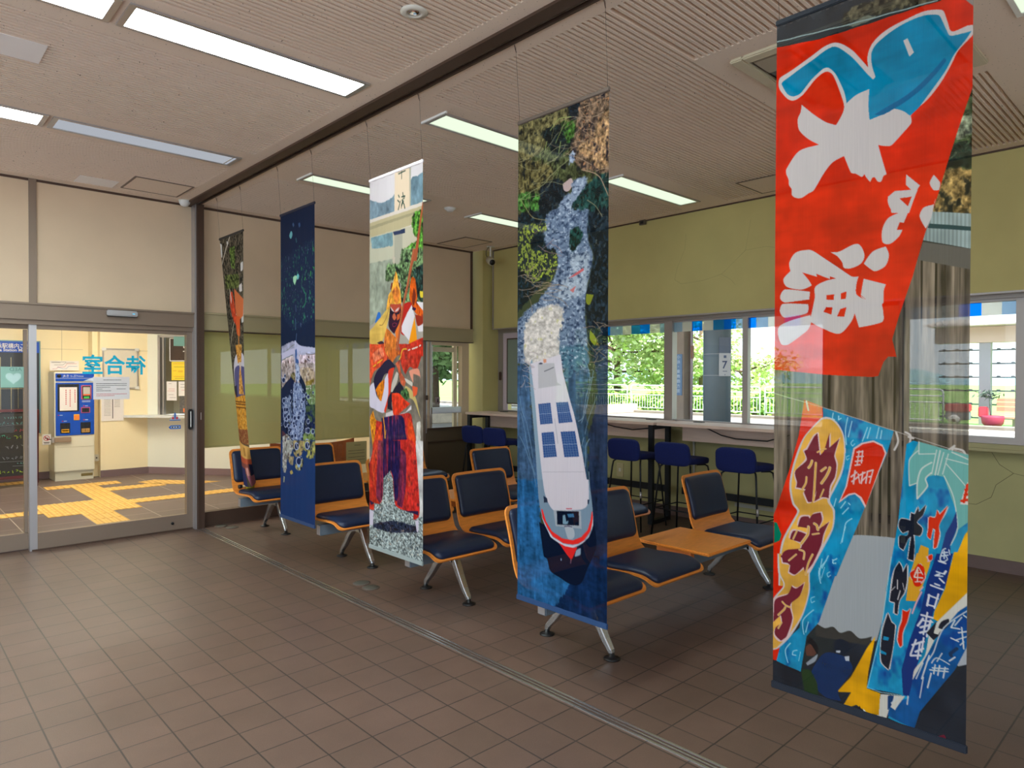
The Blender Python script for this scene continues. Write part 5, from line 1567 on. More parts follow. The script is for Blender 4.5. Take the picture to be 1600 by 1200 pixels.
(1, (150, 125, 105), 1, 1, [470,908,461,911,453,913,446,917,439,922,430,925,420,926]),
(1, (165, 150, 155), 1, 2, [52,1106,60,1107,68,1106,75,1106,83,1104,91,1104,98,1103]),
(1, (165, 150, 155), 1, 2, [56,962,68,963,79,964,90,964,102,966,112,969,123,971]),
(1, (165, 150, 155), 1, 2, [29,1035,40,1040,52,1042,64,1043,75,1047,86,1052,96,1058]),
(1, (165, 150, 155), 1, 1, [67,1089,75,1092,83,1096,90,1101,94,1107,101,1113,110,1116]),
(1, (165, 150, 155), 1, 2, [24,995,29,994,35,994,40,992,45,991,49,989,52,986]),
(1, (165, 150, 155), 1, 1, [62,999,67,1001,70,1004,75,1007,79,1009,81,1014,85,1016]),
(1, (165, 150, 155), 1, 2, [62,1038,68,1035,75,1033,82,1031,88,1028,96,1027,104,1026]),
(1, (165, 150, 155), 1, 1, [51,1002,59,1005,69,1009,78,1013,86,1018,94,1022,104,1025]),
(1, (165, 150, 155), 1, 2, [45,1014,52,1016,58,1019,65,1023,70,1026,72,1031,75,1036]),
(1, (165, 150, 155), 1, 2, [33,1061,42,1061,52,1061,61,1064,68,1069,75,1073,79,1079]),
(1, (165, 150, 155), 1, 1, [19,1109,23,1107,27,1104,31,1101,34,1098,37,1094,39,1091]),
(1, (165, 150, 155), 1, 2, [27,1109,33,1105,38,1099,42,1094,45,1088,47,1082,50,1076]),
(1, (165, 150, 155), 1, 2, [40,1029,50,1029,59,1027,69,1025,78,1023,87,1022,97,1020]),
(1, (165, 150, 155), 1, 2, [39,1002,51,1005,62,1008,70,1013,80,1017,87,1023,96,1028]),
(1, (140, 110, 110), 1, 2, [153,481,159,477,163,470,170,466,175,460,180,454,188,451]),
(1, (140, 110, 110), 1, 2, [160,558,175,562,191,569,208,572,224,576,239,582,254,589]),
(1, (140, 110, 110), 1, 2, [102,478,114,473,124,466,130,457,133,446,141,437,143,426]),
(1, (140, 110, 110), 1, 2, [146,551,157,545,169,540,181,534,190,527,202,522,213,518]),
(1, (140, 110, 110), 1, 2, [193,530,205,539,219,543,231,550,242,558,250,567,256,578]),
(1, (140, 110, 110), 1, 2, [120,531,130,535,137,540,145,544,152,551,160,556,169,559]),
],
3: [
(0, (215, 205, 210), 0, 0, [-52,-186,555,-42,557,520,-51,450]),
(0, (120, 140, 155), 1, 14, [2,105,114,144,198,140,247,123,247,228,2,216]),
(0, (110, 135, 150), 1, 14, [395,78,455,69,528,59,528,222,387,209]),
(0, (225, 200, 175), 0, 0, [248,7,391,-2,384,217,247,220]),
(0, (170, 165, 150), 0, 0, [378,2,395,-1,392,219,380,221]),
(0, (215, 200, 190), 0, 0, [2,216,513,206,556,206,556,355,3,318]),
(0, (185, 170, 135), 0, 0, [2,234,513,224,513,299,303,308,3,311]),
(0, (160, 150, 120), 0, 0, [2,253,477,242,477,255,3,271]),
(0, (195, 185, 165), 0, 0, [3,311,303,308,556,313,557,520,3,457]),
(0, (120, 150, 160), 0, 14, [15,315,231,315,231,386,29,381]),
(0, (50, 60, 90), 0, 0, [231,315,342,314,342,336,247,337]),
(0, (170, 165, 150), 0, 0, [247,335,318,336,318,493,247,485]),
(0, (80, 130, 50), 1, 5, [418,249,556,239,557,520,350,496,326,442,365,403,455,390,410,333]),
(0, (190, 185, 165), 0, 0, [-51,364,231,401,231,454,3,454,-51,453]),
(0, (150, 155, 140), 0, 14, [3,452,231,454,231,689,107,753,3,793]),
(0, (195, 180, 165), 0, 0, [227,440,255,449,247,492,231,485]),
(0, (100, 125, 85), 1, 5, [182,480,287,483,318,412,556,444,557,713,319,696,303,590,271,560,166,567]),
(0, (40, 65, 60), 1, 5, [411,536,556,490,557,705,441,671]),
(0, (50, 110, 190), 1, 0, [55,778,90,725,111,726,115,754,81,774]),
(0, (225, 200, 60), 1, 0, [471,643,503,647,503,676,478,674]),
(0, (120, 110, 100), 0, 14, [3,893,558,911,559,1456,3,1504]),
(0, (225, 75, 40), 1, 9, [3,891,82,880,157,892,174,959,3,956]),
(0, (226, 82, 48), 1, 9, [3,926,72,891,287,898,264,959,199,971,124,1010,46,1042,20,1084,7,1121]),
(0, (240, 125, 90), 1, 9, [29,945,124,911,157,957,46,991]),
(0, (190, 50, 35), 1, 9, [287,898,500,905,486,963,442,1031,382,1017,343,1056,303,995]),
(0, (185, 40, 35), 1, 0, [334,697,396,693,411,728,350,854,303,844,311,765]),
(0, (225, 215, 222), 0, 0, [400,706,423,764,381,890,311,835,311,809,358,742]),
(0, (240, 150, 30), 0, 0, [423,768,445,892,412,904,370,898]),
(0, (225, 215, 222), 0, 0, [441,692,503,701,503,844,456,842,438,773]),
(0, (200, 50, 35), 0, 9, [366,902,441,883,500,873,508,966,366,963]),
(1, (235, 225, 210), 0, 7, [366,933,385,929]),
(1, (235, 225, 210), 0, 8, [404,927,449,918]),
(1, (235, 225, 210), 0, 8, [467,914,478,911]),
(1, (235, 190, 50), 0, 8, [38,1012,68,1003]),
(1, (235, 190, 50), 0, 7, [86,995,133,976]),
(1, (230, 190, 50), 1, 7, [288,977,303,964,308,947,324,927,350,926]),
(0, (215, 90, 25), 1, 9, [381,632,388,589,403,565,426,576,434,606,445,671,441,696,500,743,500,772,441,756,411,728,400,702,377,666]),
(0, (120, 45, 30), 1, 0, [415,618,434,661,418,712,403,685]),
(0, (60, 30, 60), 1, 0, [408,715,437,726,423,737,403,728]),
(0, (150, 50, 35), 1, 0, [426,755,500,772,500,802,456,816,438,798]),
(0, (235, 190, 95), 1, 2, [3,821,29,804,166,721,207,688,199,741,178,802,157,855,115,890,55,892,3,882]),
(0, (238, 165, 60), 1, 9, [257,521,270,539,283,588,299,633,308,695,207,688,195,713,174,712,191,642,215,617,239,571]),
(0, (210, 120, 50), 1, 9, [263,600,292,633,276,684,251,682,231,628]),
(0, (120, 50, 40), 1, 0, [215,581,231,578,227,600,207,616]),
(0, (60, 50, 70), 1, 0, [281,581,295,589,297,614,287,601]),
(0, (238, 120, 50), 1, 0, [303,694,319,722,311,756,280,851,264,886,255,828,271,785]),
(0, (55, 30, 50), 1, 0, [205,688,305,695,303,747,287,790,264,820,248,845,207,821,191,794,199,741]),
(0, (185, 75, 55), 1, 0, [207,688,303,694,297,716,264,736,231,725,208,706]),
(0, (215, 190, 190), 1, 0, [208,699,231,716,248,731,224,722]),
(0, (215, 190, 190), 1, 0, [287,709,264,718,251,731,276,726]),
(0, (205, 90, 45), 1, 0, [271,746,297,729,292,764,268,776]),
(0, (200, 100, 70), 1, 0, [235,743,251,740,264,762,248,774,231,760]),
(0, (30, 25, 45), 1, 0, [207,723,244,736,231,745,207,736]),
(0, (30, 25, 45), 1, 0, [260,738,297,734,287,744,264,745]),
(1, (150, 50, 80), 1, 3, [231,792,248,788,268,793,255,806,235,805,231,792]),
(0, (60, 45, 60), 1, 0, [82,887,124,877,157,892,107,894]),
(0, (215, 120, 50), 1, 9, [176,811,224,840,268,878,264,961,182,959,153,882]),
(1, (90, 60, 50), 1, 3, [198,700,174,757,136,791,107,792]),
(0, (200, 100, 40), 1, 9, [208,931,280,924,296,955,264,963,208,1020,195,985]),
(0, (38, 32, 60), 1, 0, [46,1075,107,1019,191,976,256,1012,224,1052,166,1052,124,1093,107,1120,82,1175,51,1130]),
(0, (215, 205, 225), 1, 0, [3,1126,42,1098,82,1175,124,1197,158,1083,195,1042,191,1155,158,1255,47,1240,3,1224]),
(0, (235, 130, 25), 1, 9, [107,1102,158,1079,154,1128,124,1193,107,1193,68,1139]),
(0, (220, 60, 40), 1, 0, [191,1038,248,1020,224,1092,208,1155,166,1259,154,1246,191,1155]),
(0, (35, 30, 50), 1, 0, [191,1173,264,1113,288,1091,328,1126,312,1152,224,1198,232,1243,183,1236]),
(0, (195, 185, 175), 1, 0, [264,1041,280,1052,268,1096,232,1145,216,1146,224,1105]),
(0, (195, 90, 60), 1, 9, [256,999,296,977,303,1038,343,1082,335,1117,304,1100,280,1038]),
(0, (200, 175, 110), 1, 0, [343,1113,397,1133,442,1188,479,1276,457,1243,412,1185,366,1169,335,1143]),
(0, (205, 195, 185), 1, 0, [335,1074,404,1094,404,1116,350,1095]),
(0, (60, 95, 55), 1, 5, [304,1144,350,1126,382,1169,328,1187]),
(0, (225, 90, 55), 1, 0, [404,1112,450,1120,442,1154,412,1168]),
(0, (230, 150, 125), 1, 0, [374,1039,412,1028,464,1031,479,1090,471,1065,412,1052,412,1099,389,1065]),
(0, (228, 60, 35), 1, 9, [224,1154,288,1153,343,1187,389,1202,288,1259,272,1290,248,1292,232,1226]),
(0, (210, 200, 205), 0, 0, [171,1259,232,1243,245,1278,166,1284]),
(0, (225, 215, 225), 0, 0, [276,1264,343,1248,397,1211,397,1232,288,1268]),
(0, (235, 150, 35), 1, 9, [7,1293,38,1250,64,1296,124,1311,38,1477,16,1362]),
(0, (195, 50, 45), 1, 9, [73,1300,124,1306,166,1284,382,1250,412,1322,434,1381,435,1445,43,1477]),
(0, (45, 32, 80), 1, 15, [124,1288,312,1266,344,1365,328,1454,145,1469,137,1356]),
(1, (25, 25, 70), 1, 12, [208,1293,232,1461]),
(1, (25, 25, 70), 1, 12, [272,1290,281,1457]),
(1, (25, 25, 70), 1, 12, [312,1279,351,1386,382,1449]),
(1, (25, 25, 70), 1, 12, [154,1310,90,1427]),
(0, (228, 75, 35), 1, 9, [38,1477,55,1397,124,1311,133,1338,82,1474]),
(0, (228, 75, 35), 1, 9, [366,1273,412,1314,442,1444,420,1446,366,1364]),
(1, (235, 160, 40), 1, 8, [145,1282,158,1336,162,1391]),
(1, (235, 160, 40), 1, 4, [171,1349,166,1372]),
(0, (200, 195, 185), 0, 14, [442,1295,479,1285,479,1442,435,1445]),
(0, (150, 160, 160), 0, 8, [-51,1673,124,1641,140,1548,259,1537,269,1625,639,1644,640,2044,-50,2193]),
(0, (45, 50, 70), 1, 8, [39,1866,229,1819,434,1814,461,1842,348,1861,208,1884,39,1883]),
(0, (205, 200, 200), 0, 14, [433,1386,516,1381,498,1757,443,1765]),
(0, (205, 55, 40), 1, 9, [49,1413,145,1406,145,1599,137,1668,135,1714,103,1747,50,1748,50,1789,-6,1791,-1,1655,-6,1563,27,1484]),
(0, (110, 45, 70), 1, 15, [92,1409,166,1405,145,1599,137,1708,103,1744,71,1705]),
(0, (205, 50, 42), 1, 9, [218,1401,405,1388,443,1471,471,1687,466,1762,415,1786,415,1748,329,1749,259,1737,244,1694,234,1595,213,1558]),
(0, (38, 30, 75), 1, 15, [145,1406,298,1395,308,1483,303,1598,269,1713,249,1705,236,1589,213,1557,140,1608]),
(0, (100, 40, 70), 1, 15, [298,1434,347,1463,348,1616,318,1739,269,1729,289,1622]),
(0, (215, 205, 225), 0, 0, [-6,1796,40,1795,36,1872,-8,1879]),
(0, (215, 205, 225), 0, 0, [434,1788,466,1777,461,1842,448,1839]),
(0, (50, 35, 70), 1, 0, [0,1740,50,1751,16,1764]),
(0, (50, 35, 70), 1, 0, [329,1752,461,1735,461,1757,405,1754]),
(1, (240, 100, 50), 1, 5, [60,1452,27,1536,49,1609]),
(1, (240, 100, 50), 1, 5, [69,1486,36,1570,50,1632]),
(1, (240, 100, 50), 1, 5, [77,1520,45,1604,50,1655]),
(0, (165, 85, 55), 0, 0, [520,125,522,149,440,490,411,487,506,172]),
(0, (165, 85, 55), 0, 0, [411,425,439,429,334,697,276,935,257,930,319,696]),
(1, (205, 130, 95), 0, 3, [418,430,323,696,264,925]),
(1, (20, 55, 50), 1, 7, [301,-2,318,-1]),
(1, (20, 55, 50), 1, 7, [282,25,345,22]),
(1, (20, 55, 50), 1, 6, [312,5,310,56]),
(1, (20, 55, 50), 1, 7, [306,6,326,-1]),
(1, (30, 60, 55), 1, 7, [281,134,288,146]),
(1, (30, 60, 55), 1, 7, [275,159,287,170]),
(1, (30, 60, 55), 1, 7, [279,208,298,167]),
(1, (30, 60, 55), 1, 7, [310,148,341,149]),
(1, (30, 60, 55), 1, 7, [322,129,326,159,310,187,307,204]),
(1, (30, 60, 55), 1, 7, [341,149,335,161]),
(1, (30, 60, 55), 1, 7, [314,164,334,191,340,212]),
(1, (30, 60, 55), 1, 7, [330,173,310,195]),
],
2: [
(0, (30, 40, 66), 0, 0, [-82,-155,650,-17,650,585,-83,525]),
(0, (30, 40, 66), 0, 0, [-83,402,650,476,650,1080,-85,1083]),
(0, (34, 45, 72), 1, 16, [13,293,510,261,510,679,367,736,205,765,23,638]),
(0, (34, 45, 72), 1, 16, [12,310,510,218,510,572,12,532]),
(0, (110, 175, 185), 1, 0, [139,156,157,134,179,136,189,158,173,177,151,176]),
(0, (70, 95, 130), 1, 0, [187,91,201,81,212,99,201,112]),
(0, (65, 90, 130), 1, 0, [274,99,292,95,299,117,282,126]),
(0, (50, 85, 100), 1, 0, [228,187,244,185,256,214,239,218]),
(0, (110, 190, 195), 1, 0, [250,428,271,416,284,431,276,449,261,453]),
(0, (165, 215, 180), 1, 0, [198,432,228,423,261,434,244,460,219,482,203,461]),
(1, (60, 160, 75), 1, 8, [440,419,435,446]),
(1, (60, 160, 75), 1, 8, [475,276,485,301]),
(1, (60, 160, 75), 1, 8, [470,395,485,403]),
(1, (60, 160, 75), 1, 8, [319,383,317,397]),
(1, (60, 160, 75), 1, 8, [367,449,361,464]),
(1, (50, 130, 95), 1, 7, [336,509,351,534,367,548]),
(1, (50, 130, 95), 1, 8, [372,558,367,609,335,635]),
(1, (50, 130, 95), 1, 7, [424,576,440,591]),
(1, (50, 130, 95), 1, 7, [480,591,491,605]),
(1, (50, 130, 95), 1, 7, [470,654,485,675]),
(1, (50, 130, 95), 1, 7, [314,582,309,595]),
(1, (50, 130, 95), 1, 8, [59,484,52,508]),
(1, (50, 130, 95), 1, 7, [161,657,139,658]),
(1, (50, 130, 95), 1, 8, [429,535,435,554]),
(1, (75, 100, 140), 1, 8, [238,614,244,653]),
(1, (75, 100, 140), 1, 8, [232,700,238,729,236,767]),
(1, (75, 100, 140), 1, 8, [254,796,244,839]),
(1, (75, 100, 140), 1, 8, [303,732,308,751]),
(0, (170, 170, 200), 0, 14, [17,870,127,849,238,839,292,873,509,892,509,1080,10,1083]),
(0, (190, 185, 215), 0, 0, [16,915,216,886,226,920,22,954]),
(0, (185, 185, 215), 0, 0, [270,878,509,893,509,921,281,906]),
(0, (205, 185, 190), 1, 17, [22,964,205,934,215,1000,149,1048,22,1053]),
(0, (205, 185, 200), 1, 17, [281,930,509,934,509,1053,292,1034]),
(1, (45, 60, 40), 1, 4, [22,962,103,944,194,930]),
(1, (90, 100, 50), 1, 3, [92,901,216,862]),
(1, (30, 40, 60), 1, 5, [387,955,423,972]),
(1, (80, 60, 40), 1, 4, [377,925,439,931,500,929]),
(0, (95, 70, 75), 1, 17, [292,972,366,983,418,1002,509,990,469,1017,345,1006]),
(0, (60, 90, 150), 1, 0, [232,901,254,892,259,929,249,953,279,968,275,1025,249,1010,232,939]),
(0, (165, 150, 150), 0, 17, [16,981,509,986,509,1124,16,1154]),
(0, (26, 34, 66), 1, 0, [16,1154,148,1080,194,1041,226,1055,204,1136,204,1194,170,1263,22,1268]),
(0, (110, 100, 60), 1, 17, [165,1051,215,1041,231,1075,204,1094,171,1070]),
(0, (170, 150, 130), 1, 17, [292,1022,408,1009,490,1042,490,1115,366,1121,334,1079]),
(0, (130, 110, 50), 1, 17, [366,1102,490,1078,469,1115,387,1125]),
(0, (110, 135, 90), 1, 17, [366,1126,509,1115,509,1243,407,1236,366,1163]),
(0, (24, 34, 60), 1, 0, [259,1055,313,1065,366,1121,376,1163,313,1136]),
(0, (24, 32, 60), 1, 18, [15,1258,182,1200,366,1257,509,1243,509,1453,15,1486]),
(0, (60, 80, 60), 1, 18, [366,1257,490,1234,509,1316,417,1348]),
(0, (120, 135, 175), 1, 19, [204,1108,292,1108,355,1182,366,1294,344,1380,323,1466,247,1523,182,1475,148,1409,193,1301,193,1204]),
(0, (150, 160, 195), 1, 19, [226,983,281,984,292,1089,248,1108]),
(0, (100, 115, 150), 1, 20, [22,1213,170,1186,182,1359,45,1366]),
(0, (150, 150, 150), 1, 17, [27,1466,102,1446,170,1475,192,1527,147,1603,27,1614]),
(0, (80, 50, 60), 1, 0, [22,1426,90,1447,27,1466]),
(0, (120, 140, 80), 1, 18, [344,1431,428,1389,499,1390,499,1564,365,1528]),
(0, (150, 130, 90), 1, 18, [192,1504,344,1502,365,1575,192,1590]),
(0, (36, 46, 80), 1, 0, [481,1166,478,1173,469,1175,462,1174,458,1167,462,1160,469,1159,478,1160]),
(1, (165, 175, 210), 1, 3, [481,1166,478,1173,469,1175,462,1174,458,1167,462,1160,469,1159,478,1160]),
(0, (36, 46, 80), 1, 0, [201,1453,194,1463,182,1468,168,1465,162,1456,168,1445,182,1440,194,1443]),
(1, (165, 175, 210), 1, 4, [201,1453,194,1463,182,1468,168,1465,162,1456,168,1445,182,1440,194,1443]),
(0, (36, 46, 80), 1, 0, [224,1368,219,1378,207,1382,194,1379,189,1370,194,1362,207,1357,219,1360]),
(1, (165, 175, 210), 1, 4, [224,1368,219,1378,207,1382,194,1379,189,1370,194,1362,207,1357,219,1360]),
(0, (36, 46, 80), 1, 0, [186,1362,182,1369,172,1372,164,1370,160,1363,164,1356,172,1353,182,1355]),
(1, (165, 175, 210), 1, 3, [186,1362,182,1369,172,1372,164,1370,160,1363,164,1356,172,1353,182,1355]),
(0, (36, 46, 80), 1, 0, [179,1414,172,1425,157,1431,142,1427,135,1416,142,1405,157,1399,172,1403]),
(1, (165, 175, 210), 1, 5, [179,1414,172,1425,157,1431,142,1427,135,1416,142,1405,157,1399,172,1403]),
(0, (36, 46, 80), 1, 0, [305,1487,300,1495,288,1500,277,1497,273,1489,277,1480,288,1475,300,1479]),
(1, (165, 175, 210), 1, 3, [305,1487,300,1495,288,1500,277,1497,273,1489,277,1480,288,1475,300,1479]),
(0, (36, 46, 80), 1, 0, [187,1165,183,1171,174,1174,166,1171,162,1165,166,1159,174,1156,183,1159]),
(1, (165, 175, 210), 1, 3, [187,1165,183,1171,174,1174,166,1171,162,1165,166,1159,174,1156,183,1159]),
(0, (36, 46, 80), 1, 0, [288,1315,283,1323,274,1326,264,1324,260,1317,264,1309,274,1306,284,1308]),
(1, (165, 175, 210), 1, 3, [288,1315,283,1323,274,1326,264,1324,260,1317,264,1309,274,1306,284,1308]),
(0, (36, 46, 80), 1, 0, [110,1345,105,1354,93,1358,81,1356,75,1347,81,1338,93,1333,105,1336]),
(1, (165, 175, 210), 1, 4, [110,1345,105,1354,93,1358,81,1356,75,1347,81,1338,93,1333,105,1336]),
(0, (36, 46, 80), 1, 0, [398,1231,394,1237,386,1240,379,1237,375,1231,379,1226,386,1223,394,1225]),
(1, (165, 175, 210), 1, 3, [398,1231,394,1237,386,1240,379,1237,375,1231,379,1226,386,1223,394,1225]),
(0, (36, 46, 80), 1, 0, [244,1334,238,1345,224,1350,208,1346,202,1335,208,1325,224,1319,238,1323]),
(1, (165, 175, 210), 1, 5, [244,1334,238,1345,224,1350,208,1346,202,1335,208,1325,224,1319,238,1323]),
(0, (36, 46, 80), 1, 0, [307,1389,304,1395,294,1400,286,1397,281,1391,286,1384,294,1381,304,1382]),
(1, (165, 175, 210), 1, 3, [307,1389,304,1395,294,1400,286,1397,281,1391,286,1384,294,1381,304,1382]),
(0, (36, 46, 80), 1, 0, [401,1405,396,1415,382,1420,368,1417,363,1407,368,1396,382,1391,396,1395]),
(1, (165, 175, 210), 1, 5, [401,1405,396,1415,382,1420,368,1417,363,1407,368,1396,382,1391,396,1395]),
(0, (36, 46, 80), 1, 0, [157,1429,151,1440,136,1444,123,1442,117,1432,123,1421,136,1416,151,1419]),
(1, (165, 175, 210), 1, 4, [157,1429,151,1440,136,1444,123,1442,117,1432,123,1421,136,1416,151,1419]),
(0, (36, 46, 80), 1, 0, [89,1506,85,1513,74,1517,65,1515,60,1508,65,1501,75,1497,85,1499]),
(1, (165, 175, 210), 1, 3, [89,1506,85,1513,74,1517,65,1515,60,1508,65,1501,75,1497,85,1499]),
(0, (36, 46, 80), 1, 0, [477,1408,472,1417,460,1421,448,1418,443,1409,448,1400,460,1395,472,1399]),
(1, (165, 175, 210), 1, 4, [477,1408,472,1417,460,1421,448,1418,443,1409,448,1400,460,1395,472,1399]),
(0, (36, 46, 80), 1, 0, [149,1330,144,1342,128,1347,113,1343,107,1332,113,1321,129,1315,144,1320]),
(1, (165, 175, 210), 1, 5, [149,1330,144,1342,128,1347,113,1343,107,1332,113,1321,129,1315,144,1320]),
(0, (36, 46, 80), 1, 0, [295,1328,290,1339,277,1343,263,1339,257,1329,263,1319,277,1315,290,1318]),
(1, (165, 175, 210), 1, 5, [295,1328,290,1339,277,1343,263,1339,257,1329,263,1319,277,1315,290,1318]),
(0, (36, 46, 80), 1, 0, [138,1480,133,1489,121,1493,110,1490,104,1483,110,1474,121,1469,133,1472]),
(1, (165, 175, 210), 1, 4, [138,1480,133,1489,121,1493,110,1490,104,1483,110,1474,121,1469,133,1472]),
(0, (36, 46, 80), 1, 0, [425,1345,418,1356,405,1361,392,1358,386,1348,392,1337,405,1332,419,1335]),
(1, (165, 175, 210), 1, 5, [425,1345,418,1356,405,1361,392,1358,386,1348,392,1337,405,1332,419,1335]),
(0, (36, 46, 80), 1, 0, [244,1230,239,1238,229,1241,219,1238,215,1231,219,1223,229,1220,239,1223]),
(1, (165, 175, 210), 1, 4, [244,1230,239,1238,229,1241,219,1238,215,1231,219,1223,229,1220,239,1223]),
(0, (36, 46, 80), 1, 0, [146,1407,143,1414,133,1418,124,1415,120,1409,124,1401,133,1398,143,1400]),
(1, (165, 175, 210), 1, 3, [146,1407,143,1414,133,1418,124,1415,120,1409,124,1401,133,1398,143,1400]),
(0, (36, 46, 80), 1, 0, [326,1472,322,1480,312,1484,301,1480,297,1474,301,1466,312,1462,322,1465]),
(1, (165, 175, 210), 1, 3, [326,1472,322,1480,312,1484,301,1480,297,1474,301,1466,312,1462,322,1465]),
(0, (36, 46, 80), 1, 0, [223,1495,218,1505,205,1510,191,1507,187,1498,191,1488,205,1483,218,1486]),
(1, (165, 175, 210), 1, 4, [223,1495,218,1505,205,1510,191,1507,187,1498,191,1488,205,1483,218,1486]),
(0, (36, 46, 80), 1, 0, [145,1390,139,1399,127,1403,114,1400,109,1391,114,1381,127,1377,139,1381]),
(1, (165, 175, 210), 1, 4, [145,1390,139,1399,127,1403,114,1400,109,1391,114,1381,127,1377,139,1381]),
(0, (36, 46, 80), 1, 0, [257,1262,255,1268,244,1273,235,1269,231,1263,235,1255,244,1253,255,1255]),
(1, (165, 175, 210), 1, 3, [257,1262,255,1268,244,1273,235,1269,231,1263,235,1255,244,1253,255,1255]),
(0, (36, 46, 80), 1, 0, [23,1385,19,1392,10,1395,1,1393,-3,1386,1,1380,10,1376,19,1379]),
(1, (165, 175, 210), 1, 3, [23,1385,19,1392,10,1395,1,1393,-3,1386,1,1380,10,1376,19,1379]),
(0, (36, 46, 80), 1, 0, [249,1444,243,1454,230,1459,217,1456,213,1447,217,1437,230,1432,244,1435]),
(1, (165, 175, 210), 1, 4, [249,1444,243,1454,230,1459,217,1456,213,1447,217,1437,230,1432,244,1435]),
(0, (36, 46, 80), 1, 0, [312,1414,309,1420,300,1423,292,1421,289,1415,292,1409,300,1405,309,1408]),
(1, (165, 175, 210), 1, 3, [312,1414,309,1420,300,1423,292,1421,289,1415,292,1409,300,1405,309,1408]),
(0, (36, 46, 80), 1, 0, [227,1386,222,1393,213,1396,202,1394,198,1387,202,1379,213,1376,222,1378]),
(1, (165, 175, 210), 1, 3, [227,1386,222,1393,213,1396,202,1394,198,1387,202,1379,213,1376,222,1378]),
(0, (36, 46, 80), 1, 0, [70,1092,63,1104,46,1109,28,1104,21,1092,28,1080,46,1075,63,1080]),
(1, (165, 175, 210), 1, 5, [70,1092,63,1104,46,1109,28,1104,21,1092,28,1080,46,1075,63,1080]),
(0, (36, 46, 80), 1, 0, [85,1065,80,1073,69,1077,57,1073,52,1065,57,1056,69,1053,80,1056]),
(1, (165, 175, 210), 1, 4, [85,1065,80,1073,69,1077,57,1073,52,1065,57,1056,69,1053,80,1056]),
(0, (36, 46, 80), 1, 0, [73,1227,67,1238,51,1243,34,1240,28,1228,34,1216,51,1212,67,1216]),
(1, (165, 175, 210), 1, 5, [73,1227,67,1238,51,1243,34,1240,28,1228,34,1216,51,1212,67,1216]),
(0, (36, 46, 80), 1, 0, [92,1285,85,1297,68,1303,51,1299,44,1287,51,1274,68,1268,85,1273]),
(1, (165, 175, 210), 1, 6, [92,1285,85,1297,68,1303,51,1299,44,1287,51,1274,68,1268,85,1273]),
(0, (36, 46, 80), 1, 0, [123,1284,116,1294,102,1299,89,1296,82,1286,89,1275,102,1270,116,1274]),
(1, (165, 175, 210), 1, 4, [123,1284,116,1294,102,1299,89,1296,82,1286,89,1275,102,1270,116,1274]),
(0, (36, 46, 80), 1, 0, [177,1224,171,1234,159,1238,147,1234,141,1225,147,1216,159,1212,172,1215]),
(1, (165, 175, 210), 1, 4, [177,1224,171,1234,159,1238,147,1234,141,1225,147,1216,159,1212,172,1215]),
(0, (36, 46, 80), 1, 0, [109,1377,100,1393,79,1400,59,1395,49,1380,59,1364,79,1358,100,1362]),
(1, (165, 175, 210), 1, 6, [109,1377,100,1393,79,1400,59,1395,49,1380,59,1364,79,1358,100,1362]),
(0, (36, 46, 80), 1, 0, [90,1325,84,1336,68,1341,52,1337,46,1326,52,1315,68,1310,84,1313]),
(1, (165, 175, 210), 1, 5, [90,1325,84,1336,68,1341,52,1337,46,1326,52,1315,68,1310,84,1313]),
(0, (36, 46, 80), 1, 0, [430,1403,423,1416,407,1422,391,1418,385,1405,391,1392,407,1386,423,1391]),
(1, (165, 175, 210), 1, 5, [430,1403,423,1416,407,1422,391,1418,385,1405,391,1392,407,1386,423,1391]),
(0, (36, 46, 80), 1, 0, [488,1404,483,1415,469,1420,454,1417,449,1406,454,1395,469,1391,483,1394]),
(1, (165, 175, 210), 1, 5, [488,1404,483,1415,469,1420,454,1417,449,1406,454,1395,469,1391,483,1394]),
(0, (36, 46, 80), 1, 0, [424,1482,416,1500,392,1509,367,1504,358,1487,367,1468,392,1459,416,1465]),
(1, (165, 175, 210), 1, 8, [424,1482,416,1500,392,1509,367,1504,358,1487,367,1468,392,1459,416,1465]),
(0, (36, 46, 80), 1, 0, [393,1181,388,1190,376,1194,365,1191,360,1182,365,1173,376,1169,388,1172]),
(1, (165, 175, 210), 1, 4, [393,1181,388,1190,376,1194,365,1191,360,1182,365,1173,376,1169,388,1172]),
(0, (36, 46, 80), 1, 0, [364,1210,357,1220,344,1225,332,1221,325,1211,332,1201,345,1196,357,1200]),
(1, (165, 175, 210), 1, 4, [364,1210,357,1220,344,1225,332,1221,325,1211,332,1201,345,1196,357,1200]),
(0, (36, 46, 80), 1, 0, [424,1194,419,1203,408,1207,396,1204,391,1195,396,1186,408,1182,419,1186]),
(1, (165, 175, 210), 1, 4, [424,1194,419,1203,408,1207,396,1204,391,1195,396,1186,408,1182,419,1186]),
(0, (36, 58, 105), 0, 0, [-86,1497,650,1447,650,2036,-89,2163]),
(0, (150, 150, 145), 1, 17, [27,1489,182,1479,198,1526,147,1588,102,1612,90,1691,44,1706,27,1648]),
(0, (150, 135, 105), 1, 18, [114,1591,203,1579,192,1633,136,1633]),
(0, (165, 145, 100), 1, 18, [192,1478,355,1467,344,1534,291,1576,225,1577,192,1536]),
(0, (155, 150, 85), 1, 18, [355,1467,499,1467,499,1541,448,1577,376,1574,407,1538,344,1529]),
(0, (170, 160, 105), 1, 18, [225,1644,258,1602,344,1586,323,1654,258,1665]),
(0, (175, 155, 90), 1, 0, [147,1686,176,1673,192,1691,164,1701]),
(0, (160, 170, 140), 1, 0, [44,1725,67,1728,55,1763,41,1765]),
(0, (36, 46, 80), 1, 0, [314,1602,305,1621,280,1631,255,1626,245,1609,255,1590,280,1580,305,1585]),
(1, (165, 175, 210), 1, 8, [314,1602,305,1621,280,1631,255,1626,245,1609,255,1590,280,1580,305,1585]),
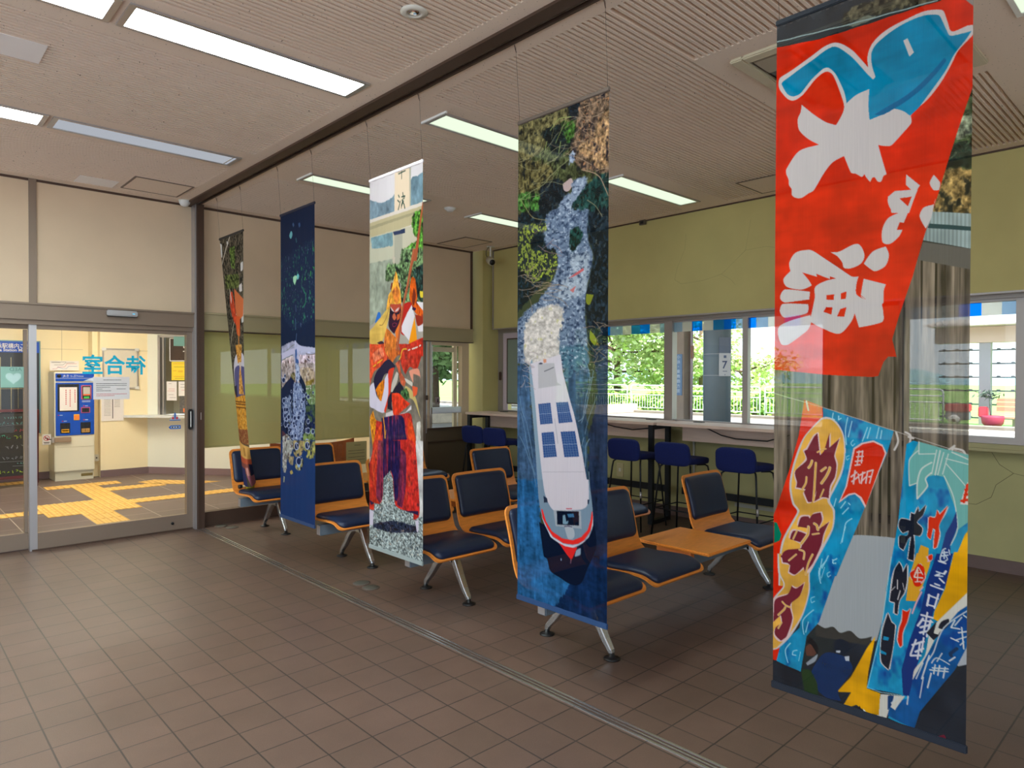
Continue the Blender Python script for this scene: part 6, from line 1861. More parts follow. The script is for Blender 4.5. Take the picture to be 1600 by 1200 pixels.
(0, (36, 46, 80), 1, 0, [422,1495,412,1512,392,1521,371,1515,361,1500,371,1483,392,1475,412,1480]),
(1, (165, 175, 210), 1, 7, [422,1495,412,1512,392,1521,371,1515,361,1500,371,1483,392,1475,412,1480]),
(0, (36, 46, 80), 1, 0, [277,1511,268,1527,247,1535,226,1530,218,1515,226,1499,247,1491,268,1496]),
(1, (165, 175, 210), 1, 7, [277,1511,268,1527,247,1535,226,1530,218,1515,226,1499,247,1491,268,1496]),
(0, (36, 46, 80), 1, 0, [326,1580,322,1588,312,1592,302,1589,298,1583,302,1575,312,1571,322,1574]),
(1, (165, 175, 210), 1, 3, [326,1580,322,1588,312,1592,302,1589,298,1583,302,1575,312,1571,322,1574]),
(0, (130, 165, 215), 1, 0, [258,1631,296,1628,291,1643,267,1645]),
(1, (200, 205, 225), 1, 6, [397,1484,407,1506]),
(1, (200, 205, 225), 1, 7, [247,1499,258,1522]),
],
1: [
(0, (88, 80, 68), 0, 5, [-25,-25,525,-25,525,1200,-25,1200]),
(0, (90, 110, 55), 1, 5, [200,100,325,100,310,275,225,250]),
(0, (95, 105, 58), 1, 5, [50,300,200,310,400,325,375,425,50,410]),
(0, (225, 220, 220), 1, 0, [440,250,490,240,485,300,440,310]),
(0, (225, 220, 220), 1, 0, [400,410,460,400,470,460,410,460]),
(0, (215, 215, 215), 1, 0, [450,575,500,560,500,690,450,700]),
(0, (220, 220, 220), 1, 0, [0,40,40,60,25,150,0,150]),
(0, (215, 215, 215), 1, 0, [150,40,190,60,150,90]),
(1, (215, 205, 190), 0, 13.2, [240,0,0,210]),
(1, (205, 195, 170), 0, 13.2, [310,625,0,890]),
(0, (215, 80, 50), 1, 9, [150,460,225,450,310,650,300,710,225,675,150,575]),
(0, (220, 120, 75), 0, 0, [275,425,500,525,490,650,340,690,290,575]),
(0, (225, 100, 55), 1, 0, [300,640,410,650,400,800,310,775]),
(0, (235, 225, 215), 1, 0, [150,400,190,500,170,540]),
(1, (225, 150, 80), 0, 24, [360,750,360,860]),
(0, (215, 210, 225), 1, 0, [75,1250,100,1050,250,940,475,940,510,1075,510,1250]),
(0, (232, 165, 75), 0, 21, [250,865,440,865,420,1000,300,1010,260,910]),
(0, (92, 90, 140), 1, 0, [125,1075,300,1025,510,1040,510,1275,90,1275]),
(0, (220, 205, 200), 0, 0, [330,1000,420,1000,390,1090]),
(0, (232, 170, 85), 0, 21, [275,1250,340,1075,370,1030,400,1075,460,1250]),
(0, (62, 58, 78), 1, 0, [25,1190,200,1180,175,1280,50,1250]),
(0, (234, 165, 60), 0, 21, [0,1220,100,1280,510,1250,510,1560,0,1560]),
(1, (95, 60, 40), 0, 9.6, [0,1310,510,1310]),
(1, (95, 60, 40), 0, 9.6, [0,1330,510,1330]),
(1, (95, 60, 40), 0, 9.6, [0,1355,510,1355]),
(0, (150, 90, 60), 0, 21, [0,1530,510,1530,510,1660,0,1630]),
(0, (232, 180, 100), 0, 0, [0,1630,510,1675,510,1780,0,1750]),
(0, (190, 140, 75), 0, 0, [200,1670,300,1680,300,1750,200,1740]),
(0, (205, 100, 70), 1, 0, [0,1750,510,1780,510,1840,0,1820]),
(0, (150, 90, 80), 0, 0, [0,1800,500,1820,500,1890,0,1890]),
(0, (60, 65, 110), 0, 0, [0,1840,150,1850,150,2000,0,2000]),
(0, (45, 50, 85), 0, 0, [350,1810,510,1830,510,1930,375,1930]),
(0, (225, 160, 150), 0, 0, [175,1840,300,1840,350,1920,200,1920]),
(0, (175, 110, 125), 0, 0, [175,1900,510,1920,510,2000,300,2000]),
],
}

# ------------------------------------------------------------------ printed banners
def fbm_field(h, w, cy, cx, seed, octs=3):
    """smooth value noise, cell size cy x cx pixels"""
    rng = np.random.RandomState(seed)
    out = np.zeros((h, w), np.float32); amp = 1.0; tot = 0
    for o in range(octs):
        gy, gx = max(2, int(h / cy) + 3), max(2, int(w / cx) + 3)
        g = rng.rand(gy, gx).astype(np.float32)
        y = np.arange(h) / cy; x = np.arange(w) / cx
        yi = np.minimum(y.astype(int), gy - 2); xi = np.minimum(x.astype(int), gx - 2)
        fy = (y - yi)[:, None]; fx = (x - xi)[None, :]
        fy = fy * fy * (3 - 2 * fy); fx = fx * fx * (3 - 2 * fx)
        a = g[yi][:, xi]; b = g[yi][:, xi + 1]; c_ = g[yi + 1][:, xi]; d_ = g[yi + 1][:, xi + 1]
        out += amp * ((a * (1 - fx) + b * fx) * (1 - fy) + (c_ * (1 - fx) + d_ * fx) * fy)
        tot += amp; amp *= .55; cy = max(1.2, cy / 2); cx = max(1.2, cx / 2)
    return out / tot

def chaikin(p, closed, it=2):
    """smooth curve through the traced points; sharp corners stay sharp"""
    p = np.array(p, float)
    n = len(p)
    if n < 3: return p
    out = []
    rng = range(n) if closed else range(n - 1)
    def tang(i):
        if not closed and (i == 0 or i == n - 1): return np.zeros(2)
        a, b, c_ = p[(i - 1) % n], p[i % n], p[(i + 1) % n]
        u_, v_ = b - a, c_ - b
        lu, lv = np.hypot(*u_) + 1e-9, np.hypot(*v_) + 1e-9
        if (u_ @ v_) / (lu * lv) < .15: return np.zeros(2)
        t = (c_ - a) * .5
        m_ = min(lu, lv)
        lt = np.hypot(*t) + 1e-9
        return t / lt * min(lt, m_)
    for i in rng:
        a, b = p[i], p[(i + 1) % n]
        ta, tb = tang(i), tang(i + 1)
        for k in range(6):
            t = k / 6
            out.append((2 * t ** 3 - 3 * t ** 2 + 1) * a + (t ** 3 - 2 * t ** 2 + t) * ta + (-2 * t ** 3 + 3 * t ** 2) * b + (t ** 3 - t ** 2) * tb)
    if not closed: out.append(p[-1])
    return np.array(out)

def paint(items, W, H, base):
    """raster of the print, H x W x 3, sRGB 0..1; item points are in 1/500 of the width, 1/2000 of the height"""
    img = np.zeros((H, W, 3), np.float32); img[:] = np.array(base) / 255.0
    u = W / 330.0
    F = {}
    SOFT = {5: 7, 6: 9, 7: 8, 10: 9, 12: 7, 13: 12, 14: 3, 16: 14, 17: 6, 18: 7, 19: 8, 20: 8, 8: 3}
    def fld(key, cy, cx, seed, o=3):
        if key not in F:
            a = fbm_field(H, W, cy * u, cx * u, seed, o)
            F[key] = (a - a.mean()) / (a.std() + 1e-6)
        return F[key]
    def texture(t, c, sl):
        c = np.array(c, np.float32) / 255.0
        hh, ww = sl[0].stop - sl[0].start, sl[1].stop - sl[1].start
        o = np.ones((hh, ww, 3), np.float32) * c
        def n(*a): return fld(*a)[sl][..., None]
        def mixc(o, col, m_):
            m_ = np.clip(m_, 0, 1)
            return o * (1 - m_) + np.array(col, np.float32) / 255.0 * m_
        if t == 1:
            o = o * (1 + .16 * n('w1', 400, 9, 1) + .10 * n('w2', 60, 5, 2)); o = mixc(o, (40, 34, 30), (n('w3', 300, 7, 3) - 1.2) * 1.2)
        elif t == 2:
            o = o * (1 + .045 * n('c1', 60, 40, 4)); o = o * (1 + .03 * n('c2', 20, 90, 5))
        elif t == 3:
            o = o * (1 + .06 * n('b1', 30, 22, 6)); o = mixc(o, (8, 60, 140), (n('b2', 34, 20, 7) - .7) * .5)
        elif t == 4:
            x = np.arange(ww)[None, :, None] / u; o = o * (1 + .10 * np.sin(x * .55 * 2)) * (1 + .08 * n('c1', 60, 40, 4))
        elif t == 5:
            o = o * np.clip(1 + .27 * n('f1', 9, 7, 8, 4), .3, 2.0); o = mixc(o, (140, 132, 104), (n('f2', 4, 4, 9) - 1.5) * .5)
            o = mixc(o, (16, 22, 26), (n('f3', 16, 12, 10) - .6) * .7)
        elif t == 6:
            o = mixc(o, (34, 48, 74), (n('m1', 6, 9, 11, 4) + .2) * .42); o = mixc(o, (186, 196, 214), (n('m2', 5, 8, 12, 4) - .5) * .5)
        elif t == 7:
            o = o * np.clip(1 + .10 * n('s1', 60, 12, 13, 4) + .06 * n('s2', 8, 14, 14), .4, 1.9)
        elif t == 8:
            o = o * np.clip(1 + .26 * n('g1', 4.5, 5.5, 15, 2), .25, 1.7); o = mixc(o, (222, 190, 160), (n('g2', 6, 7, 16, 1) - 1.7) * 1.5)
            o = mixc(o, (50, 62, 80), (n('g3', 5, 5, 17, 2) - 1.0) * .8)
        elif t == 9:
            o = o * np.clip(1 + .10 * n('r1', 14, 8, 18, 3), .5, 1.5); o = mixc(o, (110, 40, 46), (n('r2', 22, 11, 19) - .9) * .5); o = mixc(o, (240, 130, 74), (n('r3', 14, 9, 20) - 1.2) * .35)
        elif t == 10:
            o = o * np.clip(1 + .26 * n('f1', 9, 7, 8, 4), .3, 2); o = mixc(o, (186, 130, 92), (n('a1', 5, 5, 21, 3) - .8) * .6); o = mixc(o, (34, 30, 38), (n('f3', 16, 12, 10) - .5) * .6)
        elif t == 12:
            o = o * 0 + np.array((40, 46, 46), np.float32) / 255; o = mixc(o, c * 255, (n('l1', 7, 6, 22, 2) - .1) * 1.6); o = mixc(o, (170, 190, 60), (n('l2', 5, 5, 23, 2) - 1.1) * 1.4)
        elif t == 13:
            o = o * np.clip(1 + .08 * n('m1', 5, 8, 11, 3), .6, 1.3); o = mixc(o, (190, 184, 130), (n('r2', 16, 11, 19) - 1.4) * .8)
        elif t == 14:
            o = o * (1 + .07 * n('c1', 60, 40, 4) + .04 * n('r2', 16, 11, 19))
        elif t == 15:
            o = mixc(o, (150, 45, 70), (n('i1', 120, 9, 24) + .1) * .5); o = o * (1 + .1 * n('r1', 9, 8, 18, 3))
        elif t == 16:
            o = mixc(o, (52, 120, 96), (n('n1', 16, 6, 25, 2) - 1.1) * .9); o = mixc(o, (96, 110, 140), (n('n2', 11, 5, 26, 2) - 1.6) * .8)
        elif t == 17:
            o = o * np.clip(1 + .13 * n('k1', 14, 12, 27, 3), .5, 1.5); o = mixc(o, (90, 70, 66), (n('k2', 18, 16, 28) - .9) * .8); o = mixc(o, (222, 214, 226), (n('k3', 10, 9, 29) - 1.1) * .6)
        elif t == 18:
            o = mixc(o, (28, 40, 76), (n('k2', 18, 16, 28) - .1) * .8); o = mixc(o, (150, 150, 90), (n('k3', 10, 9, 29) - 1.0) * .5); o = o * (1 + .1 * n('k1', 14, 12, 27, 3))
        elif t in (19, 20):
            o = mixc(o, (190, 200, 226), (n('q1', 9, 6, 30, 2) - .2) * .7); o = mixc(o, (36, 46, 84), (n('q2', 9, 7, 31, 2) - .5) * .9)
        elif t == 21:
            o = mixc(o, (110, 58, 38), (n('p1', 9, 7, 32, 2) - .5) * 1.0); o = mixc(o, (250, 216, 130), (n('p2', 8, 6, 33, 2) - .9) * .8)
        return np.clip(o, 0, 1)
    for kind, col, sm, ex, pts in items:
        P = np.array(pts, float).reshape(-1, 2)
        P[:, 0] *= W / 500.0; P[:, 1] *= H / 2000.0
        if sm: P = chaikin(P, kind == 0)
        if kind == 0:
            x0, x1 = int(max(0, P[:, 0].min())), int(min(W, P[:, 0].max() + 2)); y0, y1 = int(max(0, P[:, 1].min())), int(min(H, P[:, 1].max() + 2))
            if x1 <= x0 or y1 <= y0: continue
            X = np.arange(x0, x1) + .5
            ins = np.zeros((y1 - y0, x1 - x0), bool)
            Q = np.roll(P, -1, 0)
            ys = np.arange(y0, y1) + .5
            for (ax, ay), (bx, by) in zip(P, Q):
                if ay == by: continue
                rr = np.where((ys >= min(ay, by)) & (ys < max(ay, by)))[0]
                if not len(rr): continue
                xc = ax + (ys[rr] - ay) * (bx - ax) / (by - ay)
                ins[rr] ^= X[None, :] > xc[:, None]
            if not ins.any(): continue
            sl = (slice(y0, y1), slice(x0, x1))
            tx = texture(int(ex), col, sl)
            reg = img[sl]
            if int(ex) in SOFT:
                R = max(1, int(SOFT[int(ex)] * u))
                pad_ = np.pad(ins.astype(np.float32), R, mode='edge')
                # borders of the sheet count as inside, borders of the region do not
                if x0 > 0: pad_[:, :R] = 0
                if x1 < W: pad_[:, -R:] = 0
                if y0 > 0: pad_[:R] = 0
                if y1 < H: pad_[-R:] = 0
                cs = np.cumsum(np.pad(pad_, ((1, 0), (0, 0))), 0); q_ = (cs[2 * R + 1:] - cs[:-2 * R - 1]) / (2 * R + 1) if cs.shape[0] > 2 * R + 1 else ins
                cs = np.cumsum(np.pad(q_, ((0, 0), (1, 0))), 1); q_ = (cs[:, 2 * R + 1:] - cs[:, :-2 * R - 1]) / (2 * R + 1)
                q_ = q_ + .16 * fld('edge', 9, 8, 55, 4)[sl] * 4 * q_ * (1 - q_)
                a_ = np.clip((q_ - .5) / .35 + .5, 0, 1)[..., None]
                reg[:] = reg * (1 - a_) + tx * a_
            else:
                reg[ins] = tx[ins]
        else:
            wpx = max(.6, ex / 1000.0 / 2.425 * H / 2)
            for (ax, ay), (bx, by) in zip(P[:-1], P[1:]):
                x0, x1 = int(max(0, min(ax, bx) - wpx - 1)), int(min(W, max(ax, bx) + wpx + 2)); y0, y1 = int(max(0, min(ay, by) - wpx - 1)), int(min(H, max(ay, by) + wpx + 2))
                if x1 <= x0 or y1 <= y0: continue
                Y, X = np.mgrid[y0:y1, x0:x1] + .5
                dx, dy = bx - ax, by - ay
                t = np.clip(((X - ax) * dx + (Y - ay) * dy) / (dx * dx + dy * dy + 1e-9), 0, 1)
                dd = np.hypot(X - ax - t * dx, Y - ay - t * dy)
                a_ = np.clip(wpx - dd + .5, 0, 1)[..., None]
                reg = img[y0:y1, x0:x1]
                reg[:] = reg * (1 - a_) + np.array(col) / 255.0 * a_
    return img

def fabric_material(name, see=.10, gain=1.0):
    m = bpy.data.materials.new(name)
    m.use_nodes = True
    nt = m.node_tree
    nt.nodes.clear()
    o = nt.nodes.new('ShaderNodeOutputMaterial')
    at_ = nt.nodes.new('ShaderNodeAttribute'); at_.attribute_name = 'print'
    d = nt.nodes.new('ShaderNodeBsdfDiffuse'); t = nt.nodes.new('ShaderNodeBsdfTranslucent'); tr_ = nt.nodes.new('ShaderNodeBsdfTransparent')
    m1 = nt.nodes.new('ShaderNodeMixShader'); m1.inputs[0].default_value = .22
    m2 = nt.nodes.new('ShaderNodeMixShader'); m2.inputs[0].default_value = see
    # fine weave
    tc = nt.nodes.new('ShaderNodeTexCoord'); wv = nt.nodes.new('ShaderNodeTexNoise'); mp = nt.nodes.new('ShaderNodeMapping')
    mp.inputs['Scale'].default_value = (1, 260, 6)
    wv.inputs['Scale'].default_value = 1.0; wv.inputs['Detail'].default_value = 2
    mr = nt.nodes.new('ShaderNodeMapRange'); mr.inputs['To Min'].default_value = .90 * gain; mr.inputs['To Max'].default_value = 1.08 * gain
    sc = nt.nodes.new('ShaderNodeVectorMath'); sc.operation = 'SCALE'
    nt.links.new(tc.outputs['Object'], mp.inputs[0]); nt.links.new(mp.outputs[0], wv.inputs['Vector'])
    nt.links.new(wv.outputs['Fac'], mr.inputs['Value']); nt.links.new(mr.outputs[0], sc.inputs['Scale'])
    nt.links.new(at_.outputs['Color'], sc.inputs[0])
    nt.links.new(sc.outputs[0], d.inputs[0]); nt.links.new(sc.outputs[0], t.inputs[0])
    nt.links.new(d.outputs[0], m1.inputs[1]); nt.links.new(t.outputs[0], m1.inputs[2])
    nt.links.new(m1.outputs[0], m2.inputs[1]); nt.links.new(tr_.outputs[0], m2.inputs[2])
    nt.links.new(m2.outputs[0], o.inputs[0])
    return m

ZT, ZB = 2.79, .365
XBN = 2.41
def cloth(name, art, W, base, surf, parent, material, ss=2):
    H = int(round(W * (ZT - ZB) / .6))
    img = paint(art, W * ss, H * ss, base)
    img = img.reshape(H, ss, W, ss, 3).mean((1, 3))
    lin = np.where(img <= .04045, img / 12.92, ((img + .055) / 1.055) ** 2.4)
    U, V = np.meshgrid((np.arange(W)) / (W - 1.0), (np.arange(H)) / (H - 1.0))
    co = surf(U, V).reshape(-1, 3).astype(np.float32)
    nv = W * H
    idx = np.arange(nv).reshape(H, W)
    quads = np.stack([idx[:-1, :-1], idx[1:, :-1], idx[1:, 1:], idx[:-1, 1:]], -1).reshape(-1, 4)
    me = bpy.data.meshes.new(name)
    me.vertices.add(nv); me.vertices.foreach_set('co', co.ravel())
    me.loops.add(len(quads) * 4); me.loops.foreach_set('vertex_index', quads.ravel().astype(np.int32))
    me.polygons.add(len(quads)); me.polygons.foreach_set('loop_start', np.arange(0, len(quads) * 4, 4, dtype=np.int32))
    me.polygons.foreach_set('loop_total', np.full(len(quads), 4, np.int32))
    me.update(calc_edges=True)
    me.polygons.foreach_set('use_smooth', np.ones(len(quads), bool))
    ca = me.color_attributes.new('print', 'FLOAT_COLOR', 'POINT')
    ca.data.foreach_set('color', np.concatenate([lin.reshape(-1, 3), np.ones((nv, 1))], 1).astype(np.float32).ravel())
    me.materials.append(material)
    o = bpy.data.objects.new(name, me); COL.objects.link(o); o.parent = parent
    return o

fab = fabric_material('banner_polyester', .10, .84)
fab_dense = fabric_material('banner_polyester_dense', .025, .95)
fab_mid = fabric_material('banner_polyester_mid', .045, .84)
wire_m = mat('thin_steel_wire', (120, 104, 92), .4, .6)
def banner(n, yl, yr, W, base, label, rod_top, rod_bot, material):
    yc = (yl + yr) / 2
    e = empty('hanging_banner', (XBN, yc, 0)); tag(e, label, 'banner', 'printed banners hanging along the track')
    def surf(U, V):
        y = (yl - yc) + (yr - yl) * U
        x = .004 * np.sin(U * 6.0 + n) * np.sin(V * 3.1) + .0015 * np.sin(U * 40 + V * 3 + n)
        z = ZT + (ZB - ZT) * V
        return np.stack([x, y, z], -1)
    cloth('fabric', ART[n], W, base, surf, e, material)
    h = abs(yl - yr) / 2 + .004
    MB().bbox(-.006, .006, -h, h, ZT - .016, ZT + .004, .003).build('hem_rod', rod_top, e)
    MB().bbox(-.006, .006, -h, h, ZB - .004, ZB + .022, .003).build('hem_rod', rod_bot, e)
    for s in (-1, 1):
        MB().tube([(-.025, s * (h - .008), 3.165), (0, s * (h - .012), ZT)], .0009, 5).build('wire', wire_m, e)
        MB().tube([(-.035, s * (h - .008), 3.172), (-.028, s * (h - .008), 3.15), (-.022, s * (h - .008), 3.135)], .0022, 6).build('hook', M['dark_brown'], e)
    return e
B5 = banner(5, 1.158, .551, 320, (40, 46, 48), 'tall banner of a red fish flag above blue fishing flags, nearest the camera', mat('hem_black', (24, 30, 40), .8), mat('hem_navy', (14, 22, 38), .8), fab)
B4 = banner(4, 2.515, 1.932, 190, (60, 66, 46), 'tall banner of a white tour boat with red bow below a rocky stream', mat('hem_brown', (80, 66, 58), .8), mat('hem_blue', (26, 60, 104), .8), fab_mid)
B3 = banner(3, 3.933, 3.338, 150, (170, 160, 150), 'tall banner of a festival performer in gold hood and red robes holding a pole', mat('hem_white', (222, 212, 216), .8), mat('hem_gravel', (140, 150, 150), .8), fab_mid)
B2 = banner(2, 5.278, 4.697, 130, (30, 40, 66), 'tall dark blue banner of a waterfall basin with bubbles', mat('hem_ink', (28, 28, 48), .8), mat('hem_navy2', (32, 56, 98), .8), fab_dense)

# the farthest banner swings and twists in the draught
e1 = empty('hanging_banner', (XBN, 6.31, 0))
tag(e1, 'narrow twisted banner of a golden festival float, farthest by the sliding door', 'banner', 'printed banners hanging along the track')
def surf1(U, V):
    # upper rod stays along y; the lower hem has swung round and folded
    tl, tr2 = np.array((0, .275, ZT)), np.array((0, -.285, ZT))
    w_ = V ** 1.15
    # lower corners and lower middle
    bl, bm2, br2 = np.array((.20, .212, .385)), np.array((.165, -.035, .37)), np.array((.306, .182, .415))
    top = tl[None, None] * (1 - U[..., None]) + tr2[None, None] * U[..., None]
    a = (1 - U)[..., None] ** 2; b = (2 * U * (1 - U))[..., None]; c_ = (U ** 2)[..., None]
    mid = bm2 * 2 - .5 * (bl + br2)
    bot = a * bl + b * mid + c_ * br2
    # right edge stays straight longer than the left one
    k = V * (1 - U) + (V ** 4.5) * U
    p = top * (1 - k[..., None]) + bot * k[..., None]
    p[..., 2] = (ZT + (ZB + .088 - ZT) * V) + .02 * U * V ** 4
    return p
cloth('fabric', ART[1], 100, (88, 80, 68), surf1, e1, fab_dense)
MB().bbox(-.006, .006, -.29, .28, ZT - .016, ZT + .004, .003).build('hem_rod', mat('hem_dark', (50, 44, 40), .8), e1)
for s in (-.28, .27):
    MB().tube([(-.025, s, 3.165), (0, s, ZT)], .0009, 5).build('wire', wire_m, e1)
    MB().tube([(-.035, s, 3.172), (-.028, s, 3.15), (-.022, s, 3.135)], .0022, 6).build('hook', M['dark_brown'], e1)

# ------------------------------------------------------------------ station concourse seen through the doors
struct(MB().box(-4.2, 4.96, 7.16, 11.95, -.1, 0).build('floor_concourse', M['hall_floor']))
struct(MB().box(-4.2, 5.06, 7.16, 12.0, 2.75, 2.85).build('ceiling_concourse', mat('hall_ceiling', (225, 220, 208), .9)))
seam = mat('panel_seam', (186, 178, 152), .8)
struct(MB().box(-4.2, 2.47, 11.85, 11.95, 0, 2.75).build('wall_concourse_back', M['hall_wall']))
struct(MB().box(2.40, 2.47, 11.60, 11.85, 0, 2.75).build('wall_concourse_return', M['hall_wall']))
struct(MB().box(2.47, 3.12, 11.45, 11.95, 0, 2.75).build('wall_concourse_pier', M['hall_wall']))
struct(MB().box(-4.3, -4.2, 7.16, 11.95, 0, 2.75).build('wall_concourse_left', M['hall_wall']))
struct(MB().box(4.98, 5.06, 7.16, 9.2, 0, 2.75).build('wall_concourse_right', M['hall_wall']))
struct(MB().box(-4.2, 2.33, 11.846, 11.852, 1.88, 1.885).box(2.06, 2.065, 11.846, 11.852, 0, 2.75).box(2.47, 3.12, 11.446, 11.452, 1.87, 1.875).box(1.0, 1.005, 11.846, 11.852, 0, 2.75).build('trim_18', seam))
struct(MB().box(-4.2, 2.33, 11.835, 11.85, 0, .10).box(2.47, 3.12, 11.435, 11.45, 0, .10).box(2.31, 2.33, 11.58, 11.85, 0, .10).build('baseboard_concourse', mat('purple_brown_base', (120, 98, 100), .6)))
# ticket office: angled wall with counter window
AW = math.atan2(-.789, .614)
aw = empty('wall_ticket_office', (3.12, 11.43, 0), AW); struct(aw)
MB().box(-.06, 3.2, 0, .1, 0, .90).box(-.06, .16, 0, .1, .90, 2.75).box(.16, 3.2, 0, .1, 2.12, 2.75).build('wall_face', mat('pale_office_wall', (232, 232, 220), .7), aw)
MB().box(0, 3.2, -.012, 0, 0, .10).build('baseboard', mat('purple_brown_base2', (132, 108, 110), .6), aw)
MB().box(.16, 3.2, .30, .34, .9, 2.12).box(.16, .20, .1, .3, .9, 2.12).build('inner_wall', mat('brown_office_tile', (168, 154, 134), .6), aw)
MB().box(.16, .20, -.02, .03, .90, 2.12).box(.225, .25, 0, .05, .90, 2.12).box(.16, 3.2, -.02, .03, 2.08, 2.12).build('window_frame', M['alu'], aw)
MB().box(.25, 3.2, .02, .025, .91, 2.08).build('pane', glass('office_glass', (.95, .97, .96), .8), aw)
MB().box(.92, .925, -.002, .002, .1, .9).build('panel_joint', seam, aw)
ldg = tag(MB().poly([(2.77, 11.445, .868), (2.80, 11.36, .868), (3.0, 11.20, .868), (4.68, 9.04, .868), (4.86, 9.18, .868), (3.115, 11.42, .868)], (0, 0, .034)).build('ticket_counter', mat('counter_pale_grey', (222, 224, 226), .35)), 'pale grey ticket counter shelf wrapping the angled wall of the ticket office', 'counter')
def on_aw(s, y, z): 
    return (3.12 + .614 * s + .789 * y, 11.43 - .789 * s + .614 * y, z)
sg = empty('ticket_sign', on_aw(.60, .015, 1.90), AW); tag(sg, 'dark brown sign reading Tickets behind the ticket office window', 'sign')
MB().box(-.25, .35, 0, .006, -.17, .16).build('board', mat('sign_dark_brown', (62, 46, 38), .5), sg)
MB().box(-.262, .35, -.003, .004, -.182, -.17).box(-.262, -.25, -.003, .004, -.182, .17).box(-.262, .35, -.003, .004, .16, .172).build('border', M['white'], sg)
text_mesh('Tickets', .115, (-.035, -.004, -.105), (1, 0, 0), (0, 0, 1), M['white'], 'lettering', sg, bold=.002)
text_mesh('きっぷ', .115, (-.05, -.004, .02), (1, 0, 0), (0, 0, 1), M['white'], 'lettering', sg, bold=.003)
def on_wall_notice(name, s, z, w_, h_, y, label, lines, pm=None):
    p = on_aw(s, y, z)
    return notice(name, p[0], p[2], w_, h_, p[1], label, lines, papermat=pm, yaw=AW)
nn = on_wall_notice('ticket_office_notice', .505, 1.57, .27, .28, .015, 'bright yellow notice under the dark ticket sign',
    [(.10, .8, .1, 1), (.28, .7, .15, 0), (.5, .2, .1, 1), (.5, .3, .4, 1), (.55, .3, .4, 1), (.8, .7, .15, 1), (.9, .7, .2, 0)], mat('yellow_paper', (240, 214, 60), .8))
on_wall_notice('ticket_office_notice', .37, 1.265, .17, .29, .015, 'white paper notice left below the yellow one in the ticket window',
    [(.12, .3, .2, 0), (.4, .6, .2, 1), (.5, .7, .1, 1), (.7, .5, .2, 0), (.85, .6, .3, 0)])
on_wall_notice('ticket_office_notice', .57, 1.30, .17, .22, .015, 'second white paper notice right below the yellow one',
    [(.2, .5, .2, 0), (.4, .6, .2, 0), (.6, .4, .3, 1)])
ph = empty('poster', on_aw(.58, .02, 1.05), AW); tag(ph, 'dark photo poster at the lower right of the ticket window', 'poster')
MB().box(-.08, .2, 0, .004, -.13, .14).build('sheet', mat('poster_dark', (96, 92, 90), .6, noise=.5, scale=30), ph)
MB().box(-.02, .1, -.002, 0, -.11, -.05).build('orange_patch', M['orange'], ph)

# whiteboard and timetable on the pier
wbd = empty('whiteboard', (2.735, 11.44, 1.60)); tag(wbd, 'aluminium framed blank board on the concourse wall right of the ticket machine', 'board')
MB().box(-.225, .225, -.006, 0, -.29, .29).build('board', mat('board_cream', (220, 212, 196), .6), wbd)
MB().box(-.24, .24, -.012, 0, .28, .30).box(-.24, .24, -.012, 0, -.30, -.28).box(-.24, -.22, -.012, 0, -.28, .28).box(.22, .24, -.012, 0, -.28, .28).build('frame', M['alu'], wbd)
MB().bbox(-.25, -.19, -.018, -.004, .265, .31, .005).bbox(.19, .25, -.018, -.004, .265, .31, .005).bbox(.19, .25, -.018, -.004, -.31, -.265, .005).build('corner', M['white'], wbd)
tt = notice('timetable', 2.628, 1.06, .295, .47, 11.44, 'white two column timetable sheet under the framed board',
    [(.06 + .045 * k, .3, .12, 0) for k in range(18)] + [(.06 + .045 * k, .25, .58, 0) for k in range(12)])
MB().box(-.005, .005, -.002, -.001, -.2, .2).build('divider', M['ink'], tt)
rs = notice('fare_map', 2.07, 1.64, .36, .14, 11.70, 'narrow fare map strip above the blue ticket machine', [(.12, .5, .05, 0), (.2, .3, .06, 0)])
for pts, m_ in (([(-.15, -.05), (-.1, -.05), (-.08, -.02), (.0, -.02), (.03, .03), (.15, .03)], M['redink']), ([(-.09, -.02), (-.02, -.045), (.02, -.045), (.05, -.01), (.16, -.01)], M['blueink']), ([(-.13, .01), (-.02, .01), (.01, .04), (.12, .045)], M['ink'])):
    MB().tube([(x, -.002, z) for x, z in pts], .002, 5).build('route_line', m_, rs)

# ticket vending machine
vm = empty('ticket_machine', (2.135, 11.38, 0)); tag(vm, 'cream ticket vending machine with blue front panel seen through the sliding door', 'ticket machine')
MB().bbox(-.245, .245, .0, .46, .13, 1.55, .01).build('cabinet', M['kiosk'], vm)
MB().box(-.235, .235, .03, .45, 0, .13).build('plinth', mat('kiosk_base', (206, 202, 184), .5), vm)
fr = MB().bbox(-.232, .24, -.012, .0, .645, 1.395, .004).build('front_panel', M['kiosk_blue'], vm)
hd_ = MB().bbox(-.232, .24, -.012, 0, 1.415, 1.525, .004).build('header_panel', M['kiosk_blue'], vm)
text_mesh('JRきっぷ', .042, (-.145, -.0135, 1.475), (1, 0, 0), (0, 0, 1), M['white'], 'lettering', hd_)
text_mesh('Tickets', .03, (.02, -.0135, 1.478), (1, 0, 0), (0, 0, 1), M['white'], 'lettering', hd_)
MB().lathe([(.026, -.016), (.026, -.012)], (-.19, 0, 1.49), 16, 'Y').build('emblem', M['black_plastic'], hd_)
MB().box(-.232, .2, -.0135, -.012, 1.455, 1.459).build('stripe', M['white'], hd_)
MB().poly([(.10, -.0125, 1.418), (.24, -.0125, 1.418), (.24, -.0125, 1.475)], (0, -.002, 0)).build('corner_mark', mat('pale_blue_mark', (190, 205, 235), .5), hd_)
MB().box(-.21, .05, -.016, -.010, .985, 1.375).build('screen', M['black_glass'], fr)
ps = MB().box(-.185, .025, -.019, -.017, 1.0, 1.33).build('taped_notice', M['paper'], fr)
